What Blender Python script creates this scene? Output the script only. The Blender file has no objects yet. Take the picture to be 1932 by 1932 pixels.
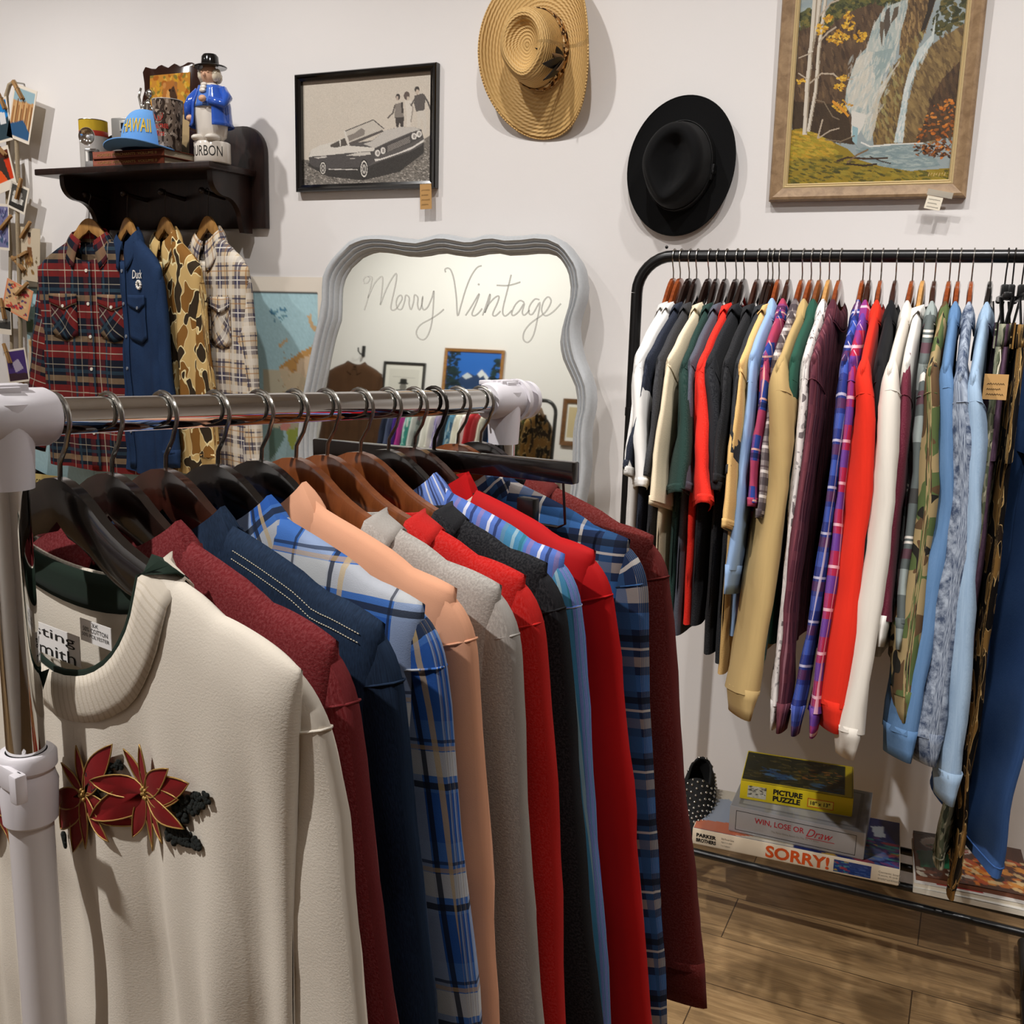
import bpy, bmesh, math, random
import numpy as np
from mathutils import Vector, Matrix, Euler

# ------------------------------------------------------------------ scene, camera, world, lights
SC = bpy.context.scene
COL = SC.collection
SC.view_settings.view_transform = 'Standard'
SC.view_settings.look = 'None'
SC.view_settings.gamma = 1.0
SC.view_settings.use_curve_mapping = False
SC.view_settings.exposure = 0.16

FOC = 1900.0                       # focal length in pixels of the 1932 px frame
CAM_R = Vector((0.906, 0.422, 0.027)).normalized()
CAM_F = Vector((-0.410, 0.892, -0.191)).normalized()
CAM_R = (CAM_R - CAM_F * CAM_R.dot(CAM_F)).normalized()
CAM_D = CAM_F.cross(CAM_R)         # image down
EYE = Vector((0.0, 0.0, 1.5))
cam_data = bpy.data.cameras.new('camera')
cam_data.sensor_width = 36.0
cam_data.lens = FOC / 1932.0 * 36.0
cam_data.clip_start = 0.02
cam = bpy.data.objects.new('camera', cam_data)
COL.objects.link(cam)
cam.matrix_world = Matrix(((CAM_R.x, -CAM_D.x, -CAM_F.x, EYE.x), (CAM_R.y, -CAM_D.y, -CAM_F.y, EYE.y),
                           (CAM_R.z, -CAM_D.z, -CAM_F.z, EYE.z), (0, 0, 0, 1)))
SC.camera = cam

def S(c):
    """sRGB hex or 0..255 triple to linear"""
    if isinstance(c, str):
        c = [int(c[i:i + 2], 16) for i in (1, 3, 5)]
    return tuple(((v / 255.0) / 12.92 if v / 255.0 <= 0.04045 else ((v / 255.0 + 0.055) / 1.055) ** 2.4) for v in c)

world = bpy.data.worlds.new('world')
SC.world = world
world.use_nodes = True
world.node_tree.nodes['Background'].inputs[0].default_value = (1.0, 0.96, 0.92, 1)
world.node_tree.nodes['Background'].inputs[1].default_value = 0.05

def spot(name, loc, target, watts, angle=75, blend=0.6, size=0.035, col=(1.0, 0.86, 0.72)):
    d = bpy.data.lights.new(name, 'SPOT')
    d.energy = watts; d.spot_size = math.radians(angle); d.spot_blend = blend
    d.shadow_soft_size = size; d.color = col
    o = bpy.data.objects.new(name, d); COL.objects.link(o)
    o.location = loc
    o.rotation_euler = (Vector(target) - Vector(loc)).to_track_quat('-Z', 'Y').to_euler()
    return o
WHITE = (1.0, 0.975, 0.95)
# ceiling track near the far wall
for i, x in enumerate((-3.5, -2.5, -1.55, -0.7, 0.15, 1.0)):
    spot('track_spot', (x, 1.42, 3.3), (x + 0.05, 2.72, 1.15), (80, 74, 64, 58, 54, 54)[i], 88, 0.9, 0.03, WHITE)
# heads over the shop floor
spot('track_spot', (-1.75, -0.45, 3.3), (-0.55, 0.9, 1.1), 250, 62, 0.7, 0.03, WHITE)
spot('track_spot', (0.75, 0.35, 3.3), (-0.1, 2.0, 0.6), 70, 80, 0.7, 0.035, WHITE)
spot('track_spot', (-0.05, 1.35, 3.3), (-0.1, 1.75, 0.0), 85, 80, 0.8, 0.03, WHITE)
spot('track_spot', (-4.3, -0.3, 3.3), (-4.0, -1.95, 1.5), 118, 110, 0.9, 0.05, WHITE)
spot('track_spot', (-2.9, -0.3, 3.3), (-3.1, -1.95, 1.5), 118, 110, 0.9, 0.05, WHITE)

# ------------------------------------------------------------------ measuring helpers (photo sight lines to real planes)
def ray(px, py):
    return CAM_F + CAM_R * ((px - 966) / FOC) + CAM_D * ((py - 966) / FOC)
def PY(px, py, y):
    r = ray(px, py); return EYE + r * (y / r.y)
def PZ(px, py, z):
    r = ray(px, py); return EYE + r * ((z - 1.5) / r.z)
def PP(px, py, org, nrm):
    r = ray(px, py); return EYE + r * ((Vector(org) - EYE).dot(nrm) / r.dot(nrm))
def PD(px, py, d):
    return EYE + ray(px, py) * d

# ------------------------------------------------------------------ node helpers
class NT:
    def __init__(self, name):
        self.m = bpy.data.materials.new(name); self.m.use_nodes = True
        self.t = self.m.node_tree; self.b = self.t.nodes['Principled BSDF']
    def n(self, typ, **kw):
        nd = self.t.nodes.new('ShaderNode' + typ)
        for k, v in kw.items():
            setattr(nd, k, v)
        return nd
    def setin(self, nd, key, v):
        if isinstance(v, bpy.types.NodeSocket):
            self.t.links.new(v, nd.inputs[key])
        else:
            if isinstance(v, (tuple, list)) and len(v) == 3 and nd.inputs[key].type == 'RGBA':
                v = (*v, 1)
            nd.inputs[key].default_value = v
    def math(self, op, a, b=0.0, clamp=False):
        nd = self.n('Math', operation=op, use_clamp=clamp)
        self.setin(nd, 0, a); self.setin(nd, 1, b)
        return nd.outputs[0]
    def mix(self, fac, a, b, blend='MIX'):
        nd = self.n('Mix', data_type='RGBA', blend_type=blend)
        self.setin(nd, 0, fac); self.setin(nd, 6, a); self.setin(nd, 7, b)
        return nd.outputs[2]
    def coord(self, which='UV', scale=None, rot=None):
        c = self.n('TexCoord').outputs[which]
        if scale is not None or rot is not None:
            mp = self.n('Mapping')
            self.setin(mp, 'Vector', c)
            if scale is not None: mp.inputs['Scale'].default_value = scale
            if rot is not None: mp.inputs['Rotation'].default_value = rot
            c = mp.outputs[0]
        return c
    def noise(self, vec, scale, detail=3.0, rough=0.5, dist=0.0, w=None):
        nd = self.n('TexNoise')
        if w is not None:
            nd.noise_dimensions = '4D'; nd.inputs['W'].default_value = w
        self.setin(nd, 'Vector', vec); nd.inputs['Scale'].default_value = scale
        nd.inputs['Detail'].default_value = detail; nd.inputs['Roughness'].default_value = rough
        nd.inputs['Distortion'].default_value = dist
        return nd.outputs[0]
    def ramp(self, fac, stops, interp='LINEAR'):
        nd = self.n('ValToRGB'); cr = nd.color_ramp; cr.interpolation = interp
        while len(cr.elements) < len(stops): cr.elements.new(0.5)
        for e, (p, c) in zip(cr.elements, stops):
            e.position = p; e.color = (*c, 1) if len(c) == 3 else c
        self.setin(nd, 0, fac)
        return nd.outputs[0]
    def bump(self, h, strength=0.3, dist=0.002):
        nd = self.n('Bump'); self.setin(nd, 'Height', h)
        nd.inputs['Strength'].default_value = strength; nd.inputs['Distance'].default_value = dist
        self.t.links.new(nd.outputs[0], self.b.inputs['Normal'])
    def fin(self, color, rough=0.6, metal=0.0, spec=0.5, sheen=0.0, coat=0.0, trans=0.0, ior=1.45):
        b = self.b
        self.setin(b, 'Base Color', color); self.setin(b, 'Roughness', rough)
        b.inputs['Metallic'].default_value = metal; b.inputs['Specular IOR Level'].default_value = spec
        b.inputs['Sheen Weight'].default_value = sheen; b.inputs['Coat Weight'].default_value = coat
        b.inputs['Coat Roughness'].default_value = 0.08
        b.inputs['Transmission Weight'].default_value = trans; b.inputs['IOR'].default_value = ior
        return self.m

MATS = {}
def plain(name, col, rough=0.6, metal=0.0, var=0.0, vscale=30, bump=0.0, bscale=300, bdist=0.001, spec=0.5, coat=0.0, sheen=0.0, trans=0.0):
    if name in MATS: return MATS[name]
    t = NT(name); c = S(col)
    color = c
    if var:
        f = t.noise(t.coord('Object'), vscale, 4.0)
        color = t.mix(f, tuple(v * (1 - var) for v in c), tuple(min(1, v * (1 + var)) for v in c))
    if bump:
        t.bump(t.noise(t.coord('Object'), bscale, 2.0), bump, bdist)
    MATS[name] = t.fin(color, rough, metal, spec, sheen, coat, trans)
    return MATS[name]

def weave(t, strength=0.25, scale=900, dist=0.0008):
    t.bump(t.noise(t.coord('UV'), scale, 2.0), strength, dist)

def cloth(name, col, var=0.15, vscale=25, fleck=0.0, bump=0.25, bscale=700, bdist=0.0006, rough=0.9, sheen=0.03):
    """plain dyed cloth with soft unevenness and a fine nap"""
    if name in MATS: return MATS[name]
    t = NT(name); c = S(col); uv = t.coord('UV')
    color = t.mix(t.noise(uv, vscale, 3.0), tuple(v * (1 - var) for v in c), tuple(min(1, v * (1 + var)) for v in c))
    if fleck:
        f = t.noise(uv, 420, 3.0, 0.7)
        color = t.mix(t.ramp(f, [(0.42, (0, 0, 0)), (0.62, (1, 1, 1))]), color, tuple(min(1, v * (1 + fleck) + 0.02) for v in c))
    t.bump(t.noise(uv, bscale, 2.0, 0.6), bump, bdist)
    MATS[name] = t.fin(color, rough, 0, 0.2, sheen)
    return MATS[name]

def plaid(name, base, stripes, var=0.12, rough=0.88):
    """woven check: stripes are (axis, period, offset, width, colour, alpha), metres along the cloth"""
    if name in MATS: return MATS[name]
    t = NT(name)
    sep = t.n('SeparateXYZ'); t.setin(sep, 0, t.coord('UV'))
    color = S(base)
    for ax, per, off, wid, col, al in stripes:
        f = t.math('FRACT', t.math('MULTIPLY_ADD', sep.outputs[ax], 1.0 / per))
        nd = f.node.inputs[0].links[0].from_node; nd.inputs[2].default_value = 100.0 - off / per
        lt = t.math('LESS_THAN', f, wid / per)
        color = t.mix(t.math('MULTIPLY', lt, al), color, S(col))
    nz = t.noise(t.coord('UV'), 30, 3.0)
    color = t.mix(t.math('MULTIPLY', nz, var * 2), color, (0.02, 0.02, 0.02))
    weave(t)
    MATS[name] = t.fin(color, rough, 0, 0.15, 0.0)
    return MATS[name]

def blobs(name, base, layers, stretch=(1, 1, 1), rough=0.88):
    """camouflage style print: layers are (scale, threshold, colour, outline colour or None, outline width, seed)"""
    if name in MATS: return MATS[name]
    t = NT(name); color = S(base)
    uv = t.coord('UV', stretch)
    for sc, th, col, oc, ow, seed in layers:
        f = t.noise(uv, sc, 1.0, 0.35, 0.25, seed)
        if oc is not None:
            color = t.mix(t.math('GREATER_THAN', f, th - ow), color, S(oc))
        color = t.mix(t.math('GREATER_THAN', f, th), color, S(col))
    weave(t)
    MATS[name] = t.fin(color, rough, 0, 0.15, 0.0)
    return MATS[name]

def denim(name, col, light, contrast=0.5, scale=14, fine=0.5, rough=0.85):
    if name in MATS: return MATS[name]
    t = NT(name)
    uv = t.coord('UV'); st = t.coord('UV', (1, 0.25, 1))
    a = t.noise(uv, scale, 5.0, 0.65); b = t.noise(st, 700, 2.0, 0.6)
    f = t.math('ADD', t.math('MULTIPLY', a, 1 - fine), t.math('MULTIPLY', b, fine))
    lo, hi = 0.5 - 0.5 * (1 - contrast) * 0.5, 0.5 + 0.5 * (1 - contrast) * 0.5
    color = t.mix(t.ramp(f, [(max(0, lo - 0.14 * (1 - contrast) - 0.02), (0, 0, 0)), (min(1, hi + 0.14 * (1 - contrast) + 0.02), (1, 1, 1))]), S(col), S(light))
    t.bump(b, 0.3, 0.0008)
    MATS[name] = t.fin(color, rough, 0, 0.15, 0.0)
    return MATS[name]

def wood(name, col, dark, scale=(3, 40, 40), rough=0.35, coat=0.3, bump=0.05):
    if name in MATS: return MATS[name]
    t = NT(name)
    f = t.noise(t.coord('Object', scale), 2.0, 6.0, 0.6, 0.6)
    color = t.mix(t.ramp(f, [(0.35, (0, 0, 0)), (0.65, (1, 1, 1))]), S(dark), S(col))
    t.bump(f, bump, 0.001)
    MATS[name] = t.fin(color, rough, 0, 0.5, 0, coat)
    return MATS[name]

# ------------------------------------------------------------------ mesh builder
class MB:
    def __init__(self):
        self.v = []; self.f = []; self.uv = []; self.mi = []
    def add(self, verts, faces, uvs=None, mi=0):
        o = len(self.v)
        self.v += [tuple(p) for p in verts]
        self.uv += uvs if uvs is not None else [(p[0], p[2]) for p in verts]
        for f in faces:
            self.f.append(tuple(i + o for i in f)); self.mi.append(mi)
        return self
    def box(self, c, s, mi=0, rot=None):
        hx, hy, hz = s[0] / 2, s[1] / 2, s[2] / 2
        vs = [Vector((x, y, z)) for x in (-hx, hx) for y in (-hy, hy) for z in (-hz, hz)]
        if rot is not None: vs = [rot @ p for p in vs]
        c = Vector(c)
        return self.add([p + c for p in vs], [(0, 1, 3, 2), (4, 6, 7, 5), (0, 4, 5, 1), (2, 3, 7, 6), (0, 2, 6, 4), (1, 5, 7, 3)], None, mi)
    def grid(self, fn, nu, nv, closed_u=False, uvfn=None, mi=0, flip=False):
        vs, uvs = [], []
        for j in range(nv + 1):
            for i in range(nu if closed_u else nu + 1):
                u, v = i / nu, j / nv
                vs.append(fn(u, v)); uvs.append(uvfn(u, v) if uvfn else (u, v))
        w = nu if closed_u else nu + 1
        fs = []
        for j in range(nv):
            for i in range(nu):
                a, b = j * w + i, j * w + (i + 1) % w
                q = (a, b, b + w, a + w)
                fs.append(q[::-1] if flip else q)
        return self.add(vs, fs, uvs, mi)
    def tube(self, pts, rad, n=8, caps=True, closed=False, mi=0, squash=None):
        pts = [Vector(p) for p in pts]; N = len(pts)
        rads = rad if isinstance(rad, (list, tuple)) else [rad] * N
        tan = []
        for i in range(N):
            if closed: d = pts[(i + 1) % N] - pts[i - 1]
            else: d = pts[min(i + 1, N - 1)] - pts[max(i - 1, 0)]
            tan.append(d.normalized() if d.length > 1e-9 else Vector((0, 0, 1)))
        up = Vector((0, 0, 1)) if abs(tan[0].z) < 0.9 else Vector((1, 0, 0))
        a = tan[0].cross(up).normalized()
        vs, uvs, L = [], [], 0.0
        for i in range(N):
            if i: L += (pts[i] - pts[i - 1]).length
            a = (a - tan[i] * a.dot(tan[i])).normalized(); b = tan[i].cross(a)
            for k in range(n):
                th = 2 * math.pi * k / n
                vs.append(pts[i] + (a * math.cos(th) + b * math.sin(th) * (squash or 1)) * rads[i])
                uvs.append((k / n * 2 * math.pi * rads[i], L))
        fs = []
        for i in range(N if closed else N - 1):
            for k in range(n):
                i2 = (i + 1) % N
                fs.append((i * n + k, i * n + (k + 1) % n, i2 * n + (k + 1) % n, i2 * n + k))
        if caps and not closed:
            fs.append(tuple(range(n - 1, -1, -1))); fs.append(tuple(range((N - 1) * n, N * n)))
        return self.add(vs, fs, uvs, mi)
    def lathe(self, prof, n=24, c=(0, 0, 0), mi=0, sx=1.0, sy=1.0, cap=True):
        c = Vector(c); vs, uvs, fs = [], [], []
        for j, (r, z) in enumerate(prof):
            for k in range(n):
                th = 2 * math.pi * k / n
                vs.append(c + Vector((r * math.cos(th) * sx, r * math.sin(th) * sy, z))); uvs.append((k / n, z))
        for j in range(len(prof) - 1):
            for k in range(n):
                fs.append((j * n + k, j * n + (k + 1) % n, (j + 1) * n + (k + 1) % n, (j + 1) * n + k))
        if cap:
            if prof[0][0] > 1e-5: fs.append(tuple(range(n - 1, -1, -1)))
            if prof[-1][0] > 1e-5: fs.append(tuple(range((len(prof) - 1) * n, len(prof) * n)))
        return self.add(vs, fs, uvs, mi)
    def prism(self, poly, z0, z1, mp=lambda x, y, z: (x, y, z), mi=0):
        """polygon (x,y) extruded from z0 to z1, mapped by mp"""
        n = len(poly)
        vs = [mp(x, y, z0) for x, y in poly] + [mp(x, y, z1) for x, y in poly]
        fs = [tuple(range(n - 1, -1, -1)), tuple(range(n, 2 * n))] + [(i, (i + 1) % n, n + (i + 1) % n, n + i) for i in range(n)]
        return self.add(vs, fs, [(v[0], v[2]) for v in vs], mi)
    def ball(self, c, r, n=10, mi=0, s=(1, 1, 1)):
        prof = [(r * math.sin(math.pi * j / n), -r * math.cos(math.pi * j / n)) for j in range(n + 1)]
        o = MB().lathe(prof, n * 2, cap=False)
        c = Vector(c)
        return self.add([(p[0] * s[0] + c.x, p[1] * s[1] + c.y, p[2] * s[2] + c.z) for p in o.v], o.f, o.uv, mi)
    def xf(self, M):
        self.v = [tuple(M @ Vector(p)) for p in self.v]; return self
    def build(self, name, mats, parent=None, smooth=True, bevel=0.0, solid=0.0, sub=0, angle=40, loc=None, fix=True):
        me = bpy.data.meshes.new(name)
        me.from_pydata(self.v, [], self.f)
        uvl = me.uv_layers.new(name='UVMap')
        idx = np.empty(len(me.loops), dtype=np.int32); me.loops.foreach_get('vertex_index', idx)
        uva = np.array(self.uv, dtype=np.float32)[idx]
        uvl.data.foreach_set('uv', uva.ravel())
        for m in (mats if isinstance(mats, (list, tuple)) else [mats]): me.materials.append(m)
        me.polygons.foreach_set('material_index', self.mi)
        if fix or bevel:
            bm = bmesh.new(); bm.from_mesh(me)
            bmesh.ops.remove_doubles(bm, verts=bm.verts, dist=1e-6)
            if fix: bmesh.ops.recalc_face_normals(bm, faces=bm.faces)
            if bevel:
                es = [e for e in bm.edges if len(e.link_faces) == 2 and e.calc_face_angle(0) > math.radians(30)]
                bmesh.ops.bevel(bm, geom=es, offset=bevel, segments=2, affect='EDGES', profile=0.5, clamp_overlap=True)
            bm.to_mesh(me); bm.free()
        o = bpy.data.objects.new(name, me); COL.objects.link(o)
        if parent is not None: o.parent = parent
        if loc is not None: o.location = loc
        if smooth:
            me.polygons.foreach_set('use_smooth', [True] * len(me.polygons))
            if angle < 180:
                try: me.set_sharp_from_angle(angle=math.radians(angle))
                except Exception: pass
        if solid:
            md = o.modifiers.new('solid', 'SOLIDIFY'); md.thickness = solid; md.offset = 0
        if sub:
            md = o.modifiers.new('sub', 'SUBSURF'); md.levels = sub; md.render_levels = sub
        return o

def tag(o, label=None, cat=None, group=None, kind=None):
    if label: o['label'] = label
    if cat: o['category'] = cat
    if group: o['group'] = group
    if kind: o['kind'] = kind
    return o
def thing(name, label, cat, loc=(0, 0, 0), rot=(0, 0, 0), group=None):
    o = bpy.data.objects.new(name, None); COL.objects.link(o)
    o.empty_display_size = 0.05
    o.location = loc; o.rotation_euler = rot
    return tag(o, label, cat, group)
def copy_tree(o, parent=None):
    c = o.copy(); COL.objects.link(c)
    if parent is not None: c.parent = parent
    for ch in [x for x in bpy.data.objects if x.parent == o and x != c]:
        copy_tree(ch, c)
    return c

def text_geo(s, w=None, h=None, bold=0.0, shear=0.0, res=3):
    """letters as a flat mesh, fitted to a w x h box with its corner at 0,0; returns verts, faces"""
    cu = bpy.data.curves.new('letters', 'FONT'); cu.body = s
    cu.resolution_u = res; cu.offset = bold; cu.shear = shear; cu.fill_mode = 'FRONT'
    cu.space_line = 0.85
    ob = bpy.data.objects.new('letters', cu); COL.objects.link(ob)
    dg = bpy.context.evaluated_depsgraph_get()
    me = bpy.data.meshes.new_from_object(ob.evaluated_get(dg))
    vs = np.array([v.co[:] for v in me.vertices]); fs = [tuple(p.vertices) for p in me.polygons]
    bpy.data.objects.remove(ob); bpy.data.curves.remove(cu); bpy.data.meshes.remove(me)
    mn, mx = vs.min(0), vs.max(0)
    sx = (w / (mx[0] - mn[0])) if w else None
    sy = (h / (mx[1] - mn[1])) if h else None
    sx = sx or sy; sy = sy or sx
    return [((p[0] - mn[0]) * sx, (p[1] - mn[1]) * sy) for p in vs], fs
def text_part(name, s, mat, parent, fn, w=None, h=None, bold=0.0, shear=0.0, label=None):
    """fn maps (x, y) in the text box to a local 3-D point"""
    vs, fs = text_geo(s, w, h, bold, shear)
    o = MB().add([fn(x, y) for x, y in vs], fs).build(name, mat, parent, smooth=False, fix=False)
    if label: o['label'] = label
    return o

# ------------------------------------------------------------------ little painter: polygons on a grid of coloured points
class Canvas:
    def __init__(self, w, h, bg, tf=None, seed=1):
        self.w, self.h = w, h
        self.a = np.zeros((h, w, 3)); self.a[:] = bg
        xs = (np.arange(w) + 0.0) / (w - 1); ys = (np.arange(h) + 0.0) / (h - 1)
        self.X, self.Yg = np.meshgrid(xs, ys)       # 0..1, y down
        self.tf = tf or (lambda x, y: (x, y)); self.r = random.Random(seed); self.rng = np.random.default_rng(seed)
    def pts(self, P): return [self.tf(x, y) for x, y in P]
    def _poly(self, Q, col, alpha=1.0, jit=0.0):
        qx = np.array([q[0] for q in Q]); qy = np.array([q[1] for q in Q])
        x0, x1 = max(0, int(qx.min() * (self.w - 1)) - 1), min(self.w, int(qx.max() * (self.w - 1)) + 2)
        y0, y1 = max(0, int(qy.min() * (self.h - 1)) - 1), min(self.h, int(qy.max() * (self.h - 1)) + 2)
        if x1 <= x0 or y1 <= y0: return
        X, Yg = self.X[y0:y1, x0:x1], self.Yg[y0:y1, x0:x1]
        ins = np.zeros(X.shape, bool); n = len(Q)
        for i in range(n):
            ax, ay, bx, by = qx[i], qy[i], qx[(i + 1) % n], qy[(i + 1) % n]
            if ay == by: continue
            c = ((ay > Yg) != (by > Yg)) & (X < (bx - ax) * (Yg - ay) / (by - ay) + ax)
            ins ^= c
        col = np.array(col, float)
        sub = self.a[y0:y1, x0:x1]
        cc = col + (self.rng.normal(0, jit, X.shape)[..., None] if jit else 0)
        sub[ins] = (sub * (1 - alpha) + cc * alpha)[ins]
    def poly(self, P, col, alpha=1.0, jit=0.0): self._poly(self.pts(P), col, alpha, jit); return self
    def line(self, P, wd, col, alpha=1.0):
        for (ax, ay), (bx, by) in zip(P[:-1], P[1:]):
            dx, dy = bx - ax, by - ay; L = math.hypot(dx, dy) or 1
            nx, ny = -dy / L * wd / 2, dx / L * wd / 2
            ex, ey = dx / L * wd * 0.3, dy / L * wd * 0.3
            self.poly([(ax + nx - ex, ay + ny - ey), (bx + nx + ex, by + ny + ey), (bx - nx + ex, by - ny + ey), (ax - nx - ex, ay - ny - ey)], col, alpha)
        return self
    def ell(self, cx, cy, rx, ry, col, alpha=1.0, rot=0.0, n=20, jit=0.0):
        c, s = math.cos(rot), math.sin(rot)
        return self.poly([(cx + rx * math.cos(t) * c - ry * math.sin(t) * s, cy + rx * math.cos(t) * s + ry * math.sin(t) * c)
                          for t in [2 * math.pi * i / n for i in range(n)]], col, alpha, jit)
    def dabs(self, region, n, size, cols, alpha=0.9, asp=0.5, rot=None):
        """brush dabs scattered inside a polygon"""
        xs = [p[0] for p in region]; ys = [p[1] for p in region]; k = 0; tries = 0
        m = len(region)
        while k < n and tries < n * 20:
            tries += 1
            x, y = self.r.uniform(min(xs), max(xs)), self.r.uniform(min(ys), max(ys))
            ins = False
            for i in range(m):
                (ax, ay), (bx, by) = region[i], region[(i + 1) % m]
                if (ay > y) != (by > y) and x < (bx - ax) * (y - ay) / (by - ay) + ax: ins = not ins
            if not ins: continue
            k += 1
            s = size * self.r.uniform(0.5, 1.4)
            self.ell(x, y, s, s * asp, self.r.choice(cols), alpha, self.r.uniform(-0.9, 0.9) if rot is None else rot + self.r.uniform(-.25, .25), 7)
        return self
    def noise(self, amt):
        self.a += self.rng.normal(0, amt, self.a.shape[:2])[..., None]; return self
    def blur(self, n=1):
        for _ in range(n):
            p = np.pad(self.a, ((1, 1), (1, 1), (0, 0)), 'edge')
            self.a = (p[1:-1, 1:-1] * 4 + p[:-2, 1:-1] + p[2:, 1:-1] + p[1:-1, :-2] + p[1:-1, 2:]) / 8
        return self
    def build(self, name, parent, fn, mat=None, loc=None):
        """fn maps s,t (0..1 across, 0..1 down) to a local point"""
        w, h = self.w, self.h
        vs = [fn(i / (w - 1), j / (h - 1)) for j in range(h) for i in range(w)]
        fs = [(j * w + i, (j + 1) * w + i, (j + 1) * w + i + 1, j * w + i + 1) for j in range(h - 1) for i in range(w - 1)]
        me = bpy.data.meshes.new(name); me.from_pydata(vs, [], fs)
        a = np.clip(self.a / 255.0, 0, 1)
        lin = np.where(a <= 0.04045, a / 12.92, ((a + 0.055) / 1.055) ** 2.4).reshape(-1, 3)
        at = me.color_attributes.new('print', 'FLOAT_COLOR', 'POINT')
        at.data.foreach_set('color', np.hstack([lin, np.ones((lin.shape[0], 1))]).astype(np.float32).ravel())
        me.materials.append(mat or PRINT)
        o = bpy.data.objects.new(name, me); COL.objects.link(o)
        if parent is not None: o.parent = parent
        if loc is not None: o.location = loc
        return o
def print_mat(name, rough, coat=0.0, bump=0.0):
    t = NT(name)
    at = t.n('Attribute'); at.attribute_name = 'print'
    if bump: t.bump(t.noise(t.coord('Object'), 500, 2.0), bump, 0.001)
    return t.fin(at.outputs['Color'], rough, 0, 0.3, 0, coat)
PRINT = print_mat('printed_paper', 0.6)
PAINT = print_mat('oil_paint', 0.5, 0, 0.5)
GLOSSP = print_mat('glossy_print', 0.25, 0.3)

# ------------------------------------------------------------------ shared materials
BLACKMETAL = plain('black_powder_coat', '#0d0d0e', 0.3, 0, spec=0.5)
CHROME = plain('chrome', '#dcdcda', 0.06, 1.0)
STEEL = plain('hook_steel', '#a8a6a0', 0.25, 1.0)
DARKSTEEL = plain('hook_dark_steel', '#45423f', 0.3, 1.0)
WHITEPLASTIC = plain('white_plastic', '#d9d5da', 0.35, 0, spec=0.5)
WHITETUBE = plain('white_enamel_tube', '#d6d1d2', 0.3)
DARKWOOD = wood('dark_walnut_wood', '#2b1712', '#150a08', (40, 6, 6), 0.4, 0.2)
BLACK = plain('black', '#0b0b0b', 0.5)
INK = plain('ink_black', '#161412', 0.7)
PAPER = plain('cream_paper', '#e6dcc8', 0.8)
KRAFT = plain('kraft_card', '#b98f58', 0.85, var=0.1)
CLOTHESPIN = wood('clothespin_wood', '#b08a58', '#8a6238', (60, 60, 8), 0.7, 0.0)
GOLDTHREAD = plain('gold_thread', '#a8864a', 0.45, 0.4)
WHITE_PAINT = plain('white_ink', '#f0ece4', 0.6)
# ------------------------------------------------------------------ the room
WALLY = 2.74
t = NT('warm_white_wall')
wn = t.noise(t.coord('Object'), 180, 3.0); wn2 = t.noise(t.coord('Object'), 2.5, 3.0)
t.bump(wn, 0.12, 0.001)
WALLM = t.fin(t.mix(wn2, S('#e3dfdc'), S('#e9e5e3')), 0.75, 0, 0.25)
t = NT('oak_plank_floor')
br = t.n('TexBrick'); br.offset = 0.37; br.inputs['Scale'].default_value = 1.0
t.setin(br, 'Vector', t.coord('Object'))
br.inputs['Brick Width'].default_value = 1.2; br.inputs['Row Height'].default_value = 0.19
br.inputs['Mortar Size'].default_value = 0.0016; br.inputs['Mortar Smooth'].default_value = 0.2
br.inputs['Bias'].default_value = 0.0
br.inputs['Color1'].default_value = (0, 0, 0, 1); br.inputs['Color2'].default_value = (1, 1, 1, 1); br.inputs['Mortar'].default_value = (0.5, 0.5, 0.5, 1)
g1 = t.noise(t.coord('Object', (1.2, 11, 1)), 3.0, 8.0, 0.62, 1.2)
g2 = t.noise(t.coord('Object', (5, 140, 1)), 2.0, 4.0, 0.6)
g3 = t.noise(t.coord('Object', (1.6, 4, 1)), 2.4, 4.0, 0.6, 0.8)
f = t.math('ADD', t.math('MULTIPLY', g1, 0.62), t.math('MULTIPLY', g2, 0.38))
fc = t.ramp(f, [(0.3, S('#6a543b')), (0.5, S('#a3835a')), (0.7, S('#c6a577'))])
fc = t.mix(t.ramp(g3, [(0.55, (0, 0, 0)), (0.75, (0.75, 0.75, 0.75))]), fc, S('#57432f'))
fc = t.mix(t.math('MULTIPLY', br.outputs['Color'], 0.22), fc, S('#6b5338'))
fc = t.mix(br.outputs['Fac'], fc, S('#4d3a27'))
t.bump(f, 0.15, 0.002)
FLOORM = t.fin(fc, 0.42, 0, 0.4)
CEILM = plain('white_ceiling', '#d8d3cc', 0.8)
RX0, RX1, RY0 = -6.2, 2.6, -1.95
def struct(name, mb, mat, **k):
    o = mb.build(name, mat, None, **k); o['kind'] = 'structure'; return o
struct('floor', MB().box(((RX0 + RX1) / 2, (RY0 + WALLY) / 2, -0.05), (RX1 - RX0, WALLY - RY0, 0.1)), FLOORM, smooth=False)
struct('ceiling', MB().box(((RX0 + RX1) / 2, (RY0 + WALLY) / 2, 3.55), (RX1 - RX0, WALLY - RY0, 0.1)), CEILM, smooth=False)
struct('wall_back', MB().box(((RX0 + RX1) / 2, WALLY + 0.05, 1.75), (RX1 - RX0 + 0.2, 0.1, 3.7)), WALLM, smooth=False)
struct('wall_front', MB().box(((RX0 + RX1) / 2, RY0 - 0.05, 1.75), (RX1 - RX0 + 0.2, 0.1, 3.7)), WALLM, smooth=False)
struct('wall_left', MB().box((RX0 - 0.05, (RY0 + WALLY) / 2, 1.75), (0.1, WALLY - RY0, 3.7)), WALLM, smooth=False)
struct('wall_right', MB().box((RX1 + 0.05, (RY0 + WALLY) / 2, 1.75), (0.1, WALLY - RY0, 3.7)), WALLM, smooth=False)

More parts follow.
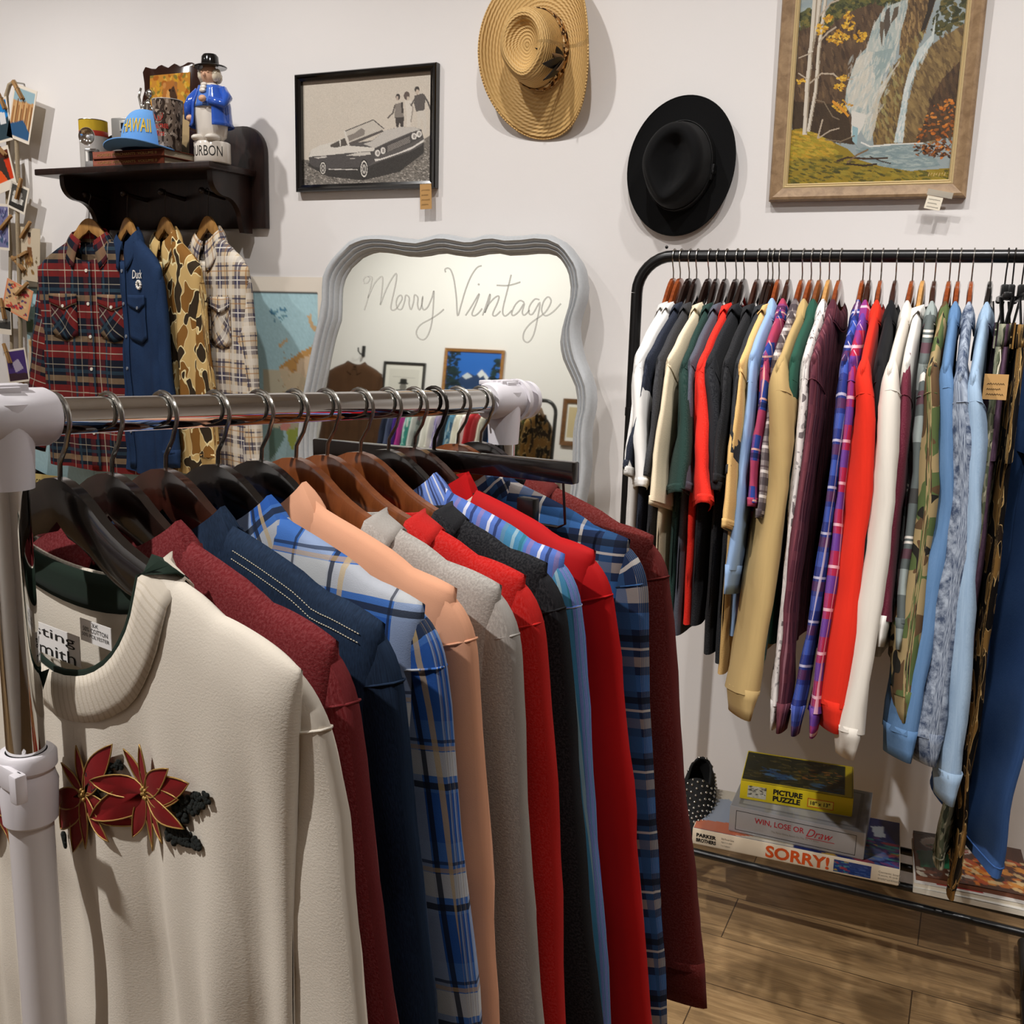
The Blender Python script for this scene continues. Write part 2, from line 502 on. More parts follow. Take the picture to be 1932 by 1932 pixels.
# ------------------------------------------------------------------ clothes hangers
HW = {'black': wood('black_lacquer_hanger', '#120d0c', '#080606', (30, 4, 4), 0.22, 0.6, 0.0),
      'dark': wood('dark_brown_hanger', '#3a1d14', '#241009', (30, 4, 4), 0.22, 0.6, 0.0),
      'espresso': wood('espresso_hanger', '#241511', '#120a08', (30, 4, 4), 0.2, 0.6, 0.0),
      'brown': wood('brown_hanger', '#7d4522', '#5d3016', (30, 4, 4), 0.25, 0.5, 0.0),
      'orange': wood('cherry_hanger', '#8a4420', '#5f2a12', (30, 4, 4), 0.18, 0.7, 0.0),
      'light': wood('natural_hanger', '#b98a4e', '#9a6d38', (30, 4, 4), 0.35, 0.3, 0.0)}
HWORD = {'black': 'black', 'dark': 'dark brown', 'espresso': 'espresso brown', 'brown': 'chestnut brown', 'orange': 'cherry wood', 'light': 'pale wood'}
_hang = {}
HPTS = [(0, 0), (0.02, 0.003), (0.045, 0.015), (0.07, 0.033), (0.1, 0.047), (0.143, 0.060), (0.19, 0.076), (0.215, 0.089), (0.235, 0.102)]
def hz(x, hs=1.0):
    """drop of the hanger's top edge below its neck at distance x from the middle"""
    x = abs(x)
    if hs != 1.0: return hz(x) * hs
    for (a, b), (c, d) in zip(HPTS[:-1], HPTS[1:]):
        if x <= c:
            k = (x - a) / (c - a); return b + (d - b) * k
    return HPTS[-1][1] + (x - HPTS[-1][0]) * 0.6
def hook_mb(rc, wire=0.0016, drop=-0.07, top=0.0):
    """question-mark hook: rests on a rail of radius rc whose top is at z = 0"""
    R = rc + wire + 0.003
    cz = wire + 0.0008 - R                               # the wire touches the rail top
    pts = []
    for k in range(15):
        a = math.radians(205 - k * (205 + 38) / 14)
        pts.append((R * math.cos(a), 0, cz + R * math.sin(a)))
    e = pts[-1]
    pts += [(e[0] * 0.8, 0, e[2] - R * 0.42), (e[0] * 0.45, 0, e[2] - R * 0.8), (0.002, 0, min(e[2] - R * 1.15, drop + 0.012)), (0, 0, drop - 0.01)]
    return MB().tube(pts, wire, 8)
def hanger(label, loc, rz, wood_key, rc, drop=-0.07, half=0.22, group=None, steel=None, tilt=0.0, name='clothes_hanger', thick=0.013, wire=0.0018, hs=1.0):
    t = thing(name, label, 'hanger', loc, (0, tilt, rz), group)
    key = (wood_key, round(rc, 4), round(drop, 4), half, thick, wire, hs)
    if key in _hang:
        for nm, me in _hang[key]:
            o = bpy.data.objects.new(nm, me); COL.objects.link(o); o.parent = t
        return t
    h = hook_mb(rc, wire, drop).build('hook', steel or STEEL, t)
    # wooden yoke: domed centre, arms dropping in a lazy S
    n = 28; vs = []
    top, bot = [], []
    for i in range(n + 1):
        x = -half + 2 * half * i / n; a = abs(x) / half
        zt = drop - (hz(x - 0.008, hs) + hz(x + 0.008, hs) + hz(x, hs)) / 3 - (0.006 if a > 0.97 else 0)
        wd = 0.05 - 0.022 * min(1, a * 1.3)
        top.append((x, zt)); bot.append((x, zt - wd + (0.012 if a < 0.05 else 0)))
    b = MB()
    ring = 8
    for i in range(n + 1):
        (x, zt), (_, zb) = top[i], bot[i]
        for k in range(ring):
            th = 2 * math.pi * k / ring + math.pi / ring
            cx, cy = math.cos(th), math.sin(th)
            sg = lambda q: math.copysign(abs(q) ** 0.6, q)
            vs.append((x, thick / 2 * sg(cx) * (1.25 - 0.35 * abs(x) / half), (zt + zb) / 2 + (zt - zb) / 2 * sg(cy) / 0.95))
    fs = [tuple(range(ring)), tuple(range(n * ring + ring - 1, n * ring - 1, -1))]
    for i in range(n):
        for k in range(ring):
            fs.append((i * ring + k, i * ring + (k + 1) % ring, (i + 1) * ring + (k + 1) % ring, (i + 1) * ring + k))
    b.add(vs, fs)
    y = b.build('yoke', HW[wood_key], t, angle=60)
    _hang[key] = [('hook', h.data), ('yoke', y.data)]
    return t

# ------------------------------------------------------------------ garments
import mathutils.noise as NOI
def garment(name, label, cat, loc, rz, mat, group=None, sw=0.25, slope=0.45, zn=None, drop=-0.068, hs=1.0, twist=0.0, L=0.72, hw=None, T=0.018, nw=0.09,
            scoop=0.07, sl=0.6, sa=0.07, sae=0.045, sb=0.02, spread=0.08, collar='crew', rib=None, colmat=None, cuffmat=None, seed=0,
            fold=0.004, placket=False, pockets=False, trim=None, button='#e8e2d4', detail=1.0, band=0.02, hemband=0.0, sleeves=True,
            yoke_seam=False, cuff=True, slmat=None, collar_h=0.022, cback=0.035, sback=0.006, sidew=0.035, open_v=0.0, rz2=0.0, parent_only=None, tip_r=0.16, shift=0.0, swing=0.0, bdip=0.018, tipdrop=0.0, seam_at=0.085, crumple=0.003, cfall=0.018, stitch=None, sway=0.02):
    """one hanging shirt, sweatshirt or jacket; its origin is where the hanger's hook rests"""
    rnd = random.Random(seed * 7 + 3)
    t = thing(name, label, cat, loc, (0, rz2, rz), group)
    nof = Vector((seed * 3.7, seed * 1.3, seed * 2.1))
    def crump(x, z, sc=1.0):
        return crumple * (NOI.noise(Vector((x * 11, z * 8, 0)) * sc + nof) + 0.5 * NOI.noise(Vector((x * 26 + z * 9, z * 19, 3)) * sc + nof))
    hw = hw or sw * 0.96
    rib = rib or mat
    k1, k2, k3 = rnd.uniform(38, 52), rnd.uniform(70, 95), rnd.uniform(6, 10)
    p1, p2, p3 = [rnd.uniform(0, 6.28) for _ in range(3)]
    if zn is None: zn = drop - hz(nw, hs) + 0.006
    def shz(a):
        a = abs(a)
        lim = min(0.215, sw - 0.015)
        if a <= lim: z = drop - (hz(max(nw, a) - 0.004, hs) + hz(max(nw, a) + 0.004, hs)) / 2 + 0.006 + 0.004 * (a - nw) / (lim - nw)
        else: z = drop - hz(lim, hs) + 0.010 - slope * (a - lim) - 2.2 * (a - lim) ** 2 - tipdrop * ((a - lim) / (sw - lim)) ** 2
        return z
    def ztop(x, side):
        a = abs(x)
        if a <= nw:
            q = math.sqrt(max(0.0, 1 - (a / nw) ** 2))
            return zn - (scoop * q if side < 0 else bdip * q)
        return shz(a)
    def halfw(v): return sw + (hw - sw) * min(1, v * 1.2) - 0.012 * math.sin(math.pi * min(1, v * 1.6)) * 0.6
    def foldy(x, z):
        d = min(1.0, max(0.0, (zn - 0.08 - z) / 0.28))
        return fold * d * (math.sin(k1 * x + p1 + 2.2 * z) + 0.6 * math.sin(k2 * x + p2 - 3 * z)) + 0.3 * fold * math.sin(k3 * z * 3 + p3 + 8 * x) * d + shift * d + crump(x, z) * d
    def surf(x, z, side):
        zt = shz(max(abs(x), nw))
        v = min(1, max(0, (zt - z) / (zt + L)))
        W = halfw(v)
        ds = min(1, max(0, W - abs(x)) / sidew)
        dt = (zt - z) + (0.06 * math.sqrt(max(0, 1 - (abs(x) / nw) ** 2)) if abs(x) < nw else 0)
        dt = min(1, max(0, dt) / 0.05)
        th = T * math.sqrt(max(0, 1 - (1 - ds) ** 2)) * math.sqrt(max(0, 1 - (1 - dt) ** 2))
        return side * th + foldy(x, z) * (0.3 + 0.7 * ds)
    no, ni, nv = int(12 * detail) + 2, int(8 * detail) + 4, int(26 * detail) + 8
    xs = [-sw + (sw - nw) * (1 - math.cos(math.pi * i / no / 2 + 0)) for i in range(no)]
    xs = [-sw + (sw - nw) * (i / no) ** 1.5 for i in range(no)]
    xs += [-nw * math.cos(math.pi * i / ni) for i in range(ni + 1)] + [-x for x in xs[::-1]]
    body = MB()
    for side in (-1, 1):
        vs, uvs = [], []
        for j in range(nv + 1):
            v = (j / nv) ** 1.25; W = halfw(v)
            for x0 in xs:
                x = x0 * (W / sw) if abs(x0) > nw else x0 * (1 + (W / sw - 1) * abs(x0) / sw)
                zt = ztop(x0, side)
                zh = -L + 0.006 * math.sin(9 * x0 + p1) + (0.012 * abs(x0) / sw)
                z = zt + (zh - zt) * v
                vs.append((x, surf(x, z, side), z)); uvs.append((x + (0.013 if side < 0 else 0.4), z))
        w = len(xs)
        body.add(vs, [(j * w + i, j * w + i + 1, (j + 1) * w + i + 1, (j + 1) * w + i) for j in range(nv) for i in range(w - 1)], uvs, 0)
    body.build('body', mat, t, angle=180, fix=True)
    if hemband:
        hb = MB()
        n = 40
        def hf(u, v):
            a = 2 * math.pi * u; x = hw * math.cos(a); sd = -1 if math.sin(a) < 0 else 1
            z = -L - hemband * v + 0.004
            return (x * (1 - 0.03 * v), (T * 1.02 * abs(math.sin(a)) ** 0.6) * sd + foldy(x, z), z)
        hb.grid(hf, n, 3, True, lambda u, v: (u * hw * 4, v * hemband)).build('hem_band', rib, t, angle=180)
    # sleeves
    if sleeves:
        for sg in (-1, 1):
            sb_ = MB(); n = 14; NR = int(18 * detail) + 8
            ph_end = -math.pi / 2 + spread + rnd.uniform(-0.02, 0.02)
            x0 = sw - 0.045; z0 = shz(x0) - 0.004
            ph0 = math.atan2(shz(sw - 0.02) - shz(x0), 0.025)
            turn = 0.11; total = 0.045 + sl
            rings = []; ox, oz = x0, z0; q = 0.16
            for r in range(NR + 1):
                s = r / NR
                s = s * 0.4 if s < 0.4 else 0.16 + (s - 0.4) / 0.6 * 0.84
                l = total * s
                if r:
                    dl = l - lprev
                    k = min(1, (l + lprev) / 2 / turn); k = k * k * (3 - 2 * k)
                    phi = ph0 + (ph_end - ph0) * k + sway * k * math.sin(l * 11 + p3) 
                    ox += math.cos(phi) * dl; oz += math.sin(phi) * dl
                else: phi = ph0
                lprev = l
                ka = min(1, l / 0.09); ka = math.sqrt(1 - (1 - ka) ** 2)
                amx = sa * 1.12
                a = 0.012 + (amx - 0.012) * ka if l < 0.09 else amx + (sae - amx) * ((l - 0.09) / (total - 0.09)) ** 0.8
                nx, nz = -math.sin(phi), math.cos(phi)
                cx, cz = ox - nx * a, oz - nz * a
                kb = min(1, l / 0.12)
                bb = sb * (0.3 + 0.7 * math.sqrt(1 - (1 - kb) ** 2)) * (1 + 0.08 * math.sin(s * 14 + p2))
                dy = sback * min(1, l / 0.15) + (swing * s * s * (1 if sg > 0 else -0.6) + 0.003 * math.sin(s * 9 + p1 * (1 + sg)) * s)
                tw = twist * min(1, max(0, l - 0.05) / 0.25) * sg
                rings.append((cx, cz, nx, nz, a, bb, dy, math.cos(tw), math.sin(tw)))
            vs, uvs = [], []; Lp = 0; pc = None
            for (cx, cz, nx, nz, a, bb, dy, ct, st) in rings:
                if pc: Lp += math.hypot(cx - pc[0], cz - pc[1])
                pc = (cx, cz)
                for k in range(n):
                    th = 2 * math.pi * k / n
                    c_, s_ = math.cos(th), math.sin(th)
                    wr = 1 + 0.06 * math.sin(3 * th + Lp * 22 + p3 * sg)
                    cm2 = crump(th * 0.05 + sg, Lp, 1.6) * 1.5 * min(1, Lp / 0.1)
                    A_, B_ = a * c_ + cm2 * c_, bb * math.copysign(abs(s_) ** 0.8, s_) * wr + cm2 * s_
                    A_, B_ = A_ * ct - B_ * st, A_ * st + B_ * ct
                    vs.append((sg * (cx + nx * A_), dy + B_, cz + nz * A_))
                    uvs.append((a * c_ + (0.02 if s_ < 0 else 0.33), Lp * -1.0 - 0.1))
            fs = [(r * n + k, r * n + (k + 1) % n, (r + 1) * n + (k + 1) % n, (r + 1) * n + k) for r in range(NR) for k in range(n)]
            sb_.add(vs, fs, uvs)
            so = sb_.build('sleeve', slmat or mat, t, angle=180)
            # armhole seam
            def ringpts(R, gr, zoff=0):
                cx, cz, nx, nz, a, bb, dy, ct, st = R
                out = []
                for k in range(18):
                    c_, s_ = math.cos(2 * math.pi * k / 18), math.sin(2 * math.pi * k / 18)
                    A_, B_ = a * gr * c_, bb * gr * math.copysign(abs(s_) ** 0.8, s_)
                    A_, B_ = A_ * ct - B_ * st, A_ * st + B_ * ct
                    out.append((sg * (cx + nx * A_), dy + B_, cz + nz * A_))
                return out
            MB().tube(ringpts(rings[min(NR - 1, next(i for i in range(NR) if total * (i / NR * 0.4 if i / NR < 0.4 else 1) >= seam_at))], 0.992), 0.0012, 5, False, True).build('armhole_seam', slmat or mat, so, angle=180)
            if cuff:
                cm = cuffmat or rib
                R0 = rings[-1]; cl = 0.06 if sl > 0.35 else 0.018
                def cf(u, v):
                    cx, cz, nx, nz, a, bb, dy, ct, st = R0
                    th = 2 * math.pi * u; g = 1.012 - (0.03 * v if sl > 0.35 else 0)
                    d = (nz, -nx); l = -0.01 + cl * v
                    s_ = math.sin(th)
                    A_, B_ = a * g * math.cos(th), bb * g * (1 - (0.6 if sl > 0.35 else 0.2) * v) * math.copysign(abs(s_) ** 0.8, s_)
                    A_, B_ = A_ * ct - B_ * st, A_ * st + B_ * ct
                    return (sg * (cx + nx * A_ + d[0] * l), dy + B_, cz + nz * A_ + d[1] * l)
                MB().grid(cf, 16, 3, True, lambda u, v: (u * 0.2, v * cl)).build('cuff', cm, so, angle=180, solid=0.0015)
    # neckline
    Ny = T * 0.95
    if collar == 'crew':
        cm = colmat or rib
        def cr(u, v):
            a = 2 * math.pi * u; ca, sn = math.cos(a), math.sin(a)
            side = -1 if sn < 0 else 1; q = abs(sn)
            dep = scoop if side < 0 else bdip
            x, z = nw * ca, zn - dep * q
            ox, oz = ca, -q * (0.9 if side < 0 else 0.6) - 0.25 * (1 - q)
            l = math.hypot(ox, oz) or 1
            e = -0.006 + (band + 0.006) * v
            xx, zz = x + ox / l * e, z + oz / l * e + 0.006 * (1 - v)
            yy = surf(xx, min(zz, zn - 0.001), side)
            yy = yy + side * (0.0025 + 0.002 * math.sin(math.pi * v))
            f0 = foldy(xx, zz); yy = f0 + side * max(abs(yy - f0), 0.0075 * min(1, q * 6) + 0.0005)
            return (xx, yy, zz)
        MB().grid(cr, 48, 4, True, lambda u, v: (u * 0.5, v * band)).build('neckband', cm, t, angle=180, solid=0.002)
        if trim:
            def tr(u, v):
                a = 2 * math.pi * u; ca, sn = math.cos(a), math.sin(a)
                side = -1 if sn < 0 else 1; q = abs(sn)
                x, z = nw * ca, zn - (scoop if side < 0 else bdip) * q
                ox, oz = ca, -q * 0.9 - 0.25 * (1 - q); l = math.hypot(ox, oz)
                e = (-0.003 - 0.008 * v) if side < 0 else (-0.006 + 0.034 * v)
                xx, zz = x + ox / l * e, z + oz / l * e + 0.006
                return (xx, surf(min(max(x, -nw), nw), z, side) + side * (0.001 if side < 0 else -0.004), zz)
            MB().grid(tr, 48, 3, True).build('neck_trim', trim, t, angle=180, solid=0.0025)
    elif collar == 'shirt':
        cm = colmat or mat
        gap = 0.12 + open_v
        def sc(u, v):
            a = -math.pi / 2 + gap + (2 * math.pi - 2 * gap) * u
            ca, sn = math.cos(a), math.sin(a)
            fr = max(0.0, -sn)                                   # 1 at the front
            x, y = nw * 0.92 * ca, Ny * 0.9 * math.copysign(abs(sn) ** 0.55, sn)
            z = zn + 0.004 - 0.045 * fr ** 1.5 - cback * max(0.0, sn) ** 1.5
            pt = max(0.0, 1 - min(u, 1 - u) / 0.16)               # collar points
            if v < 0.4:
                k = v / 0.4
                return (x * (1 - 0.08 * k), y * (1 - 0.1 * k), z + collar_h * k * (1 - 0.25 * fr - 0.5 * ca ** 6))
            k = (v - 0.4) / 0.6
            drop = (collar_h * 1.2 + cfall + 0.035 * pt) * k
            out = 0.028 * math.sin(k * math.pi / 2) + 0.02 * pt * k
            yo = 0.008 * math.sin(min(1, k * 2) * math.pi / 2) + 0.002 * k * fr
            return (x * 0.92 + ca * out * (1 if fr < 0.6 else 1) + math.copysign(0.012 * pt * k, ca), y * 0.9 + math.copysign(1, sn) * yo * (0.5 + 0.5 * abs(sn)), z + collar_h * (1 - 0.25 * fr - 0.5 * ca ** 6) - drop)
        MB().grid(sc, 44, 10, False, lambda u, v: (u * 0.42 + 0.007, v * 0.09)).build('collar', cm, t, angle=38, solid=0.0022)
        MB().tube([Vector(sc(k / 60, 1.0)) for k in range(61)], 0.0016, 6).build('collar_edge', cm, t, angle=180)
    if stitch:
        sm_ = plain('stitch_' + stitch[1:], stitch, 0.8)
        st_ = MB()
        for sg in (-1, 1):
            for off in (0.012, 0.019):
                pts = []
                for i in range(15):
                    x = nw + 0.012 + (sw - 0.03 - nw) * i / 14
                    z = shz(x) - off - 0.004
                    pts.append((sg * x, surf(sg * x, z, -1) - 0.0012, z))
                for i in range(len(pts) - 1):
                    A_, B_ = Vector(pts[i]), Vector(pts[i + 1])
                    for k in range(4): st_.tube([A_.lerp(B_, k / 4), A_.lerp(B_, k / 4 + 0.15)], 0.00055, 4)
        st_.build('topstitching', sm_, t, angle=180)
    if placket:
        zc = zn - scoop - 0.004
        pl = MB()
        def pf(u, v):
            x = -0.017 + 0.034 * u; z = zc + (-L + 0.01 - zc) * v
            return (x, surf(x, z, -1) - 0.003, z)
        pl.grid(pf, 4, 30, False, lambda u, v: (0.034 * u + 0.05, (zc + (-L + 0.01 - zc) * v))).build('placket', mat, t, angle=180, solid=0.003)
        bm_ = plain('button_' + button[1:], button, 0.25, 0, spec=0.7)
        nb = 6
        for i in range(nb):
            z = zc - 0.03 - i * (L + zc - 0.06) / nb
            y = surf(0.0, z, -1) - 0.006
            MB().tube([(0, y + 0.0015, z), (0, y - 0.0015, z)], 0.0058, 12).build('button', bm_, t, angle=30)
    if pockets:
        for sg in (-1, 1):
            if pockets == 1 and sg < 0: continue
            cx, cz = sg * 0.105, zn - 0.2
            def pk(u, v):
                x = cx + 0.058 * (2 * u - 1); z = cz - 0.13 * v - (0.02 * (1 - abs(2 * u - 1)) * v)
                # bias-cut cloth: the check runs diagonally
                return (x, surf(x, z, -1) - 0.0035, z)
            pocket = MB().grid(pk, 8, 8, False, lambda u, v: (0.116 * u * 0.7 + 0.13 * v * 0.7, 0.116 * u * 0.7 - 0.13 * v * 0.7)).build('pocket', mat, t, angle=180, solid=0.003)
            def fl(u, v):
                x = cx + 0.061 * (2 * u - 1); z = cz + 0.012 - (0.032 + 0.022 * (1 - abs(2 * u - 1))) * v
                return (x, surf(x, z, -1) - 0.0075, z)
            MB().grid(fl, 10, 4, False, lambda u, v: (0.12 * u, cz - 0.05 * v)).build('pocket_flap', mat, pocket, angle=180, solid=0.003)
            MB().tube([(cx, surf(cx, cz - 0.03, -1) - 0.008, cz - 0.03), (cx, surf(cx, cz - 0.03, -1) - 0.0115, cz - 0.03)], 0.0055, 12).build('button', plain('button_' + button[1:], button, 0.25), pocket, angle=30)
    t_surf[t.name] = surf
    return t
t_surf = {}
# ------------------------------------------------------------------ chrome rolling rack in the foreground
BN = PD(108, 785, 0.856); BF = PD(910, 757, 1.32)
BAX = (BF - BN)
BDIR = BAX.normalized()
BH = Vector((BDIR.x, BDIR.y, 0)).normalized()          # level direction of the rail
BPR = Vector((BH.y, -BH.x, 0))                          # across the rail, to the right
FRZ = math.atan2(BPR.y, BPR.x)
RAILR = 0.016
UPN = BN - BDIR * 0.046; UPF = BF + BDIR * 0.048
rack = thing('rolling_clothes_rack', 'chrome and white rolling clothes rack in the foreground, its rail hung with sweatshirts and shirts', 'clothes rack', (UPN.x, UPN.y, 0))
def W2L(p, o): return Vector(p) - Vector(o)
O = rack.location
MB().tube([W2L(BN - BDIR * 0.03, O), W2L(BF + BDIR * 0.02, O)], RAILR, 32).build('rail', CHROME, rack)
for U, ztop_, near in ((UPN, 1.40, True), (UPF, 1.385, False)):
    ux, uy = U.x - O.x, U.y - O.y
    up = MB().tube([(ux, uy, 1.0), (ux, uy, ztop_ - 0.02)], RAILR, 32).build('upright', CHROME, rack)
    MB().tube([(ux, uy, 0.06), (ux, uy, 1.075)], 0.0185, 32).build('lower_tube', WHITETUBE, rack)
    c = MB()
    # tapered socket below, sleeve along the rail, ribbed plug on the outside
    c.lathe([(0.0175, -0.058), (0.0205, -0.058), (0.0225, -0.02), (0.024, 0.0), (0.0235, 0.012)], 32, (ux, uy, U.z), cap=False)
    sgn = 1 if near else -1
    A = Vector((ux, uy, U.z))
    c.tube([A - BDIR * 0.024 * sgn, A - BDIR * 0.02 * sgn, A + BDIR * 0.034 * sgn, A + BDIR * 0.04 * sgn], [0.0215, 0.0245, 0.0245, 0.0215], 32)
    co = c.build('corner_connector', WHITEPLASTIC, rack)
    pl = MB()
    for k in range(3):
        e = A - BPR * (0.024 + 0.004 * k)
        pl.box(e + Vector((0, 0, 0.004)), (0.0036, 0.03 - 0.004 * k, 0.03 - 0.004 * k), 0, Matrix.Rotation(FRZ, 3, 'Z'))
    pl.box(A - BPR * 0.012 + Vector((0, 0, 0.0225)), (0.05, 0.02, 0.006), 0, Matrix.Rotation(FRZ, 3, 'Z'))
    for k in (-1, 0, 1):
        pl.box(A + BPR * (0.008 * k) + Vector((0, 0, 0.0235)), (0.004, 0.036, 0.008), 0, Matrix.Rotation(FRZ, 3, 'Z'))
    pl.build('ribbed_plug', WHITEPLASTIC, co, bevel=0.0012)
    if not near:
        e = MB()
        e.tube([A + BDIR * 0.02, A + BDIR * 0.028], [0.029, 0.029], 32)
        e.tube([A + BDIR * 0.044, A + BDIR * 0.052], [0.026, 0.026], 32)
        e.tube([A + BDIR * 0.02, A + BDIR * 0.048], [0.016, 0.016], 24)
        e.build('end_cap', WHITEPLASTIC, co)
    # clamp that locks the telescoping tube
    z0 = 1.052
    cl = MB().lathe([(0.0195, 0.0), (0.0225, 0.003), (0.0245, 0.038), (0.0225, 0.044), (0.0215, 0.05), (0.0245, 0.053), (0.0245, 0.064), (0.022, 0.067), (0.017, 0.067)], 36, (ux, uy, z0), cap=False)
    cl = cl.build('height_clamp', WHITEPLASTIC, rack)
    lv = MB()
    q = Matrix.Rotation(FRZ, 3, 'Z')
    lv.box(Vector((ux, uy, z0 + 0.052)) + BPR * 0.017 - BH * 0.0225, (0.036, 0.006, 0.022), 0, q)
    lv.box(Vector((ux, uy, z0 + 0.05)) + BPR * 0.031 - BH * 0.0245, (0.012, 0.011, 0.026), 0, q)
    lv.build('clamp_lever', WHITEPLASTIC, cl, bevel=0.0025)
    sl_ = MB().box(Vector((ux, uy, z0 + 0.048)) - BH * 0.0245 - BPR * 0.006, (0.007, 0.002, 0.015), 0, q)
    sl_.build('clamp_slot', plain('slot_dark', '#3a3638', 0.6), cl)
    f = MB().tube([A * 1.0 + BPR * 0.24 + Vector((0, 0, 0.075 - U.z)), A - BPR * 0.24 + Vector((0, 0, 0.075 - U.z))], 0.0175, 20).build('foot_bar', WHITETUBE, rack)
    for s in (-1, 1):
        w = A + BPR * 0.22 * s
        MB().tube([Vector((w.x, w.y, 0.03)) - BH * 0.01, Vector((w.x, w.y, 0.03)) + BH * 0.01], 0.03, 20).build('caster_wheel', BLACK, f)
        MB().tube([(w.x, w.y, 0.028), (w.x, w.y, 0.07)], 0.007, 10).build('caster_stem', STEEL, f)
MB().tube([W2L((UPN.x, UPN.y, 0.2), O), W2L((UPF.x, UPF.y, 0.2), O)], 0.015, 20).build('lower_rail', WHITETUBE, rack)

# cloth for the foreground rail
CREAM = cloth('cream_fleece', '#d6cdbf', 0.06, 12, 0, 0.32, 520, 0.001, 0.95, 0.05)
CREAMRIB = plaid('cream_rib', '#d3c9ba', [(0, 0.004, 0, 0.0012, '#b9ac97', 0.5)], 0.05)
DKGREEN = cloth('bottle_green_rib', '#17251c', 0.2)
MAROON = cloth('maroon_wool', '#64161a', 0.18, 30, 0.25, 0.5, 600, 0.0012)
DDENIM = denim('dark_denim', '#0d1522', '#263851', 0.45, 10, 0.5)
BPLAID = plaid('blue_check', '#3f6cb4', [(1, 0.11, 0.0, 0.045, '#1d4fa0', 0.75), (0, 0.12, 0.02, 0.04, '#a9b5c4', 0.6), (1, 0.11, 0.06, 0.022, '#c9c8c2', 0.75),
                                          (1, 0.11, 0.048, 0.006, '#1f2430', 0.9), (0, 0.12, 0.062, 0.005, '#1c2436', 0.9), (0, 0.12, 0.015, 0.003, '#1c2436', 0.8),
                                          (1, 0.11, 0.09, 0.003, '#1f2a44', 0.8), (0, 0.12, 0.075, 0.006, '#c2a878', 0.7), (1, 0.11, 0.083, 0.004, '#b89a6c', 0.6)])
PEACH = cloth('peach_twill', '#d59c7c', 0.08, 20, 0, 0.2, 900, 0.0006)
HEATHER = cloth('heather_grey_fleece', '#98938d', 0.12, 60, 0.28, 0.45, 520, 0.0008)
RED = cloth('red_fleece', '#b3130d', 0.10, 30, 0.1, 0.35, 600, 0.001)
BLACKC = cloth('black_jersey', '#0f1014', 0.2, 20, 0.3)
BLUESTR = plaid('blue_stripe', '#5a78c4', [(0, 0.034, 0.0, 0.004, '#e6e4ec', 0.8), (0, 0.034, 0.010, 0.004, '#23294e', 0.8), (0, 0.034, 0.02, 0.005, '#8f7aa8', 0.7), (0, 0.14, 0.05, 0.03, '#3a93a0', 0.6)])
BLUECOL = plaid('blue_collar_stripe', '#6f8ad0', [(0, 0.024, 0.0, 0.003, '#e4e0e0', 0.85), (0, 0.024, 0.008, 0.003, '#2b2b4a', 0.85), (0, 0.024, 0.014, 0.003, '#2b2b4a', 0.6)])
TRACK = cloth('red_track_knit', '#b00d10', 0.08, 14, 0, 0.15, 900, 0.0005, 0.7)
TRACKCOL = plaid('red_knit_cream_stripes', '#bd0f12', [(1, 5.0, 0.052, 0.011, '#e8dfcc', 1.0), (1, 5.0, 0.074, 0.011, '#e8dfcc', 1.0)])
NAVYPL = plaid('navy_check', '#1c2c4c', [(1, 0.075, 0.0, 0.02, '#3767a4', 0.8), (1, 0.075, 0.03, 0.012, '#a59c94', 0.7), (0, 0.06, 0.0, 0.016, '#2c527f', 0.7),
                                         (0, 0.06, 0.03, 0.004, '#c9c4bc', 0.7), (1, 0.075, 0.05, 0.003, '#d0cac0', 0.7), (1, 0.075, 0.06, 0.008, '#10141f', 0.8)])
OXBLOOD = cloth('oxblood_fleece', '#5c1814', 0.15, 30, 0.25, 0.45, 600, 0.0012)
WHITETAG = plain('white_satin_tag', '#e6e3e0', 0.4)

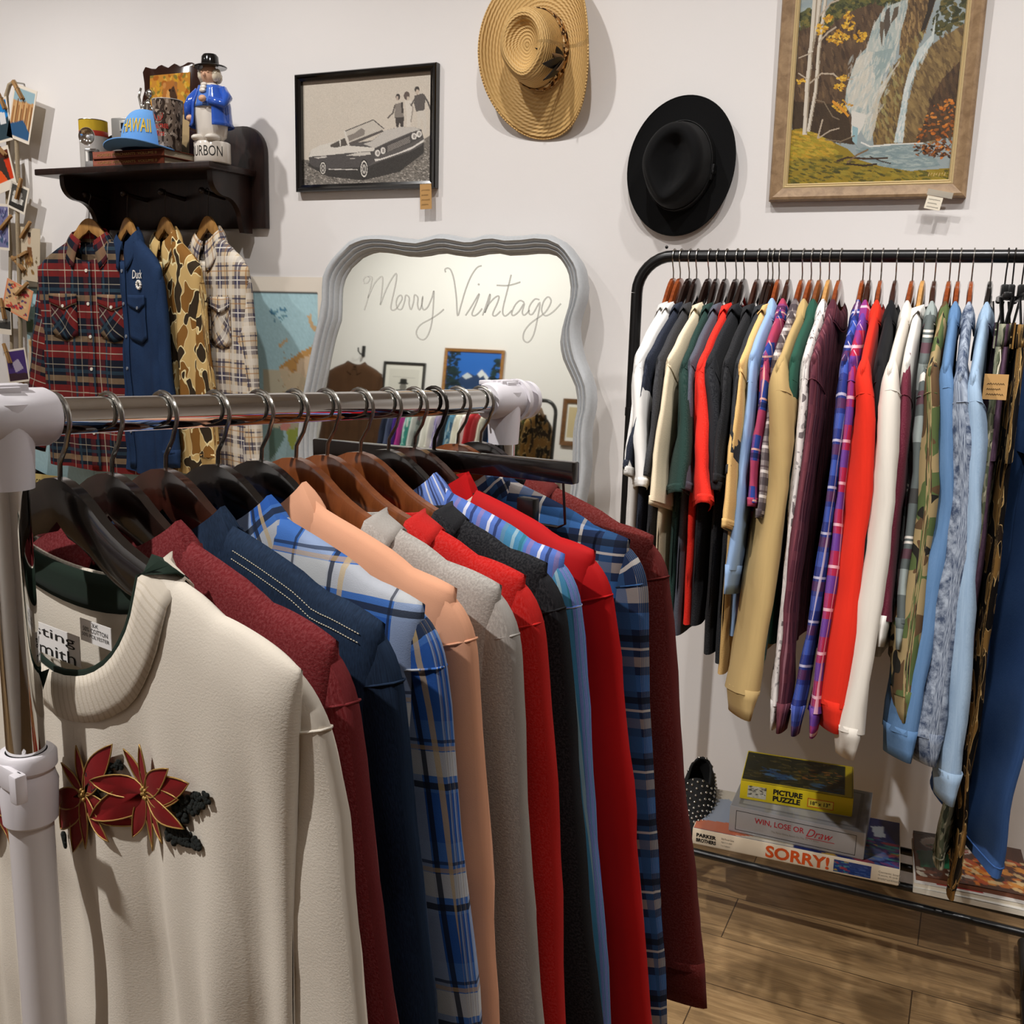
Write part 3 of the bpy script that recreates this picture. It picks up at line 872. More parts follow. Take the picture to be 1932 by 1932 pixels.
front_specs = [
    # t along rail, hanger, wood, garment dict
    (-0.002, 'black', dict(name='sweatshirt', label='cream fleece sweatshirt with poinsettia embroidery, nearest on the chrome rail', cat='sweatshirt', mat=CREAM, rib=CREAMRIB, sw=0.305, nw=0.142,slope=0.062, scoop=0.13, L=0.76, T=0.015, sl=0.66, sa=0.075, sae=0.05, sb=0.014, spread=0.10, band=0.029, fold=0.010, detail=1.6, trim=DKGREEN, bdip=0.042, hemband=0.06, shift=0.012, hw=0.278, sback=0.021, crumple=0.002, sway=0.0)),
    (0.082, 'espresso', dict(name='shirt_jacket', label='maroon wool shirt jacket directly behind the cream sweatshirt', cat='jacket', mat=MAROON, sw=0.29, nw=0.115,slope=0.055, scoop=0.09, L=0.78,
        T=0.016, sl=0.66, sa=0.075, collar='shirt', placket=True, button='#3a1512', spread=0.14)),
    (0.177, 'dark', dict(name='denim_shirt', label='dark blue denim shirt with topstitched collar behind the maroon jacket', cat='shirt', mat=DDENIM, sw=0.285, nw=0.10,slope=0.06, scoop=0.08, L=0.76,
        T=0.015, sl=0.66, collar='shirt', placket=True, button='#b9a98a', spread=0.12, stitch='#b7b09c', cfall=0.03)),
    (0.278, 'black', dict(name='plaid_shirt', label='blue and white checked shirt between the denim and the peach shirts', cat='shirt', mat=BPLAID, sw=0.275, nw=0.092,slope=0.07, scoop=0.08, L=0.78,
        T=0.015, sl=0.64, sb=0.016, collar='shirt', placket=True, spread=0.12)),
    (0.371, 'black', dict(name='button_shirt', label='peach twill shirt between the blue check and the grey sweatshirt', cat='shirt', mat=PEACH, sw=0.265, nw=0.078,slope=0.078, scoop=0.07, L=0.76,
        T=0.015, sl=0.66, sa=0.06, sb=0.017, collar='shirt', placket=True, spread=0.08)),
    (0.451, 'brown', dict(name='sweatshirt', label='heather grey crewneck sweatshirt next to the peach shirt', cat='sweatshirt', mat=HEATHER, sw=0.28, nw=0.125,slope=0.04, scoop=0.08, L=0.72,
        T=0.016, sl=0.66, sa=0.07, band=0.03, spread=0.12, hemband=0.06)),
    (0.528, 'brown', dict(name='sweatshirt', label='bright red crewneck sweatshirt between the grey one and the black one', cat='sweatshirt', mat=RED, sw=0.275, nw=0.138,slope=0.045, scoop=0.08, L=0.72,
        T=0.015, sl=0.66, sa=0.066, band=0.03, spread=0.12, hemband=0.06)),
    (0.616, 'brown', dict(name='sweatshirt', label='black crewneck sweatshirt behind the red sweatshirt on the chrome rail', cat='sweatshirt', mat=BLACKC, sw=0.265, nw=0.132,slope=0.05, scoop=0.07, L=0.74,
        T=0.015, sl=0.66, sa=0.07, band=0.026, spread=0.16, hemband=0.06)),
    (0.695, 'black', dict(name='striped_shirt', label='blue striped shirt with striped collar in front of the red track jacket', cat='shirt', mat=BLUESTR, colmat=BLUECOL, sw=0.255, nw=0.088,slope=0.085, scoop=0.07,
        L=0.74, T=0.015, sl=0.64, sa=0.06, sb=0.016, collar='shirt', placket=True, spread=0.14)),
    (0.773, 'dark', dict(name='track_jacket', label='red knit track jacket with two cream stripes on its collar', cat='jacket', mat=TRACK, colmat=TRACKCOL, sw=0.265, nw=0.10,slope=0.065, scoop=0.08, L=0.70,
        T=0.016, sl=0.60, sa=0.07, sb=0.017, collar='shirt', collar_h=0.03, cfall=0.05, spread=0.14, hemband=0.06)),
    (0.914, 'brown', dict(name='flannel_shirt', label='navy and blue checked flannel shirt between the red track jacket and oxblood sweatshirt', cat='shirt', mat=NAVYPL, sw=0.26, nw=0.082,slope=0.075, scoop=0.07, L=0.74,
        T=0.015, sl=0.62, collar='shirt', placket=True, spread=0.12)),
    (0.995, 'black', dict(name='sweatshirt', label='oxblood red sweatshirt, the last garment at the far end of the chrome rail', cat='sweatshirt', mat=OXBLOOD, sw=0.265, nw=0.095,slope=0.065, scoop=0.06, L=0.68,
        T=0.016, sl=0.54, sa=0.07, band=0.03, spread=0.15, hemband=0.055)),
]
front_things = []
for i, (tt, wk, g) in enumerate(front_specs):
    p = BN + BAX * tt + Vector((0, 0, RAILR))
    g = dict(g)
    short = g['label'].split(',')[0]
    base = g['label'].replace(' directly', '')
    hanger(HWORD[wk] + ' wooden hanger holding the ' + ' '.join(short.split()[:6]), p, FRZ, wk, RAILR, -0.068, 0.225 if i else 0.23, 'hangers on the chrome rail', STEEL, 0.0, 'clothes_hanger', 0.014, 0.0021)
    front_things.append(garment(g.pop('name'), g.pop('label'), g.pop('cat'), p, FRZ, g.pop('mat'), group='garments on the chrome rail', seed=i, **dict(dict(crumple=0.002, sb=0.015), **g)))

# black trouser hanger with clips, between the track jacket and the checked flannel
p = BN + BAX * 0.835 + Vector((0, 0, RAILR))
th_ = thing('trouser_hanger', 'flat black wooden trouser hanger with metal clip bar, empty, among the front rack garments', 'hanger', p, (0, 0, FRZ), 'hangers on the chrome rail')
hook_mb(RAILR, 0.0024, -0.072).build('hook', DARKSTEEL, th_)
MB().box((0.0, 0, -0.086), (0.425, 0.014, 0.025), 0, Matrix.Rotation(-0.03, 3, 'Y')).build('bar', HW['black'], th_, bevel=0.002)
MB().tube([(-0.195, 0, -0.10), (-0.2, 0, -0.14), (-0.19, 0, -0.145), (0.19, 0, -0.145), (0.2, 0, -0.14), (0.195, 0, -0.09)], 0.0016, 8).build('clip_rod', DARKSTEEL, th_)
for s in (-1, 1):
    MB().box((s * 0.15, -0.004, -0.14), (0.024, 0.014, 0.05)).build('clip', BLACKMETAL, th_, bevel=0.002)

# details of the cream sweatshirt
cs = front_things[0]; CSO = Vector(cs.location); csurf = t_surf[cs.name]
def csl(px, py):
    q = PP(px, py, CSO - BH * 0.022, BH) - CSO
    return (q.dot(BPR), q.z)
def z3(x, y): return csl(x / 2.76, 1050 + y / 2.76)
PETAL = cloth('dark_red_satin', '#7a1216', 0.2, 60, 0, 0.15, 800, 0.0004, 0.5)
LEAFM = plain('black_chenille', '#101512', 0.95, 0, 0, 30, 0.6, 300)
def petal_pts(c, tip, wid, n=9):
    dx, dz = tip[0] - c[0], tip[1] - c[1]; l = math.hypot(dx, dz); nx, nz = -dz / l, dx / l
    out = []
    for sgn in (1, -1):
        rng_ = range(n + 1) if sgn > 0 else range(n - 1, 0, -1)
        for k in rng_:
            s = k / n; w = wid * l * (math.sin(math.pi * s ** 0.8)) ** 0.9 * 0.5
            out.append((c[0] + dx * s + nx * w * sgn, c[1] + dz * s + nz * w * sgn))
    return out
def embroidered(center, tips, lift):
    c = z3(*center); fl = MB(); gp = MB()
    for k, tp in enumerate(tips):
        P_ = petal_pts(c, z3(*tp), 0.31)
        e = lift + 0.0006 * (k % 3)
        vs = [(x, csurf(x, z, -1) - e, z) for x, z in P_] 
        cx, cz = sum(p_[0] for p_ in P_) / len(P_), sum(p_[1] for p_ in P_) / len(P_)
        vs.append((cx, csurf(cx, cz, -1) - e - 0.0015, cz))
        fl.add(vs, [(i, (i + 1) % len(P_), len(P_)) for i in range(len(P_))])
        gp.tube([(x, csurf(x, z, -1) - e - 0.0004, z) for x, z in P_], 0.0007, 5, False, True)
    f = fl.build('poinsettia', PETAL, cs, angle=180)
    gp.build('gold_piping', GOLDTHREAD, f, angle=180)
    b = MB()
    for k in range(7):
        a = k * 0.9; x, z = c[0] + 0.0045 * math.cos(a) * (k > 0), c[1] + 0.0045 * math.sin(a) * (k > 0)
        b.ball((x, csurf(x, z, -1) - lift - 0.002, z), 0.002, 4)
    b.build('flower_beads', GOLDTHREAD, f, angle=180)
embroidered((405, 1250), [(365, 995), (548, 990), (300, 1080), (640, 1440), (545, 1495), (415, 1535), (340, 1558), (250, 1440), (230, 1290)], 0.004)
embroidered((-80, 1330), [(-200, 1150), (20, 1130), (60, 1330), (10, 1530), (-120, 1560), (-240, 1420)], 0.004)
embroidered((700, 1255), [(598, 1018), (690, 993), (868, 1108), (965, 1190), (910, 1275), (935, 1430), (820, 1505), (745, 1553), (625, 1490), (466, 1362), (466, 1165)], 0.0065)
def chen(a, b, wid):
    A, B = z3(*a), z3(*b); m = MB(); r = random.Random(int(a[0]))
    for k in range(70):
        s = r.random(); w = (r.random() - 0.5) * wid * (1 - s * 0.65)
        dx, dz = B[0] - A[0], B[1] - A[1]
        x, z = A[0] + dx * s - dz * w, A[1] + dz * s + dx * w
        m.ball((x, csurf(x, z, -1) - 0.003, z), 0.0036 * (1 - 0.35 * s), 4, 0, (1, 0.6, 1))
    m.build('embroidered_leaf', LEAFM, cs, angle=180)
chen((860, 1350), (1050, 1268), 0.4); chen((825, 1450), (1000, 1528), 0.42); chen((440, 1190), (570, 1105), 0.42); chen((500, 1185), (455, 1215), 0.8); chen((250, 1480), (270, 1540), 0.5)
# neck tags sewn inside the back of the neck
def in_back(px0, py0, px1, py1, nm, texts, dy=0.0):
    y = -0.005
    org = CSO + BH * y
    def loc(px, py):
        q = PP(px, py, org, BH) - CSO; return q.dot(BPR), q.z
    pm, qm = (px0 + px1) / 2, (py0 + py1) / 2
    xa, xb, za, zb = loc(px0, qm)[0], loc(px1, qm)[0], loc(pm, py0)[1], loc(pm, py1)[1]
    tg = MB().box(((xa + xb) / 2, y, (za + zb) / 2), (abs(xb - xa), 0.0008, abs(za - zb))).build(nm, WHITETAG, cs)
    for s, fx0, fx1, fz0, fz1 in texts:
        X0, X1 = xa + (xb - xa) * fx0, xa + (xb - xa) * fx1
        Z0, Z1 = za + (zb - za) * fz1, za + (zb - za) * fz0
        text_part('lettering', s, INK, tg, lambda x, yy: (X0 + x, y - 0.0008, Z0 + yy), X1 - X0, Z1 - Z0)
in_back(48, 1183, 150, 1238, 'brand_tag', [('casting', -0.15, 0.93, 0.1, 0.5), ('smith', 0.12, 0.93, 0.6, 1.0)])
in_back(153, 1176, 210, 1217, 'size_tag', [('3X', 0.4, 0.6, 0.05, 0.22), ('50% COTTON', 0.1, 0.9, 0.3, 0.5), ('50% POLYESTER', 0.06, 0.94, 0.58, 0.74)])
MB().prism([csl(82, 1268), csl(107, 1258), csl(95, 1297)], -0.03, -0.0285, lambda x, y, z: (x, z, y)).build('neck_insert', DKGREEN, cs)
# ------------------------------------------------------------------ black clothes rack by the far wall
RY = 2.345; RZ = 1.647; RXL, RXR = -0.767, 0.235
r2 = thing('clothes_rack', 'black metal clothes rack with round bent corners and a low shelf, against the far wall', 'clothes rack', (RXL, RY, 0))
def L2(x, y, z): return (x - RXL, y - RY, z)
fr = []
for k in range(9):
    a = math.pi - k * math.pi / 16
    fr.append(L2(RXL + 0.085 + 0.085 * math.cos(a), RY, RZ - 0.085 + 0.085 * math.sin(a)))
fr2 = [L2(RXL + RXR - (p[0] + RXL), RY, p[2]) for p in fr][::-1]
MB().tube(fr + fr2, 0.0135, 20).build('top_rail', BLACKMETAL, r2, angle=60)
for x in (RXL, RXR):
    po = MB().tube([L2(x, RY, 0.02), L2(x, RY, RZ - 0.085)], 0.0135, 20).build('post', BLACKMETAL, r2)
    MB().tube([L2(x, RY - 0.001, 1.29), L2(x, RY - 0.001, 1.27)], 0.0145, 20).build('joint_collar', BLACKMETAL, po)
    MB().tube([L2(x, RY - 0.22, 0.02), L2(x, RY - 0.21, 0.03), L2(x, RY + 0.21, 0.03), L2(x, RY + 0.22, 0.02)], 0.0135, 14).build('foot', BLACKMETAL, r2)
for y in (RY - 0.115, RY - 0.04, RY + 0.05, RY + 0.13):
    MB().tube([L2(RXL, y, 0.238), L2(RXR, y, 0.238)], 0.009, 12).build('shelf_rod', BLACKMETAL, r2)
for x in (RXL, RXR):
    MB().tube([L2(x, RY - 0.13, 0.238), L2(x, RY + 0.14, 0.238)], 0.010, 12).build('shelf_side_rod', BLACKMETAL, r2)
MB().ball(L2(-0.70, RY, RZ + 0.02), 0.004, 5).build('screw', BLACKMETAL, r2)

JER = lambda n, c, **k: cloth(n, c, k.pop('var', 0.12), 20, k.pop('fleck', 0.12), 0.2, 800, 0.0005)
WASHED = denim('light_blue_denim', '#738ba4', '#9fb4c9', 0.3, 9, 0.35)
MIDDEN = denim('mid_blue_denim', '#46678c', '#6483a8', 0.3, 9, 0.35)
ACID = denim('acid_wash_denim', '#39445a', '#98a1ae', 0.8, 40, 0.12)
REDPL = plaid('red_blue_flannel', '#2a3f88', [(1, 0.10, 0, 0.05, '#b0394a', 0.8), (0, 0.09, 0, 0.04, '#a83a52', 0.6), (1, 0.10, 0.07, 0.004, '#e4b0a0', 0.8), (0, 0.09, 0.06, 0.004, '#e4b0a0', 0.7), (1, 0.1, 0.055, 0.01, '#161b3a', 0.7)])
GREYPL = plaid('grey_check', '#8d8280', [(1, 0.05, 0, 0.016, '#3a3135', 0.85), (0, 0.05, 0, 0.016, '#463d42', 0.6), (1, 0.05, 0.025, 0.006, '#d9d0cb', 0.8), (0, 0.05, 0.03, 0.006, '#d9d0cb', 0.6), (1, 0.05, 0.036, 0.004, '#4b3c40', 0.8)])
MARSTR = plaid('maroon_stripe', '#4e2430', [(0, 0.03, 0, 0.010, '#7a4048', 0.7), (1, 0.06, 0, 0.018, '#61303a', 0.6), (0, 0.06, 0.02, 0.003, '#a0707a', 0.6)])
BLUPL = plaid('blue_maroon_flannel', '#27357e', [(1, 0.09, 0, 0.03, '#3f58ac', 0.8), (1, 0.09, 0.04, 0.02, '#5a2b48', 0.8), (0, 0.07, 0, 0.02, '#1b2250', 0.7), (1, 0.09, 0.065, 0.005, '#c9c4d8', 0.8), (0, 0.07, 0.035, 0.004, '#cdbfd0', 0.7)])
PINKPL = plaid('crimson_blue_flannel', '#a82648', [(1, 0.085, 0, 0.035, '#3b3f9c', 0.75), (0, 0.08, 0, 0.035, '#5a3a90', 0.55), (1, 0.085, 0.05, 0.006, '#ecc0c8', 0.8), (0, 0.08, 0.055, 0.005, '#e8b6c2', 0.7)])
GREYSTR = plaid('grey_stripe', '#59605f', [(1, 0.30, 0.02, 0.05, '#9aa3a0', 0.8), (1, 0.30, 0.09, 0.02, '#5b3440', 0.8), (1, 0.30, 0.12, 0.005, '#e0dad0', 0.9), (1, 0.30, 0.13, 0.005, '#e0dad0', 0.9), (1, 0.30, 0.2, 0.03, '#34302f', 0.8)])
PRINTSH = blobs('white_grey_print', '#d2cbc6', [(55, 0.6, '#6e6666', None, 0, 2.0), (90, 0.62, '#9a9492', None, 0, 5.0)])
HIPRINT = blobs('floral_print', '#c8a888', [(30, 0.56, '#5a4034', None, 0, 3.0), (40, 0.6, '#d8d4d0', None, 0, 7.0), (46, 0.63, '#8a5a3a', None, 0, 9.0)])
WOODCAMO = blobs('woodland_camouflage', '#8f7c58', [(14, 0.52, '#4d5a35', None, 0, 1.0), (16, 0.57, '#54402c', None, 0, 4.0), (18, 0.62, '#22201c', None, 0, 8.0)])
GREYCAMO = blobs('grey_green_camouflage', '#8d8c78', [(26, 0.52, '#5d6450', None, 0, 11.0), (30, 0.58, '#3a3f34', None, 0, 14.0), (34, 0.63, '#c0bba2', None, 0, 15.0)])
DUCKCAMO = blobs('duck_hunter_camouflage', '#cfae72', [(17, 0.515, '#8a602e', '#ecdaa6', 0.022, 21.0), (19, 0.575, '#3a2f22', '#ecdaa6', 0.022, 27.0)], (1, 0.75, 1))
DARKCAMO = blobs('dark_hunter_camouflage', '#8e6a38', [(16, 0.50, '#17130f', '#c9a870', 0.018, 31.0), (20, 0.60, '#2d2117', '#c9a870', 0.015, 37.0)], (1, 0.7, 1))
PLUM = denim('plum_acid_denim', '#3d2a3c', '#6d5468', 0.6, 30, 0.25)
JEANBLUE = denim('classic_blue_denim', '#2b4b82', '#4a6ea8', 0.3, 6, 0.4)
RAGL = JER('white_jersey', '#d8d4ce', var=0.05, fleck=0)
TEE = dict(name='t_shirt', cat='t-shirt', sw=0.275, L=0.82, sl=0.25, sa=0.105, sae=0.10, sb=0.011, spread=0.28, collar='crew', T=0.0105, band=0.022, nw=0.085, detail=0.7, hw=0.26, seam_at=0.09)
LNG = dict(name='long_sleeve_shirt', cat='shirt', sw=0.25, L=0.84, sl=0.66, sa=0.07, sae=0.05, sb=0.012, spread=0.22, collar='shirt', T=0.0105, nw=0.08, detail=0.75, hw=0.24)
rr = [  # hook px, hanger wood, preset, overrides, words
    (1273, 'orange', TEE, dict(mat=JER('heather_white', '#c9c6c2'), L=0.86, sw=0.265), 'pale grey t-shirt at the left end of the black rack'),
    (1286, 'orange', TEE, dict(mat=JER('white_cotton', '#dbd8d4', var=0.05, fleck=0), sl=0.25, sw=0.29, sb=0.02, twist=0.35), 'white t-shirt second from the left end of the black rack'),
    (1303, 'espresso', TEE, dict(mat=JER('navy_cotton', '#1d2230'), sl=0.23, L=0.8), 'navy t-shirt right behind the white t-shirt on the black rack'),
    (1317, 'espresso', TEE, dict(mat=JER('charcoal_cotton', '#2f2f32'), sl=0.24, L=0.84), 'charcoal t-shirt between the navy and the cream t-shirts'),
    (1340, 'espresso', TEE, dict(mat=JER('oat_cotton', '#d3c3a6'), sl=0.30), 'cream t-shirt left of the dark green t-shirt on the black rack'),
    (1355, 'espresso', TEE, dict(mat=JER('forest_cotton', '#15302a'), sl=0.26, sw=0.285, sb=0.02, twist=0.35), 'dark green t-shirt between the cream and the slate t-shirts'),
    (1372, 'espresso', TEE, dict(mat=JER('slate_cotton', '#4a4d58'), sl=0.26, L=0.86), 'slate grey t-shirt left of the bright red t-shirt'),
    (1392, 'espresso', TEE, dict(mat=JER('scarlet_cotton', '#d72414', var=0.06), sl=0.27, sw=0.29, sb=0.02, twist=0.3), 'bright red t-shirt on the black rack'),
    (1407, 'espresso', TEE, dict(mat=JER('ink_cotton', '#15161b'), sl=0.25, sw=0.28, sb=0.022, twist=0.5), 'black t-shirt right next to the bright red t-shirt'),
    (1433, 'dark', TEE, dict(mat=JER('jet_cotton', '#17171a'), sl=0.24, L=0.88), 'plain black t-shirt, second black one to the right of the red t-shirt'),
    (1452, 'espresso', TEE, dict(mat=JER('soot_cotton', '#202226'), sl=0.22, L=0.9), 'black t-shirt touching the tan t-shirt on the black rack'),
    (1461, 'espresso', TEE, dict(mat=JER('tan_cotton', '#c9a468'), sl=0.33, L=0.93), 'tan t-shirt left of the light blue shirt on the black rack'),
    (1473, 'orange', LNG, dict(name='t_shirt', cat='shirt', mat=JER('sky_oxford', '#8aa5c9', var=0.05, fleck=0), sl=0.44, sa=0.08, sae=0.075, L=0.84), 'light blue button shirt right of the tan t-shirt'),
    (1492, 'dark', LNG, dict(mat=REDPL, sl=0.30, sa=0.085, sae=0.08, L=0.8), 'red and blue checked shirt next to the light blue shirt'),
    (1517, 'orange', LNG, dict(mat=GREYPL, sl=0.32, sa=0.08, sae=0.08, L=0.8), 'grey checked shirt left of the khaki shirt'),
    (1534, 'orange', LNG, dict(mat=cloth('khaki_canvas', '#ab9161', 0.1, 9), sw=0.28, sl=0.66, sa=0.08, sae=0.07, sb=0.026, L=0.86, twist=0.5), 'khaki canvas long sleeve shirt on the black rack'),
    (1551, 'brown', LNG, dict(mat=cloth('pine_twill', '#234a3c', 0.1, 12), sl=0.62, sa=0.075), 'green long sleeve shirt right of the khaki one'),
    (1568, 'light', LNG, dict(mat=PRINTSH, sl=0.70), 'white and grey printed shirt right of the green shirt'),
    (1588, 'orange', LNG, dict(mat=MARSTR, sl=0.70), 'maroon striped shirt right of the white and grey printed shirt'),
    (1632, 'orange', LNG, dict(mat=BLUPL, sl=0.70), 'blue and maroon checked flannel shirt on the black rack'),
    (1645, 'dark', LNG, dict(mat=PINKPL, sl=0.70), 'crimson and blue checked flannel shirt touching the red shirt'),
    (1666, 'orange', LNG, dict(mat=cloth('tomato_twill', '#cf2a18', 0.07, 12), sw=0.275, sl=0.66, sa=0.08, sae=0.05, sb=0.024, twist=0.4), 'red long sleeve shirt between the crimson check and the black shirt'),
    (1694, 'dark', LNG, dict(mat=cloth('black_twill', '#131316', 0.15, 12), sl=0.70, L=0.9, sa=0.075), 'black long sleeve shirt right of the red long sleeve shirt'),
    (1726, 'orange', LNG, dict(mat=cloth('ivory_cotton', '#d0c9be', 0.05, 10), sw=0.275, sl=0.70, sa=0.07, sb=0.024, twist=0.4), 'ivory long sleeve shirt on the black rack'),
    (1746, 'light', LNG, dict(name='raglan_shirt', collar='crew', mat=RAGL, slmat=JER('burgundy_cotton', '#5c1a2c'), sl=0.5), 'white shirt with burgundy sleeves right of the ivory shirt'),
    (1768, 'dark', LNG, dict(mat=GREYSTR, sl=0.5), 'grey striped shirt left of the camouflage shirt'),
    (1796, 'orange', LNG, dict(mat=WOODCAMO, sw=0.27, sl=0.62, sa=0.075, sb=0.022, twist=0.3), 'woodland camouflage shirt on the black rack'),
    (1813, 'orange', LNG, dict(mat=MIDDEN, swing=-0.015, sw=0.26, sl=0.70, sa=0.07, sae=0.06, sb=0.02, twist=0.45), 'mid blue denim shirt right of the camouflage shirt'),
    (1838, 'orange', LNG, dict(swing=-0.005, sway=0.02, name='denim_jacket', cat='jacket', mat=ACID, sw=0.28, sl=0.68, sa=0.085, sae=0.075, sb=0.026, L=0.86, twist=0.4), 'acid washed grey blue denim jacket on the black rack'),
    (1874, 'black', LNG, dict(swing=0.03, sway=0.02, name='denim_shirt', mat=WASHED, sw=0.285, sl=0.74, sa=0.085, sae=0.06, sb=0.022, L=0.86, twist=0.3), 'pale blue denim shirt at the right end, next to the plum trousers'),
]
RTOP = RZ + 0.0135
for i, (px, wk, pre, ov, words) in enumerate(rr):
    x = PY(px, 483, RY).x
    g = dict(pre); g.update(ov)
    rnd = random.Random(i * 13 + 5)
    rz = -math.pi / 2 + rnd.uniform(-0.035, 0.035)
    p = (x, RY, RTOP)
    hanger(HWORD[wk] + ' hanger holding the ' + ' '.join(words.replace('on the black rack', 'on the rack').split()[:8]), p, rz, wk, 0.0135, -0.062, 0.22, 'hangers on the black rack', STEEL, 0.0, 'clothes_hanger', 0.0105, 0.0016, 1.75)
    garment(g.pop('name'), words, g.pop('cat'), p, rz, g.pop('mat'), group='garments on the black rack', seed=100 + i, drop=-0.062, hs=1.75, fold=0.0015, **dict(dict(crumple=0.004, sway=0.05, swing=rnd.uniform(-0.02, 0.02)), **g))

def scribble(parent, x0, x1, z0, z1, rows, y):
    """lines of unreadable handwriting"""
    r = random.Random(int(abs(x0 * 1e4)) + rows); m = MB()
    for k in range(rows):
        z = z0 + (z1 - z0) * k / max(1, rows - 1); h = abs(z1 - z0) / rows * 0.28
        n = 14
        m.tube([(x0 + (x1 - x0) * i / n * (1 - 0.2 * (k % 2)), y, z + h * (1 if i % 2 else -1) * r.uniform(0.3, 1)) for i in range(n + 1)], 0.0004, 4)
    m.build('handwriting', INK, parent)
# trousers on black clip hangers
def trousers(name, label, loc, rz, mat, L=1.1, W=0.19, T=0.014, leg=0.11, hemw=0.1, group=None, tag_card=False, seed=0, top=-0.14, hemmat=None, gap=0.0):
    t = thing(name, label, 'trousers', loc, (0, 0, rz), group)
    r = random.Random(seed); p1 = r.uniform(0, 6)
    hip = -top
    b = MB()
    def wb(u, v):
        a = 2 * math.pi * u
        return (W * math.cos(a), T * 0.9 * math.copysign(abs(math.sin(a)) ** 0.7, math.sin(a)), top - 0.045 * v)
    b.grid(wb, 32, 3, True, lambda u, v: (u * W * 4, v * 0.045)).build('waistband', mat, t, angle=180, solid=0.003)
    def seat(u, v):
        a = 2 * math.pi * u; w = W * (1.02 + 0.07 * v); z = top - 0.043 - 0.22 * v
        return (w * math.cos(a), (T * (1 + 0.2 * v)) * math.copysign(abs(math.sin(a)) ** 0.6, math.sin(a)) + 0.003 * math.sin(18 * w * math.cos(a) + p1), z)
    MB().grid(seat, 32, 8, True, lambda u, v: (u * W * 4, -0.2 * v)).build('seat', mat, t, angle=180)
    for s in (-1, 1):
        def lg(u, v):
            a = 2 * math.pi * u; w = leg * (1 - v) + hemw * v
            cx = s * (W * 0.53 + gap * v); z = top - 0.2 - (L - 0.2) * v
            wr = 0.005 * math.sin(22 * v + p1 + 3 * math.cos(a)) * v
            return (cx + w * math.cos(a), (T * (1.1 + 0.2 * math.sin(6 * v + p1))) * math.copysign(abs(math.sin(a)) ** 0.7, math.sin(a)) + wr, z)
        lo = MB().grid(lg, 24, 30, True, lambda u, v: (u * leg * 4, -v * L)).build('leg', mat, t, angle=180)
        e = [lg(k / 20, 0.975) for k in range(20)]
        MB().tube(e, 0.0022, 5, False, True).build('hem', hemmat or mat, lo, angle=180)
    for k in range(5):
        x = -W * 0.8 + k * W * 0.4
        MB().box((x, -T * 0.95 - 0.002, top - 0.022), (0.012, 0.003, 0.05)).build('belt_loop', mat, t)
    return t
def clip_hanger(label, loc, rz, W=0.17, drop=-0.07):
    t = thing('clip_hanger', label, 'hanger', loc, (0, 0, rz), 'clip hangers on the black rack')
    hook_mb(0.0135, 0.0016, drop).build('hook', DARKSTEEL, t)
    b = MB(); b.box((0, 0, drop - 0.012), (0.05, 0.012, 0.024)); b.box((0, 0, drop - 0.026), (2 * W + 0.03, 0.01, 0.012))
    b.build('bar', plain('black_hanger_plastic', '#111112', 0.35), t, bevel=0.002)
    for s in (-1, 1):
        c = MB()
        for d in (-1, 1):
            c.box((s * W, d * 0.007, drop - 0.055), (0.026, 0.003, 0.05), 0, Matrix.Rotation(-d * 0.14, 3, 'X'))
        c.tube([(s * W - 0.012, 0, drop - 0.03), (s * W + 0.012, 0, drop - 0.03)], 0.006, 8)
        c.build('clip', plain('black_hanger_plastic', '#111112', 0.35), t)
    return t
for i, (px, nm, mat, words, L, W, ex) in enumerate((
        (1902, 'jeans', PLUM, 'plum acid washed trousers on a clip hanger right of the pale denim shirt', 0.98, 0.17, 0.0),
        (1916, 'trousers', GREYCAMO, 'grey green camouflage trousers on a clip hanger, a price card at the waist', 1.14, 0.18, 0.0),
        (1934, 'trousers', DARKCAMO, 'dark brown hunter camouflage trousers at the right edge of the photo', 1.20, 0.19, 0.0))):
    x = PY(px, 483, RY).x
    rz = -math.pi / 2 + (0.05, -0.06, 0.04)[i]
    clip_hanger('black clip hanger holding the ' + ' '.join(words.split()[:4]), (x, RY, RTOP), rz, W - 0.02)
    tr = trousers(nm, words, (x, RY, RTOP), rz, mat, L, W, 0.011, 0.095, 0.085, 'trousers on the black rack', seed=i, top=-0.15)
    if i == 1:
        pc = thing('price_tag', 'brown kraft price card hanging at the waist of the camouflage trousers', 'price tag', tuple(PY(1878, 730, 2.13)), (0, 0, 0.1))
        MB().box((0, 0, 0), (0.042, 0.0012, 0.048)).build('card', KRAFT, pc)
        MB().tube([(0.0, 0, 0.022), (0.004, 0.004, 0.05), (0.002, 0.01, 0.07)], 0.0008, 5).build('string', PAPER, pc)
        scribble(pc, -0.015, 0.015, 0.006, -0.014, 3, -0.001)
x = 0.132
ch_ = clip_hanger('black clip hanger holding the blue jeans past the right end of the rack', (x, RY, RTOP), -math.pi / 2 + 0.3, 0.16)
jn_ = trousers('jeans', 'blue jeans cut by the right photo edge, hanging above the magazines', (x, RY, RTOP), -math.pi / 2 + 0.3, JEANBLUE, 1.10, 0.19, 0.016, 0.125, 0.13, 'trousers on the black rack', seed=9, top=-0.15)
for o_ in (ch_, jn_): o_.rotation_euler.x = -0.06
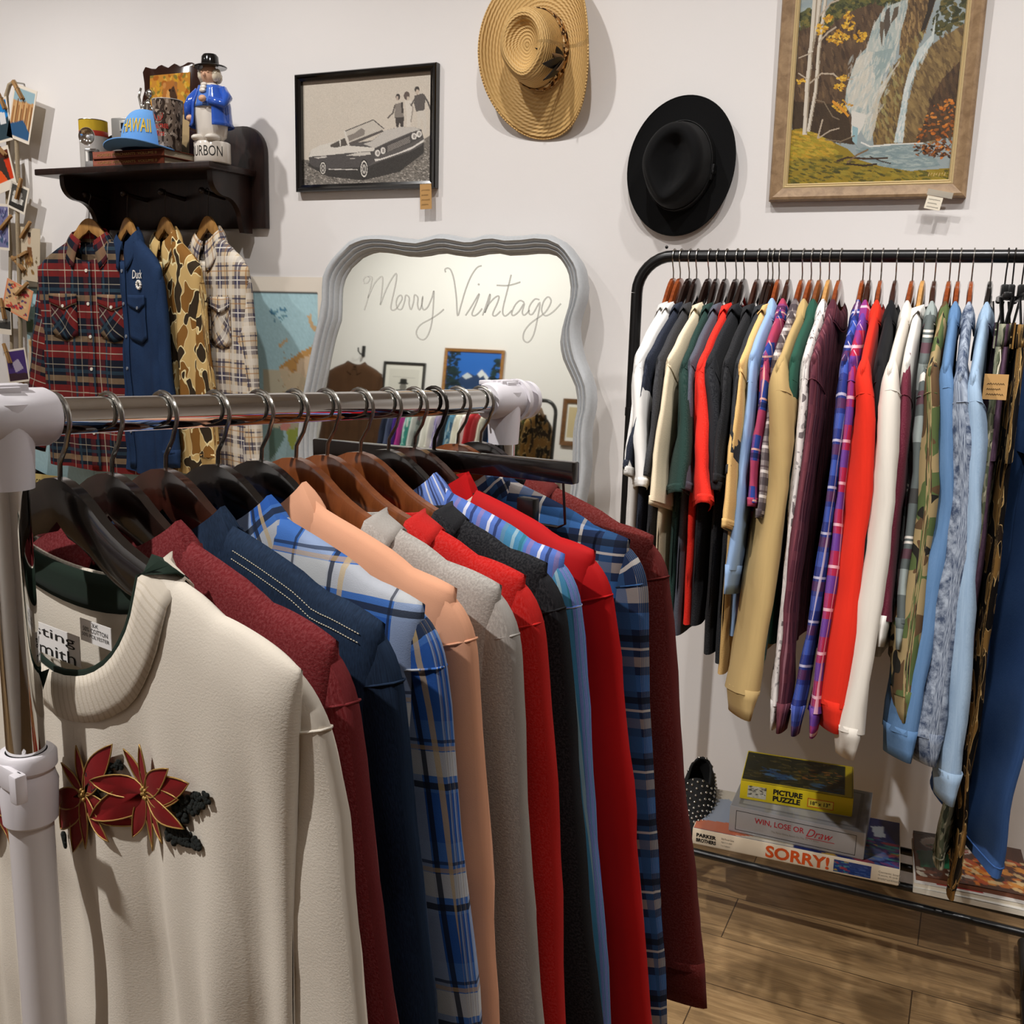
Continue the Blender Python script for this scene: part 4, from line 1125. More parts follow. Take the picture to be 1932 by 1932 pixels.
# ------------------------------------------------------------------ wall shelf with coat pegs, far left
SHX0, SHX1, SHZ = -2.93, -2.187, 1.936
BKX0, BKX1 = -2.875, -2.153
sh = thing('wall_shelf', 'dark wooden wall shelf with scrolled brackets and coat pegs, holding souvenirs', 'shelf', (SHX0, WALLY, SHZ))
def L5(x, y, z): return (x - SHX0, y - WALLY, z - SHZ)
poly = [(BKX0, 1.757), (BKX1, 1.757)]
R = 0.085
for k in range(9):
    a = k * math.pi / 16
    poly.append((BKX1 - R + R * math.cos(a), 2.075 - R + R * math.sin(a)))
for k in range(9):
    a = math.pi / 2 + k * math.pi / 16
    poly.append((BKX0 + R + R * math.cos(a), 2.075 - R + R * math.sin(a)))
MB().prism(poly, WALLY - 0.002, WALLY - 0.022, lambda x, y, z: L5(x, z, y)).build('back_panel', DARKWOOD, sh, bevel=0.002)
MB().box(L5((SHX0 + SHX1) / 2, 2.608, SHZ - 0.010), (SHX1 - SHX0, 0.22, 0.02)).build('shelf_board', DARKWOOD, sh, bevel=0.003)
prof = [(0, 0), (-0.185, 0), (-0.185, -0.018)]
for k in range(9):
    a = k / 8; prof.append((-0.185 + 0.06 * (1 - math.cos(a * math.pi / 2)) * 1.0, -0.018 - 0.055 * math.sin(a * math.pi / 2)))
for k in range(1, 9):
    a = k / 8; prof.append((-0.125 + 0.075 * math.sin(a * math.pi / 2), -0.073 - 0.075 * (1 - math.cos(a * math.pi / 2))))
prof += [(-0.04, -0.176), (0, -0.176)]
for x in (BKX0 + 0.03, SHX1 - 0.03):
    MB().prism(prof, -0.01, 0.01, lambda a, b, c, x=x: L5(x + c, WALLY - 0.022 + a, SHZ - 0.02 + b)).build('bracket', DARKWOOD, sh, angle=30)
pegx = [-2.83, -2.655, -2.49, -2.32]
for x in pegx:
    pg = MB()
    pg.tube([L5(x, WALLY - 0.02, 1.855), L5(x, WALLY - 0.06, 1.858), L5(x, WALLY - 0.12, 1.864)], [0.008, 0.0065, 0.007], 14)
    pg.ball(L5(x, WALLY - 0.128, 1.866), 0.011, 6)
    pg.build('peg', DARKWOOD, sh)

# shirts on the pegs
FLANNEL = plaid('red_navy_flannel', '#141a2c', [(1, 0.14, 0.0, 0.045, '#a5281f', 0.65), (0, 0.13, 0.02, 0.05, '#8e241f', 0.36), (1, 0.14, 0.058, 0.02, '#c9a77c', 0.45), (0, 0.13, 0.075, 0.008, '#2f4a5c', 0.9),
                                               (1, 0.14, 0.09, 0.012, '#2f4a5c', 0.8), (1, 0.14, 0.02, 0.0035, '#d8cdb6', 0.75), (0, 0.13, 0.045, 0.0035, '#d8cdb6', 0.7), (1, 0.14, 0.115, 0.003, '#d8cdb6', 0.6), (0, 0.13, 0.10, 0.003, '#c9bca6', 0.45)], 0.35)
WALLDENIM = denim('indigo_denim', '#16243f', '#2c4468', 0.3, 9, 0.45)
CREAMPL = plaid('cream_navy_check', '#d9c6a8', [(1, 0.10, 0.0, 0.026, '#2a2c4e', 0.75), (0, 0.10, 0.0, 0.024, '#30335a', 0.7), (1, 0.10, 0.012, 0.004, '#e8e2d8', 0.9), (0, 0.10, 0.011, 0.004, '#e8e2d8', 0.9),
                                                (1, 0.10, 0.055, 0.005, '#2a2c4e', 0.8), (0, 0.10, 0.052, 0.005, '#2a2c4e', 0.8), (0, 0.10, 0.066, 0.022, '#e9e1d4', 0.7), (1, 0.10, 0.068, 0.02, '#e9e1d4', 0.7), (1, 0.1, 0.04, 0.004, '#b07a3c', 0.6), (0, 0.1, 0.04, 0.004, '#b07a3c', 0.6)])
WS = dict(sw=0.235, L=0.80, sl=0.60, sa=0.075, sae=0.055, sb=0.021, spread=0.16, collar='shirt', T=0.021, nw=0.085, fold=0.006, placket=True, collar_h=0.035, cback=0.004, scoop=0.075, detail=1.3, sidew=0.05)
wall_specs = [
    (0, dict(name='flannel_shirt', label='red and navy checked flannel shirt on the leftmost wooden peg under the shelf', cat='shirt', mat=FLANNEL, pockets=2, open_v=0.25, spread=0.2, L=0.96), 0.10),
    (1, dict(name='denim_shirt', label='indigo denim shirt with white chest embroidery hanging on a shelf peg', cat='shirt', mat=WALLDENIM, pockets=2, button='#8a8f98', L=0.94, spread=0.1), -0.36),
    (2, dict(name='camouflage_shirt', label='duck hunter camouflage shirt on a shelf peg between the denim and cream check', cat='shirt', mat=DUCKCAMO, button='#6a5436', L=0.93, spread=0.1), -0.36),
    (3, dict(name='plaid_shirt', label='cream and navy checked shirt on the rightmost peg beside the mirror', cat='shirt', mat=CREAMPL, pockets=2, L=0.92, spread=0.1), -0.33)]
wall_shirts = []
for k, g, rz in wall_specs:
    g = dict(WS, **g)
    p = Vector((pegx[k] + (0.0, 0.0, 0.0, 0.01)[k], WALLY - 0.115, 1.8725))
    hanger('pale wooden hanger on a shelf peg holding the ' + ' '.join(g['label'].split()[:5]), p, rz, 'light', 0.0085, -0.082, 0.2, 'hangers on the wall pegs', DARKSTEEL, 0.0, 'clothes_hanger', 0.011, 0.0014, 1.85)
    wall_shirts.append(garment(g.pop('name'), g.pop('label'), g.pop('cat'), p, rz, g.pop('mat'), group='shirts on the wall pegs', seed=200 + k, drop=-0.082, hs=1.85, **g))
# embroidery on the denim chest
dn = wall_shirts[1]; dsurf = t_surf[dn.name]
def on_d(x, z): return (x, dsurf(x, z, -1) - 0.004, z)
lt = text_part('chest_embroidery', 'Duck', WHITE_PAINT, dn, lambda x, y: on_d(0.075 + x, -0.285 + y), 0.07, 0.028, 0.01, 0.2)
m = MB()
for k in range(10):
    a = k * 0.63; m.ball(on_d(0.115 + 0.014 * math.cos(a), -0.305 + 0.012 * math.sin(a)), 0.005, 4)
m.build('embroidered_bird', WHITE_PAINT, dn)

# ---- souvenirs on the shelf
ZS = SHZ + 0.0003
def sp(px, py, y):                     # where a sight line meets the shelf at depth y
    q = PY(px, py, y); return Vector((q.x, y, ZS))
# stacked hardcover books
BROWNBOOK = plain('rust_book_cloth', '#7c3a22', 0.6, var=0.15); PAGES = plaid('page_edges', '#d9cbb0', [(1, 0.002, 0, 0.0008, '#a89878', 0.6)])
for k, (dx, lab) in enumerate(((0.0, 'lower rust brown hardcover book of the pair under the blue cap'), (0.004, 'upper rust brown hardcover book of the pair under the blue cap'))):
    b = thing('book', lab, 'book', (-2.525 + dx, 2.605 - dx, ZS + 0.0225 * k), (0, 0, 0.0), 'books on the wall shelf')
    w, d, h = 0.30, 0.19, 0.022
    MB().box((0, 0, 0.0012), (w, d, 0.0024)).box((0, 0, h - 0.0012), (w, d, 0.0024)).box((0, -d / 2 + 0.0012, h / 2), (w, 0.0024, h)).build('cover', BROWNBOOK, b, bevel=0.0008)
    MB().box((0, 0.001, h / 2), (w - 0.008, d - 0.008, h - 0.005)).build('page_block', PAGES, b)
    sp_ = text_part('spine_title', 'HORSES MERCHANTS  VOLUME II', GOLDTHREAD, b, lambda x, y: (-0.13 + x, -d / 2 - 0.0003, 0.007 + y), 0.25, 0.008)
ZB = ZS + 0.045
# baseball cap
CAPB = cloth('sky_blue_twill', '#6aa0dc', 0.05, 10); 
cp = thing('baseball_cap', 'sky blue baseball cap with yellow HAWAII lettering, lying on the books', 'cap', (-2.49, 2.575, ZB), (0, 0, 0.25))
def dome(u, v):
    a = 2 * math.pi * u; q = v
    r = 0.088 * math.cos(q * math.pi / 2) ** 0.78; z = 0.118 * math.sin(q * math.pi / 2) ** 0.9
    fr = max(0, -math.sin(a))
    return (r * math.cos(a), r * 1.1 * math.sin(a) - 0.01 * fr * q, z + 0.012 * fr * math.sin(q * math.pi) + 0.004)
MB().grid(dome, 40, 14, True).build('crown', CAPB, cp, angle=180)
MB().ball((0, 0, 0.123), 0.007, 6, 0, (1, 1, 0.5)).build('top_button', CAPB, cp)
def brim(u, v):
    a = math.pi * (1.13 + 0.74 * u); r = 0.087 + 0.068 * v * math.sin(math.pi * (0.1 + 0.8 * u)) ** 0.6
    x, y = r * math.cos(a), r * 1.1 * math.sin(a)
    return (x, y, 0.006 - 1.6 * x * x * v + 0.012 * v)
MB().grid(brim, 24, 8, False).build('brim', plain('cap_brim', '#5b8ec8', 0.8), cp, angle=180, solid=0.004)
def capmap(x, y):
    a = -math.pi / 2 + (x - 0.048) / 0.086; q = (0.026 + y) / 0.14
    p = Vector(dome((a / (2 * math.pi)) % 1, q)); n = Vector((p.x, p.y, 0)).normalized()
    return tuple(p + n * 0.002)
text_part('lettering', 'HAWAII', plain('yellow_thread', '#d9b32c', 0.6), cp, capmap, 0.10, 0.032, 0.014)
# tumbler with tree-bark print
BARK = blobs('bark_print', '#7a6a5c', [(6, 0.53, '#3a2f28', None, 0, 3.0), (9, 0.6, '#a89888', None, 0, 5.0), (12, 0.62, '#2a201c', None, 0, 7.0)], (2.5, 6, 1), 0.25)
tm = thing('tumbler', 'tapered tumbler with tree bark print and red lettering, standing beside the blue cap', 'cup', tuple(PY(336, 285, 2.57))[:2] + (ZB + 0.0003,), (0, 0, 0.3))
tm.location = (-2.405, 2.565, ZB + 0.0003)
H = 0.15; r0, r1 = 0.037, 0.047
MB().lathe([(r0, 0), (r0 + 0.001, 0.004), (r1, H), (r1 - 0.003, H), (r0 - 0.003, 0.006), (0.0001, 0.006)], 40, cap=True).build('cup', BARK, tm, angle=50)
MB().tube([((r1 - 0.001) * math.cos(k * math.pi / 20), (r1 - 0.001) * math.sin(k * math.pi / 20), H) for k in range(40)], 0.0015, 8, False, True).build('rim', plain('clear_rim', '#b9b4ae', 0.15), tm)
def cupmap(cx, z0):
    def f(x, y):
        z = z0 + y; r = r0 + (r1 - r0) * z / H + 0.0006
        a = -math.pi / 2 - 0.25 + (x - cx) / r
        return (r * math.cos(a), r * math.sin(a), z)
    return f
RT = plain('red_enamel_print', '#b3362a', 0.4)
text_part('lettering', 'REALTREE', RT, tm, cupmap(0.03, 0.062), 0.06, 0.013, 0.012)
text_part('lettering', 'Xtra', RT, tm, cupmap(0.018, 0.04), 0.034, 0.017, 0.008, 0.3)
ant = MB(); cm_ = cupmap(0.018, 0.082)
for P_ in ([(0.0, 0.022), (0.004, 0.01), (0.01, 0.003), (0.016, 0.002), (0.018, 0.012), (0.014, 0.016)], [(0.018, 0.002), (0.026, 0.004), (0.033, 0.012), (0.034, 0.024), (0.028, 0.022)], [(0.022, 0.003), (0.02, 0.016)], [(0.03, 0.008), (0.026, 0.018)]):
    ant.tube([cm_(*p) for p in P_], 0.0011, 6)
ant.build('antler_emblem', RT, tm)
# wooden plaque with a bear picture
pq = thing('picture_plaque', 'scalloped dark wooden plaque with a brown bear picture, leaning at the back of the shelf', 'plaque', (-2.52, 2.705, ZS), (math.radians(-4), 0, 0))
def plq(n=60, w=0.125, h=0.345, amp=0.006):
    out = []
    for k in range(n):
        a = 2 * math.pi * k / n; c, s = math.cos(a), math.sin(a)
        m_ = max(abs(c), abs(s)); x, y = c / m_, s / m_
        wv = amp * math.sin(14 * a)
        out.append((x * (w - amp + wv), h / 2 + y * (h / 2 - amp + wv)))
    return out
MB().prism(plq(), 0, -0.02, lambda x, y, z: (x, z, y)).build('board', plain('lacquered_board', '#2a120b', 0.12, coat=0.6), pq, bevel=0.003)
c = Canvas(70, 90, (190, 130, 50), lambda x, y: ((x - 960) / 300, (y - 170) / 330), 3)
c.poly([(900, 330), (1300, 300), (1300, 520), (900, 520)], (176, 150, 110)).dabs([(950, 170), (1260, 170), (1260, 300), (950, 310)], 90, 16, [(200, 150, 40), (160, 90, 30), (120, 110, 50), (210, 170, 70)])
c.poly([(900, 300), (1260, 285), (1260, 330), (900, 345)], (120, 80, 45))
c.poly([(1060, 225), (1080, 200), (1130, 195), (1165, 210), (1172, 290), (1170, 370), (1150, 520), (920, 520), (930, 440), (1000, 410), (1045, 350), (1050, 280)], (168, 105, 48))
c.poly([(1095, 240), (1140, 215), (1165, 260), (1165, 350), (1120, 360), (1100, 300)], (70, 48, 34)).ell(1098, 275, 16, 45, (205, 150, 85)).ell(1070, 212, 12, 12, (190, 130, 70)).ell(1155, 210, 11, 10, (150, 100, 55)).ell(1108, 232, 5, 5, (20, 15, 10)).ell(1135, 236, 4, 4, (20, 15, 10))
c.build('bear_picture', pq, lambda s, t: (-0.088 + 0.172 * s, -0.0212, 0.312 - 0.27 * t), GLOSSP)
# ceramic decanter: colonial gentleman on a round base
GLZ = lambda n, col: plain(n, col, 0.12, coat=0.5)
PORC = GLZ('white_porcelain', '#d8d0c6'); BLUEG = GLZ('cobalt_glaze', '#2e57b4'); BLKG = GLZ('black_glaze', '#0c0c0d'); SKING = GLZ('flesh_glaze', '#d3a688')
dp = thing('ceramic_decanter', 'glazed ceramic gentleman decanter in blue coat and black hat on a white lettered base', 'decanter', (-2.222, 2.555, ZS), (0, 0, 0.1))
MB().lathe([(0.053, 0), (0.055, 0.003), (0.055, 0.058), (0.052, 0.061), (0.0001, 0.062)], 40).build('base', PORC, dp, angle=50)
def basemap(x, y):
    a = -math.pi / 2 + 0.18 + (x - 0.08) / 0.0554
    return (0.0554 * math.cos(a), 0.0554 * math.sin(a), 0.016 + y)
text_part('lettering', 'BOURBON', INK, dp, basemap, 0.135, 0.03)
b = MB()
b.lathe([(0.03, 0.062), (0.046, 0.075), (0.05, 0.10), (0.056, 0.14), (0.055, 0.17), (0.045, 0.205), (0.03, 0.225), (0.018, 0.235), (0.0001, 0.236)], 28, sy=0.82)
for s in (-1, 1): b.ball((s * 0.024, -0.03, 0.07), 0.022, 7, 0, (0.9, 1.5, 0.55))
b.build('body', PORC, dp, angle=180)
def coat(u, v):
    a = -math.pi / 2 + 0.55 + (2 * math.pi - 1.1) * u
    z = 0.105 + 0.118 * v; r = 0.066 - 0.006 * math.sin(v * 3) - 0.028 * max(0, v - 0.55) / 0.45
    if v < 0.05: r += 0.003
    return (r * math.cos(a), r * 0.86 * math.sin(a), z)
MB().grid(coat, 32, 12).build('coat', BLUEG, dp, angle=180, solid=0.004)
wv = MB()
wv.grid(lambda u, v: ((0.046 - 0.012 * v) * math.sin((u - 0.5) * 1.6), -(0.050 - 0.016 * v) * math.cos((u - 0.5) * 1.6), 0.16 + 0.062 * v), 10, 6)
wv.build('waistcoat', GLZ('pale_blue_glaze', '#4a76c8'), dp, angle=180, solid=0.002)
cr_ = MB()
for k in range(3): cr_.ball((0, -0.042 + 0.004 * k, 0.205 + 0.009 * k), 0.009, 5, 0, (1.3, 0.7, 0.8))
cr_.build('cravat', PORC, dp, angle=180)
for s, hand in ((1, (0.012, -0.06, 0.178)), (-1, (-0.058, -0.028, 0.13))):
    am = MB().tube([(s * 0.042, 0, 0.212), (s * 0.064, -0.01, 0.185), (s * 0.062, -0.028, 0.165), (hand[0] + s * 0.014, hand[1] + 0.01, hand[2] - 0.002)], [0.014, 0.016, 0.014, 0.011], 12).build('arm', BLUEG, dp, angle=180)
    MB().ball(hand, 0.0115, 6, 0, (1.1, 0.9, 0.9)).build('hand', SKING, am, angle=180)
hd = MB(); hd.ball((0, -0.004, 0.255), 0.028, 8, 0, (0.95, 0.95, 1.1)); hd.ball((0, -0.032, 0.252), 0.006, 5, 0, (0.8, 1, 1.2))
for s in (-1, 1): hd.ball((s * 0.011, -0.028, 0.260), 0.003, 4)
hd = hd.build('head', SKING, dp, angle=180)
hr = MB()
for k in range(11):
    a = -0.35 + k * (math.pi + 0.7) / 10
    hr.ball((0.026 * math.cos(a), 0.024 * math.sin(a) - 0.002, 0.252 + 0.004 * math.sin(k * 2)), 0.012, 5, 0, (1, 1, 1.5))
hr.build('hair', GLZ('ivory_glaze', '#d9ccb4'), hd, angle=180)
MB().lathe([(0.0001, 0.279), (0.05, 0.276), (0.052, 0.279), (0.05, 0.281), (0.028, 0.284), (0.026, 0.308), (0.02, 0.315), (0.0001, 0.316)], 28, sy=0.9).build('hat', BLKG, hd, angle=40)
# tin can, flash camera, chrome lighter, silver figurine
cn = thing('tin_can', 'yellow and red tin can at the left end of the wall shelf', 'can', (-2.81, 2.645, ZS))
MB().lathe([(0.044, 0), (0.046, 0.002), (0.046, 0.168), (0.044, 0.17), (0.0001, 0.167)], 32).build('body', plaid('can_label', '#b9b4ae', [(1, 5.0, 0.130, 0.04, '#c7a52e', 1.0)]), cn, angle=40)
MB().lathe([(0.0462, 0.118), (0.0464, 0.119), (0.0464, 0.134), (0.0462, 0.135)], 32, cap=False).build('red_band', plain('red_label', '#a5301f', 0.4), cn)
MB().tube([(0.0455 * math.cos(k * math.pi / 16), 0.0455 * math.sin(k * math.pi / 16), 0.17) for k in range(32)], 0.0014, 8, False, True).build('rim', STEEL, cn)
ca = thing('flash_camera', 'grey box camera with a square window, standing on the books left of the blue cap', 'camera', (-2.672, 2.64, ZB), (0, 0, 0.1))
MB().box((0.02, 0, 0.062), (0.085, 0.06, 0.122)).build('body', plain('grey_camera_shell', '#8c8a86', 0.35, 0.3), ca, bevel=0.004)
MB().box((0.066, 0.002, 0.062), (0.012, 0.062, 0.124)).build('side_cover', BLACK, ca, bevel=0.002)
w_ = MB().box((0.03, -0.031, 0.096), (0.034, 0.004, 0.034)).build('window', plain('camera_bezel', '#d0cec8', 0.3, 0.5), ca, bevel=0.001)
MB().box((0.03, -0.0335, 0.096), (0.018, 0.002, 0.018)).build('lens', plain('dark_lens', '#1b1d20', 0.1), w_)
li = thing('flash_lamp', 'small chrome flash lamp with a round reflector dish in front of the tin can', 'lamp', (-2.725, 2.555, ZS), (0, 0, 0.35))
MB().box((0, 0, 0.032), (0.042, 0.024, 0.064)).build('body', plain('satin_silver', '#b5b5b4', 0.3, 0.8), li, bevel=0.004)
MB().box((0.004, -0.0125, 0.04), (0.016, 0.002, 0.03)).build('dark_panel', BLACK, li)
MB().box((-0.012, -0.0125, 0.04), (0.008, 0.002, 0.034)).build('white_panel', WHITE_PAINT, li)
fd = MB().lathe([(0.0001, 0.0), (0.012, 0.002), (0.022, 0.008), (0.027, 0.016), (0.028, 0.016), (0.023, 0.006), (0.012, -0.001), (0.0001, -0.002)], 28)
fd.xf(Matrix.Translation((0.0, -0.016, 0.098)) @ Matrix.Rotation(math.radians(90), 4, 'X')).build('reflector_dish', CHROME, li, angle=60)
MB().ball((0.0, -0.022, 0.098), 0.006, 6).build('bulb', plain('bulb_glass', '#d8d8d8', 0.1), li)
fg = thing('figurine', 'small silver dancing figurine standing behind the blue cap', 'figurine', (-2.64, 2.702, ZS))
fg.scale = (1.3, 1.0, 1.3)
SIL = plain('polished_silver', '#c9c7c2', 0.15, 1.0)
MB().lathe([(0.024, 0), (0.024, 0.006), (0.012, 0.012), (0.01, 0.02), (0.0001, 0.021)], 20).build('stand', SIL, fg)
fb = MB()
fb.tube([(0.0, 0, 0.02), (0.004, 0, 0.06), (0.01, 0, 0.10), (0.012, 0, 0.125)], [0.004, 0.006, 0.008, 0.011], 12)
fb.tube([(0.012, 0, 0.12), (-0.006, -0.004, 0.10), (-0.022, -0.004, 0.118)], [0.009, 0.0075, 0.005], 12)
fb.tube([(0.012, 0, 0.12), (0.012, 0, 0.145), (0.018, 0, 0.172), (0.022, 0, 0.184)], [0.011, 0.008, 0.012, 0.005], 12)
fb.tube([(0.014, 0, 0.172), (-0.004, -0.003, 0.165), (-0.008, -0.006, 0.19), (-0.002, -0.004, 0.212)], [0.005, 0.004, 0.0035, 0.003], 10)
fb.tube([(0.022, 0, 0.172), (0.036, -0.003, 0.155), (0.034, -0.006, 0.135)], [0.005, 0.004, 0.003], 10)
fb.ball((0.026, -0.002, 0.196), 0.0105, 7, 0, (0.9, 0.9, 1.15))
fb.build('dancer', SIL, fg, angle=180)

# ------------------------------------------------------------------ world map pinned to the wall
mp = thing('world_map', 'large paper world map pinned to the wall behind the hanging shirts', 'map', (-2.58, WALLY - 0.002, 0.6))
MX0, MX1, MZ1, MZ0 = -3.30, -1.915, 1.605, 0.55
c = Canvas(230, 170, (172, 206, 214), None, 5)
def mpx(px, py):
    q = PY(px, py, WALLY - 0.004); return ((q.x - MX0) / (MX1 - MX0), (MZ1 - q.z) / (MZ1 - MZ0))
c.noise(3)
c.tf = lambda x, y: mpx(x / 3.02, 480 + y / 3.02)
CT = (205, 172, 128); PK = (214, 190, 160)
c.poly([(1590, 640), (1640, 600), (1670, 590), (1700, 560), (1740, 545), (1790, 510), (1830, 500), (2000, 500), (2000, 820), (1830, 860), (1700, 850), (1640, 780), (1600, 700)], PK)
c.poly([(1590, 640), (1640, 600), (1670, 590), (1700, 560), (1740, 545), (1790, 510), (1810, 560), (1700, 600), (1690, 660), (1670, 680), (1640, 640), (1600, 650)], (196, 150, 90))
c.poly([(1750, 350), (1770, 340), (1785, 400), (1810, 420), (1800, 445), (1770, 420)], CT).poly([(1585, 520), (1640, 470), (1640, 490), (1600, 530)], CT)
c.dabs([(1540, 320), (1630, 310), (1630, 380), (1545, 380)], 30, 10, [(70, 120, 150), (110, 150, 160)])
c.poly([(1500, 650), (1600, 660), (1800, 700), (1800, 1000), (1560, 1000), (1500, 900)], (206, 190, 160), 0.85)
c.poly([(1630, 1000), (1700, 990), (1690, 1060), (1665, 1120), (1640, 1060)], (170, 186, 90)).poly([(1530, 1000), (1600, 980), (1620, 1040), (1580, 1120), (1530, 1180)], (110, 140, 130))
c.poly([(1600, 960), (1660, 970), (1640, 1000), (1600, 1000)], (220, 150, 140))
c.poly([(160, 480), (230, 470), (260, 560), (300, 700), (250, 760), (160, 740)], PK).poly([(160, 500), (200, 480), (240, 500), (220, 540), (180, 540)], (190, 150, 90))
c.poly([(120, 560), (280, 560), (280, 760), (120, 760)], (206, 190, 165), 0.8).poly([(130, 380), (190, 370), (195, 440), (150, 450)], (90, 110, 90))
c.dabs([(1560, 560), (1840, 560), (1840, 840), (1600, 840)], 120, 6, [(150, 110, 80), (230, 200, 170), (180, 150, 110)], 0.5)
c.tf = lambda x, y: (x, y)
for k in range(1, 9): c.line([(k / 9, 0.0), (k / 9, 1)], 0.0016, (120, 150, 160), 0.6)
for k in range(1, 7): c.line([(0, k / 7), (1, k / 7)], 0.0016, (120, 150, 160), 0.6)
tz = (1.605 - 1.556) / (MZ1 - MZ0)
c.poly([(-0.1, -0.1), (1.1, -0.1), (1.1, tz), (-0.1, tz)], (226, 216, 202)).poly([(0.963, 0), (1.1, 0), (1.1, 1), (0.963, 1)], (226, 216, 202))
c.line([(0, tz), (0.963, tz), (0.963, 1)], 0.003, (60, 60, 60))
mx0, mz0 = mp.location.x, mp.location.z
c.build('sheet', mp, lambda s, t: (MX0 + (MX1 - MX0) * s - mx0, -0.0012 - 0.001 * math.sin(9 * s) * math.sin(7 * t), MZ1 - (MZ1 - MZ0) * t - mz0))
for x, z in ((MX0 + 0.02, MZ1 - 0.02), (MX1 - 0.02, MZ1 - 0.02)):
    MB().ball((x - mx0, -0.004, z - mz0), 0.005, 5).build('push_pin', STEEL, mp)

# ------------------------------------------------------------------ knotted cord with clipped postcards, far left
GY = 2.695
cord = thing('hanging_cord', 'loop of twisted natural cord hanging from the wall with postcards clipped along it', 'cord', tuple(PY(25, 155, GY)))
ROPE = cloth('jute_cord', '#a5957c', 0.25, 200)
def Lc(px, py, y=GY): return tuple(PY(px, py, y) - Vector(cord.location))
MB().tube([Lc(x, y) for x, y in ((14, 215), (12, 180), (18, 160), (27, 154), (34, 165), (33, 190), (31, 260), (34, 330), (33, 420), (36, 520), (38, 600), (40, 690), (41, 722))], 0.0075, 10).build('cord_strand', ROPE, cord)
MB().tube([Lc(x, y, GY + 0.012) for x, y in ((14, 215), (16, 300), (14, 380), (20, 470), (19, 560), (22, 640), (23, 735))], 0.0065, 10).build('cord_strand', ROPE, cord)
MB().tube([Lc(40, 684), Lc(41, 735)], [0.012, 0.009], 10).build('tassel', plain('tassel_brown', '#9a6c3c', 0.9), cord)
MB().tube([(0.002, 0.0, 0.0), (0.002, 0.044, 0.003)], 0.003, 8).build('nail', STEEL, cord)
def postcard(label, px, py, w, h, rot, paint, pins=((0, 0.45, 0.5),), border=(232, 222, 206), y=GY - 0.012, yaw=0.0):
    p = PY(px, py, y)
    t = thing('postcard', label, 'postcard', tuple(p), (0, -rot, yaw), 'postcards on the cord')
    c = Canvas(44, 44, border, None, int(px + py))
    paint(c)
    MB().box((0, 0.0008, 0), (w, 0.0008, h)).build('card', PAPER, t)
    c.build('print', t, lambda s, q: (-w / 2 + w * s, -0.0002 - 0.0, h / 2 - h * q), GLOSSP)
    for (dx, dz, pr) in pins:
        q = p + Vector((dx * w * math.cos(rot) - dz * h * math.sin(rot), -0.006, dx * w * math.sin(rot) + dz * h * math.cos(rot)))
        pn = thing('clothespin', 'small wooden clothespin gripping the ' + ' '.join(label.split()[:7]), 'clothespin', tuple(q), (0, -pr, 0), 'clothespins on the cord')
        for s in (-1, 1):
            MB().box((0, s * 0.0035 - 0.001, 0.0), (0.011, 0.0045, 0.078), 0, Matrix.Rotation(s * 0.03, 3, 'X')).build('jaw', CLOTHESPIN, pn, bevel=0.001)
        MB().tube([(-0.007, -0.006, 0.004), (-0.007, 0.005, 0.004), (0.007, 0.005, 0.004), (0.007, -0.006, 0.004)], 0.0012, 6, True, True).build('spring', STEEL, pn)
    return t
def inner(c, col, m=0.05): c.poly([(m, m), (1 - m, m), (1 - m, 1 - m), (m, 1 - m)], col)
def pc_city(c):
    inner(c, (150, 180, 190)); c.poly([(.05, .3), (.95, .25), (.95, .95), (.05, .95)], (196, 150, 100))
    for k in range(12): c.poly([(.1 + .07 * k, .4 - .2 * ((k * 7) % 5) / 5), (.15 + .07 * k, .4 - .2 * ((k * 7) % 5) / 5), (.15 + .07 * k, .8), (.1 + .07 * k, .8)], ((150, 100, 60), (206, 170, 120), (120, 80, 50))[k % 3])
    c.poly([(.05, .75), (.6, .6), (.95, .8), (.95, .95), (.05, .95)], (50, 90, 130))
def pc_blue(c):
    inner(c, (40, 130, 200)); c.poly([(.05, .6), (.95, .45), (.95, .95), (.05, .95)], (50, 70, 80)); c.poly([(.5, .3), (.8, .35), (.8, .6), (.5, .6)], (220, 220, 220))
def pc_red(c):
    c.poly([(0.06, 0.08), (0.94, 0.08), (0.94, 0.78), (0.06, 0.78)], (205, 60, 30)); c.poly([(.06, .08), (.94, .08), (.94, .3), (.06, .3)], (90, 40, 30)); c.poly([(.3, .25), (.7, .22), (.8, .78), (.2, .78)], (60, 50, 45)); c.poly([(.06, .6), (.5, .5), (.7, .78), (.06, .78)], (230, 90, 40))
def pc_bw(c):
    inner(c, (80, 78, 74), 0.08); c.ell(.3, .4, .1, .12, (190, 186, 178)).ell(.6, .38, .1, .12, (180, 176, 170)); c.poly([(.2, .5), (.8, .5), (.75, .85), (.2, .8)], (210, 206, 198)); c.poly([(.08, .75), (.92, .7), (.92, .92), (.08, .92)], (50, 48, 46))
def pc_violet(c):
    inner(c, (120, 120, 160)); c.dabs([(.1, .1), (.9, .1), (.9, .9), (.1, .9)], 50, .07, [(70, 70, 110), (180, 180, 200), (60, 90, 120)])
def pc_man(c):
    c.a[:] = (205, 190, 165); c.poly([(.42, .35), (.6, .35), (.72, .7), (.3, .7)], (120, 80, 50)); c.ell(.5, .22, .08, .1, (200, 160, 130)).ell(.5, .13, .08, .06, (50, 36, 30)); c.dabs([(.1, .5), (.9, .55), (.8, .9), (.1, .9)], 25, .07, [(150, 110, 60), (180, 140, 80), (110, 90, 60)])
def pc_party(c):
    c.a[:] = (226, 150, 110); inner(c, (214, 176, 130), .06); c.dabs([(.1, .1), (.9, .1), (.9, .9), (.1, .9)], 50, .08, [(170, 50, 60), (210, 70, 60), (60, 60, 110), (230, 190, 140), (90, 60, 50)])
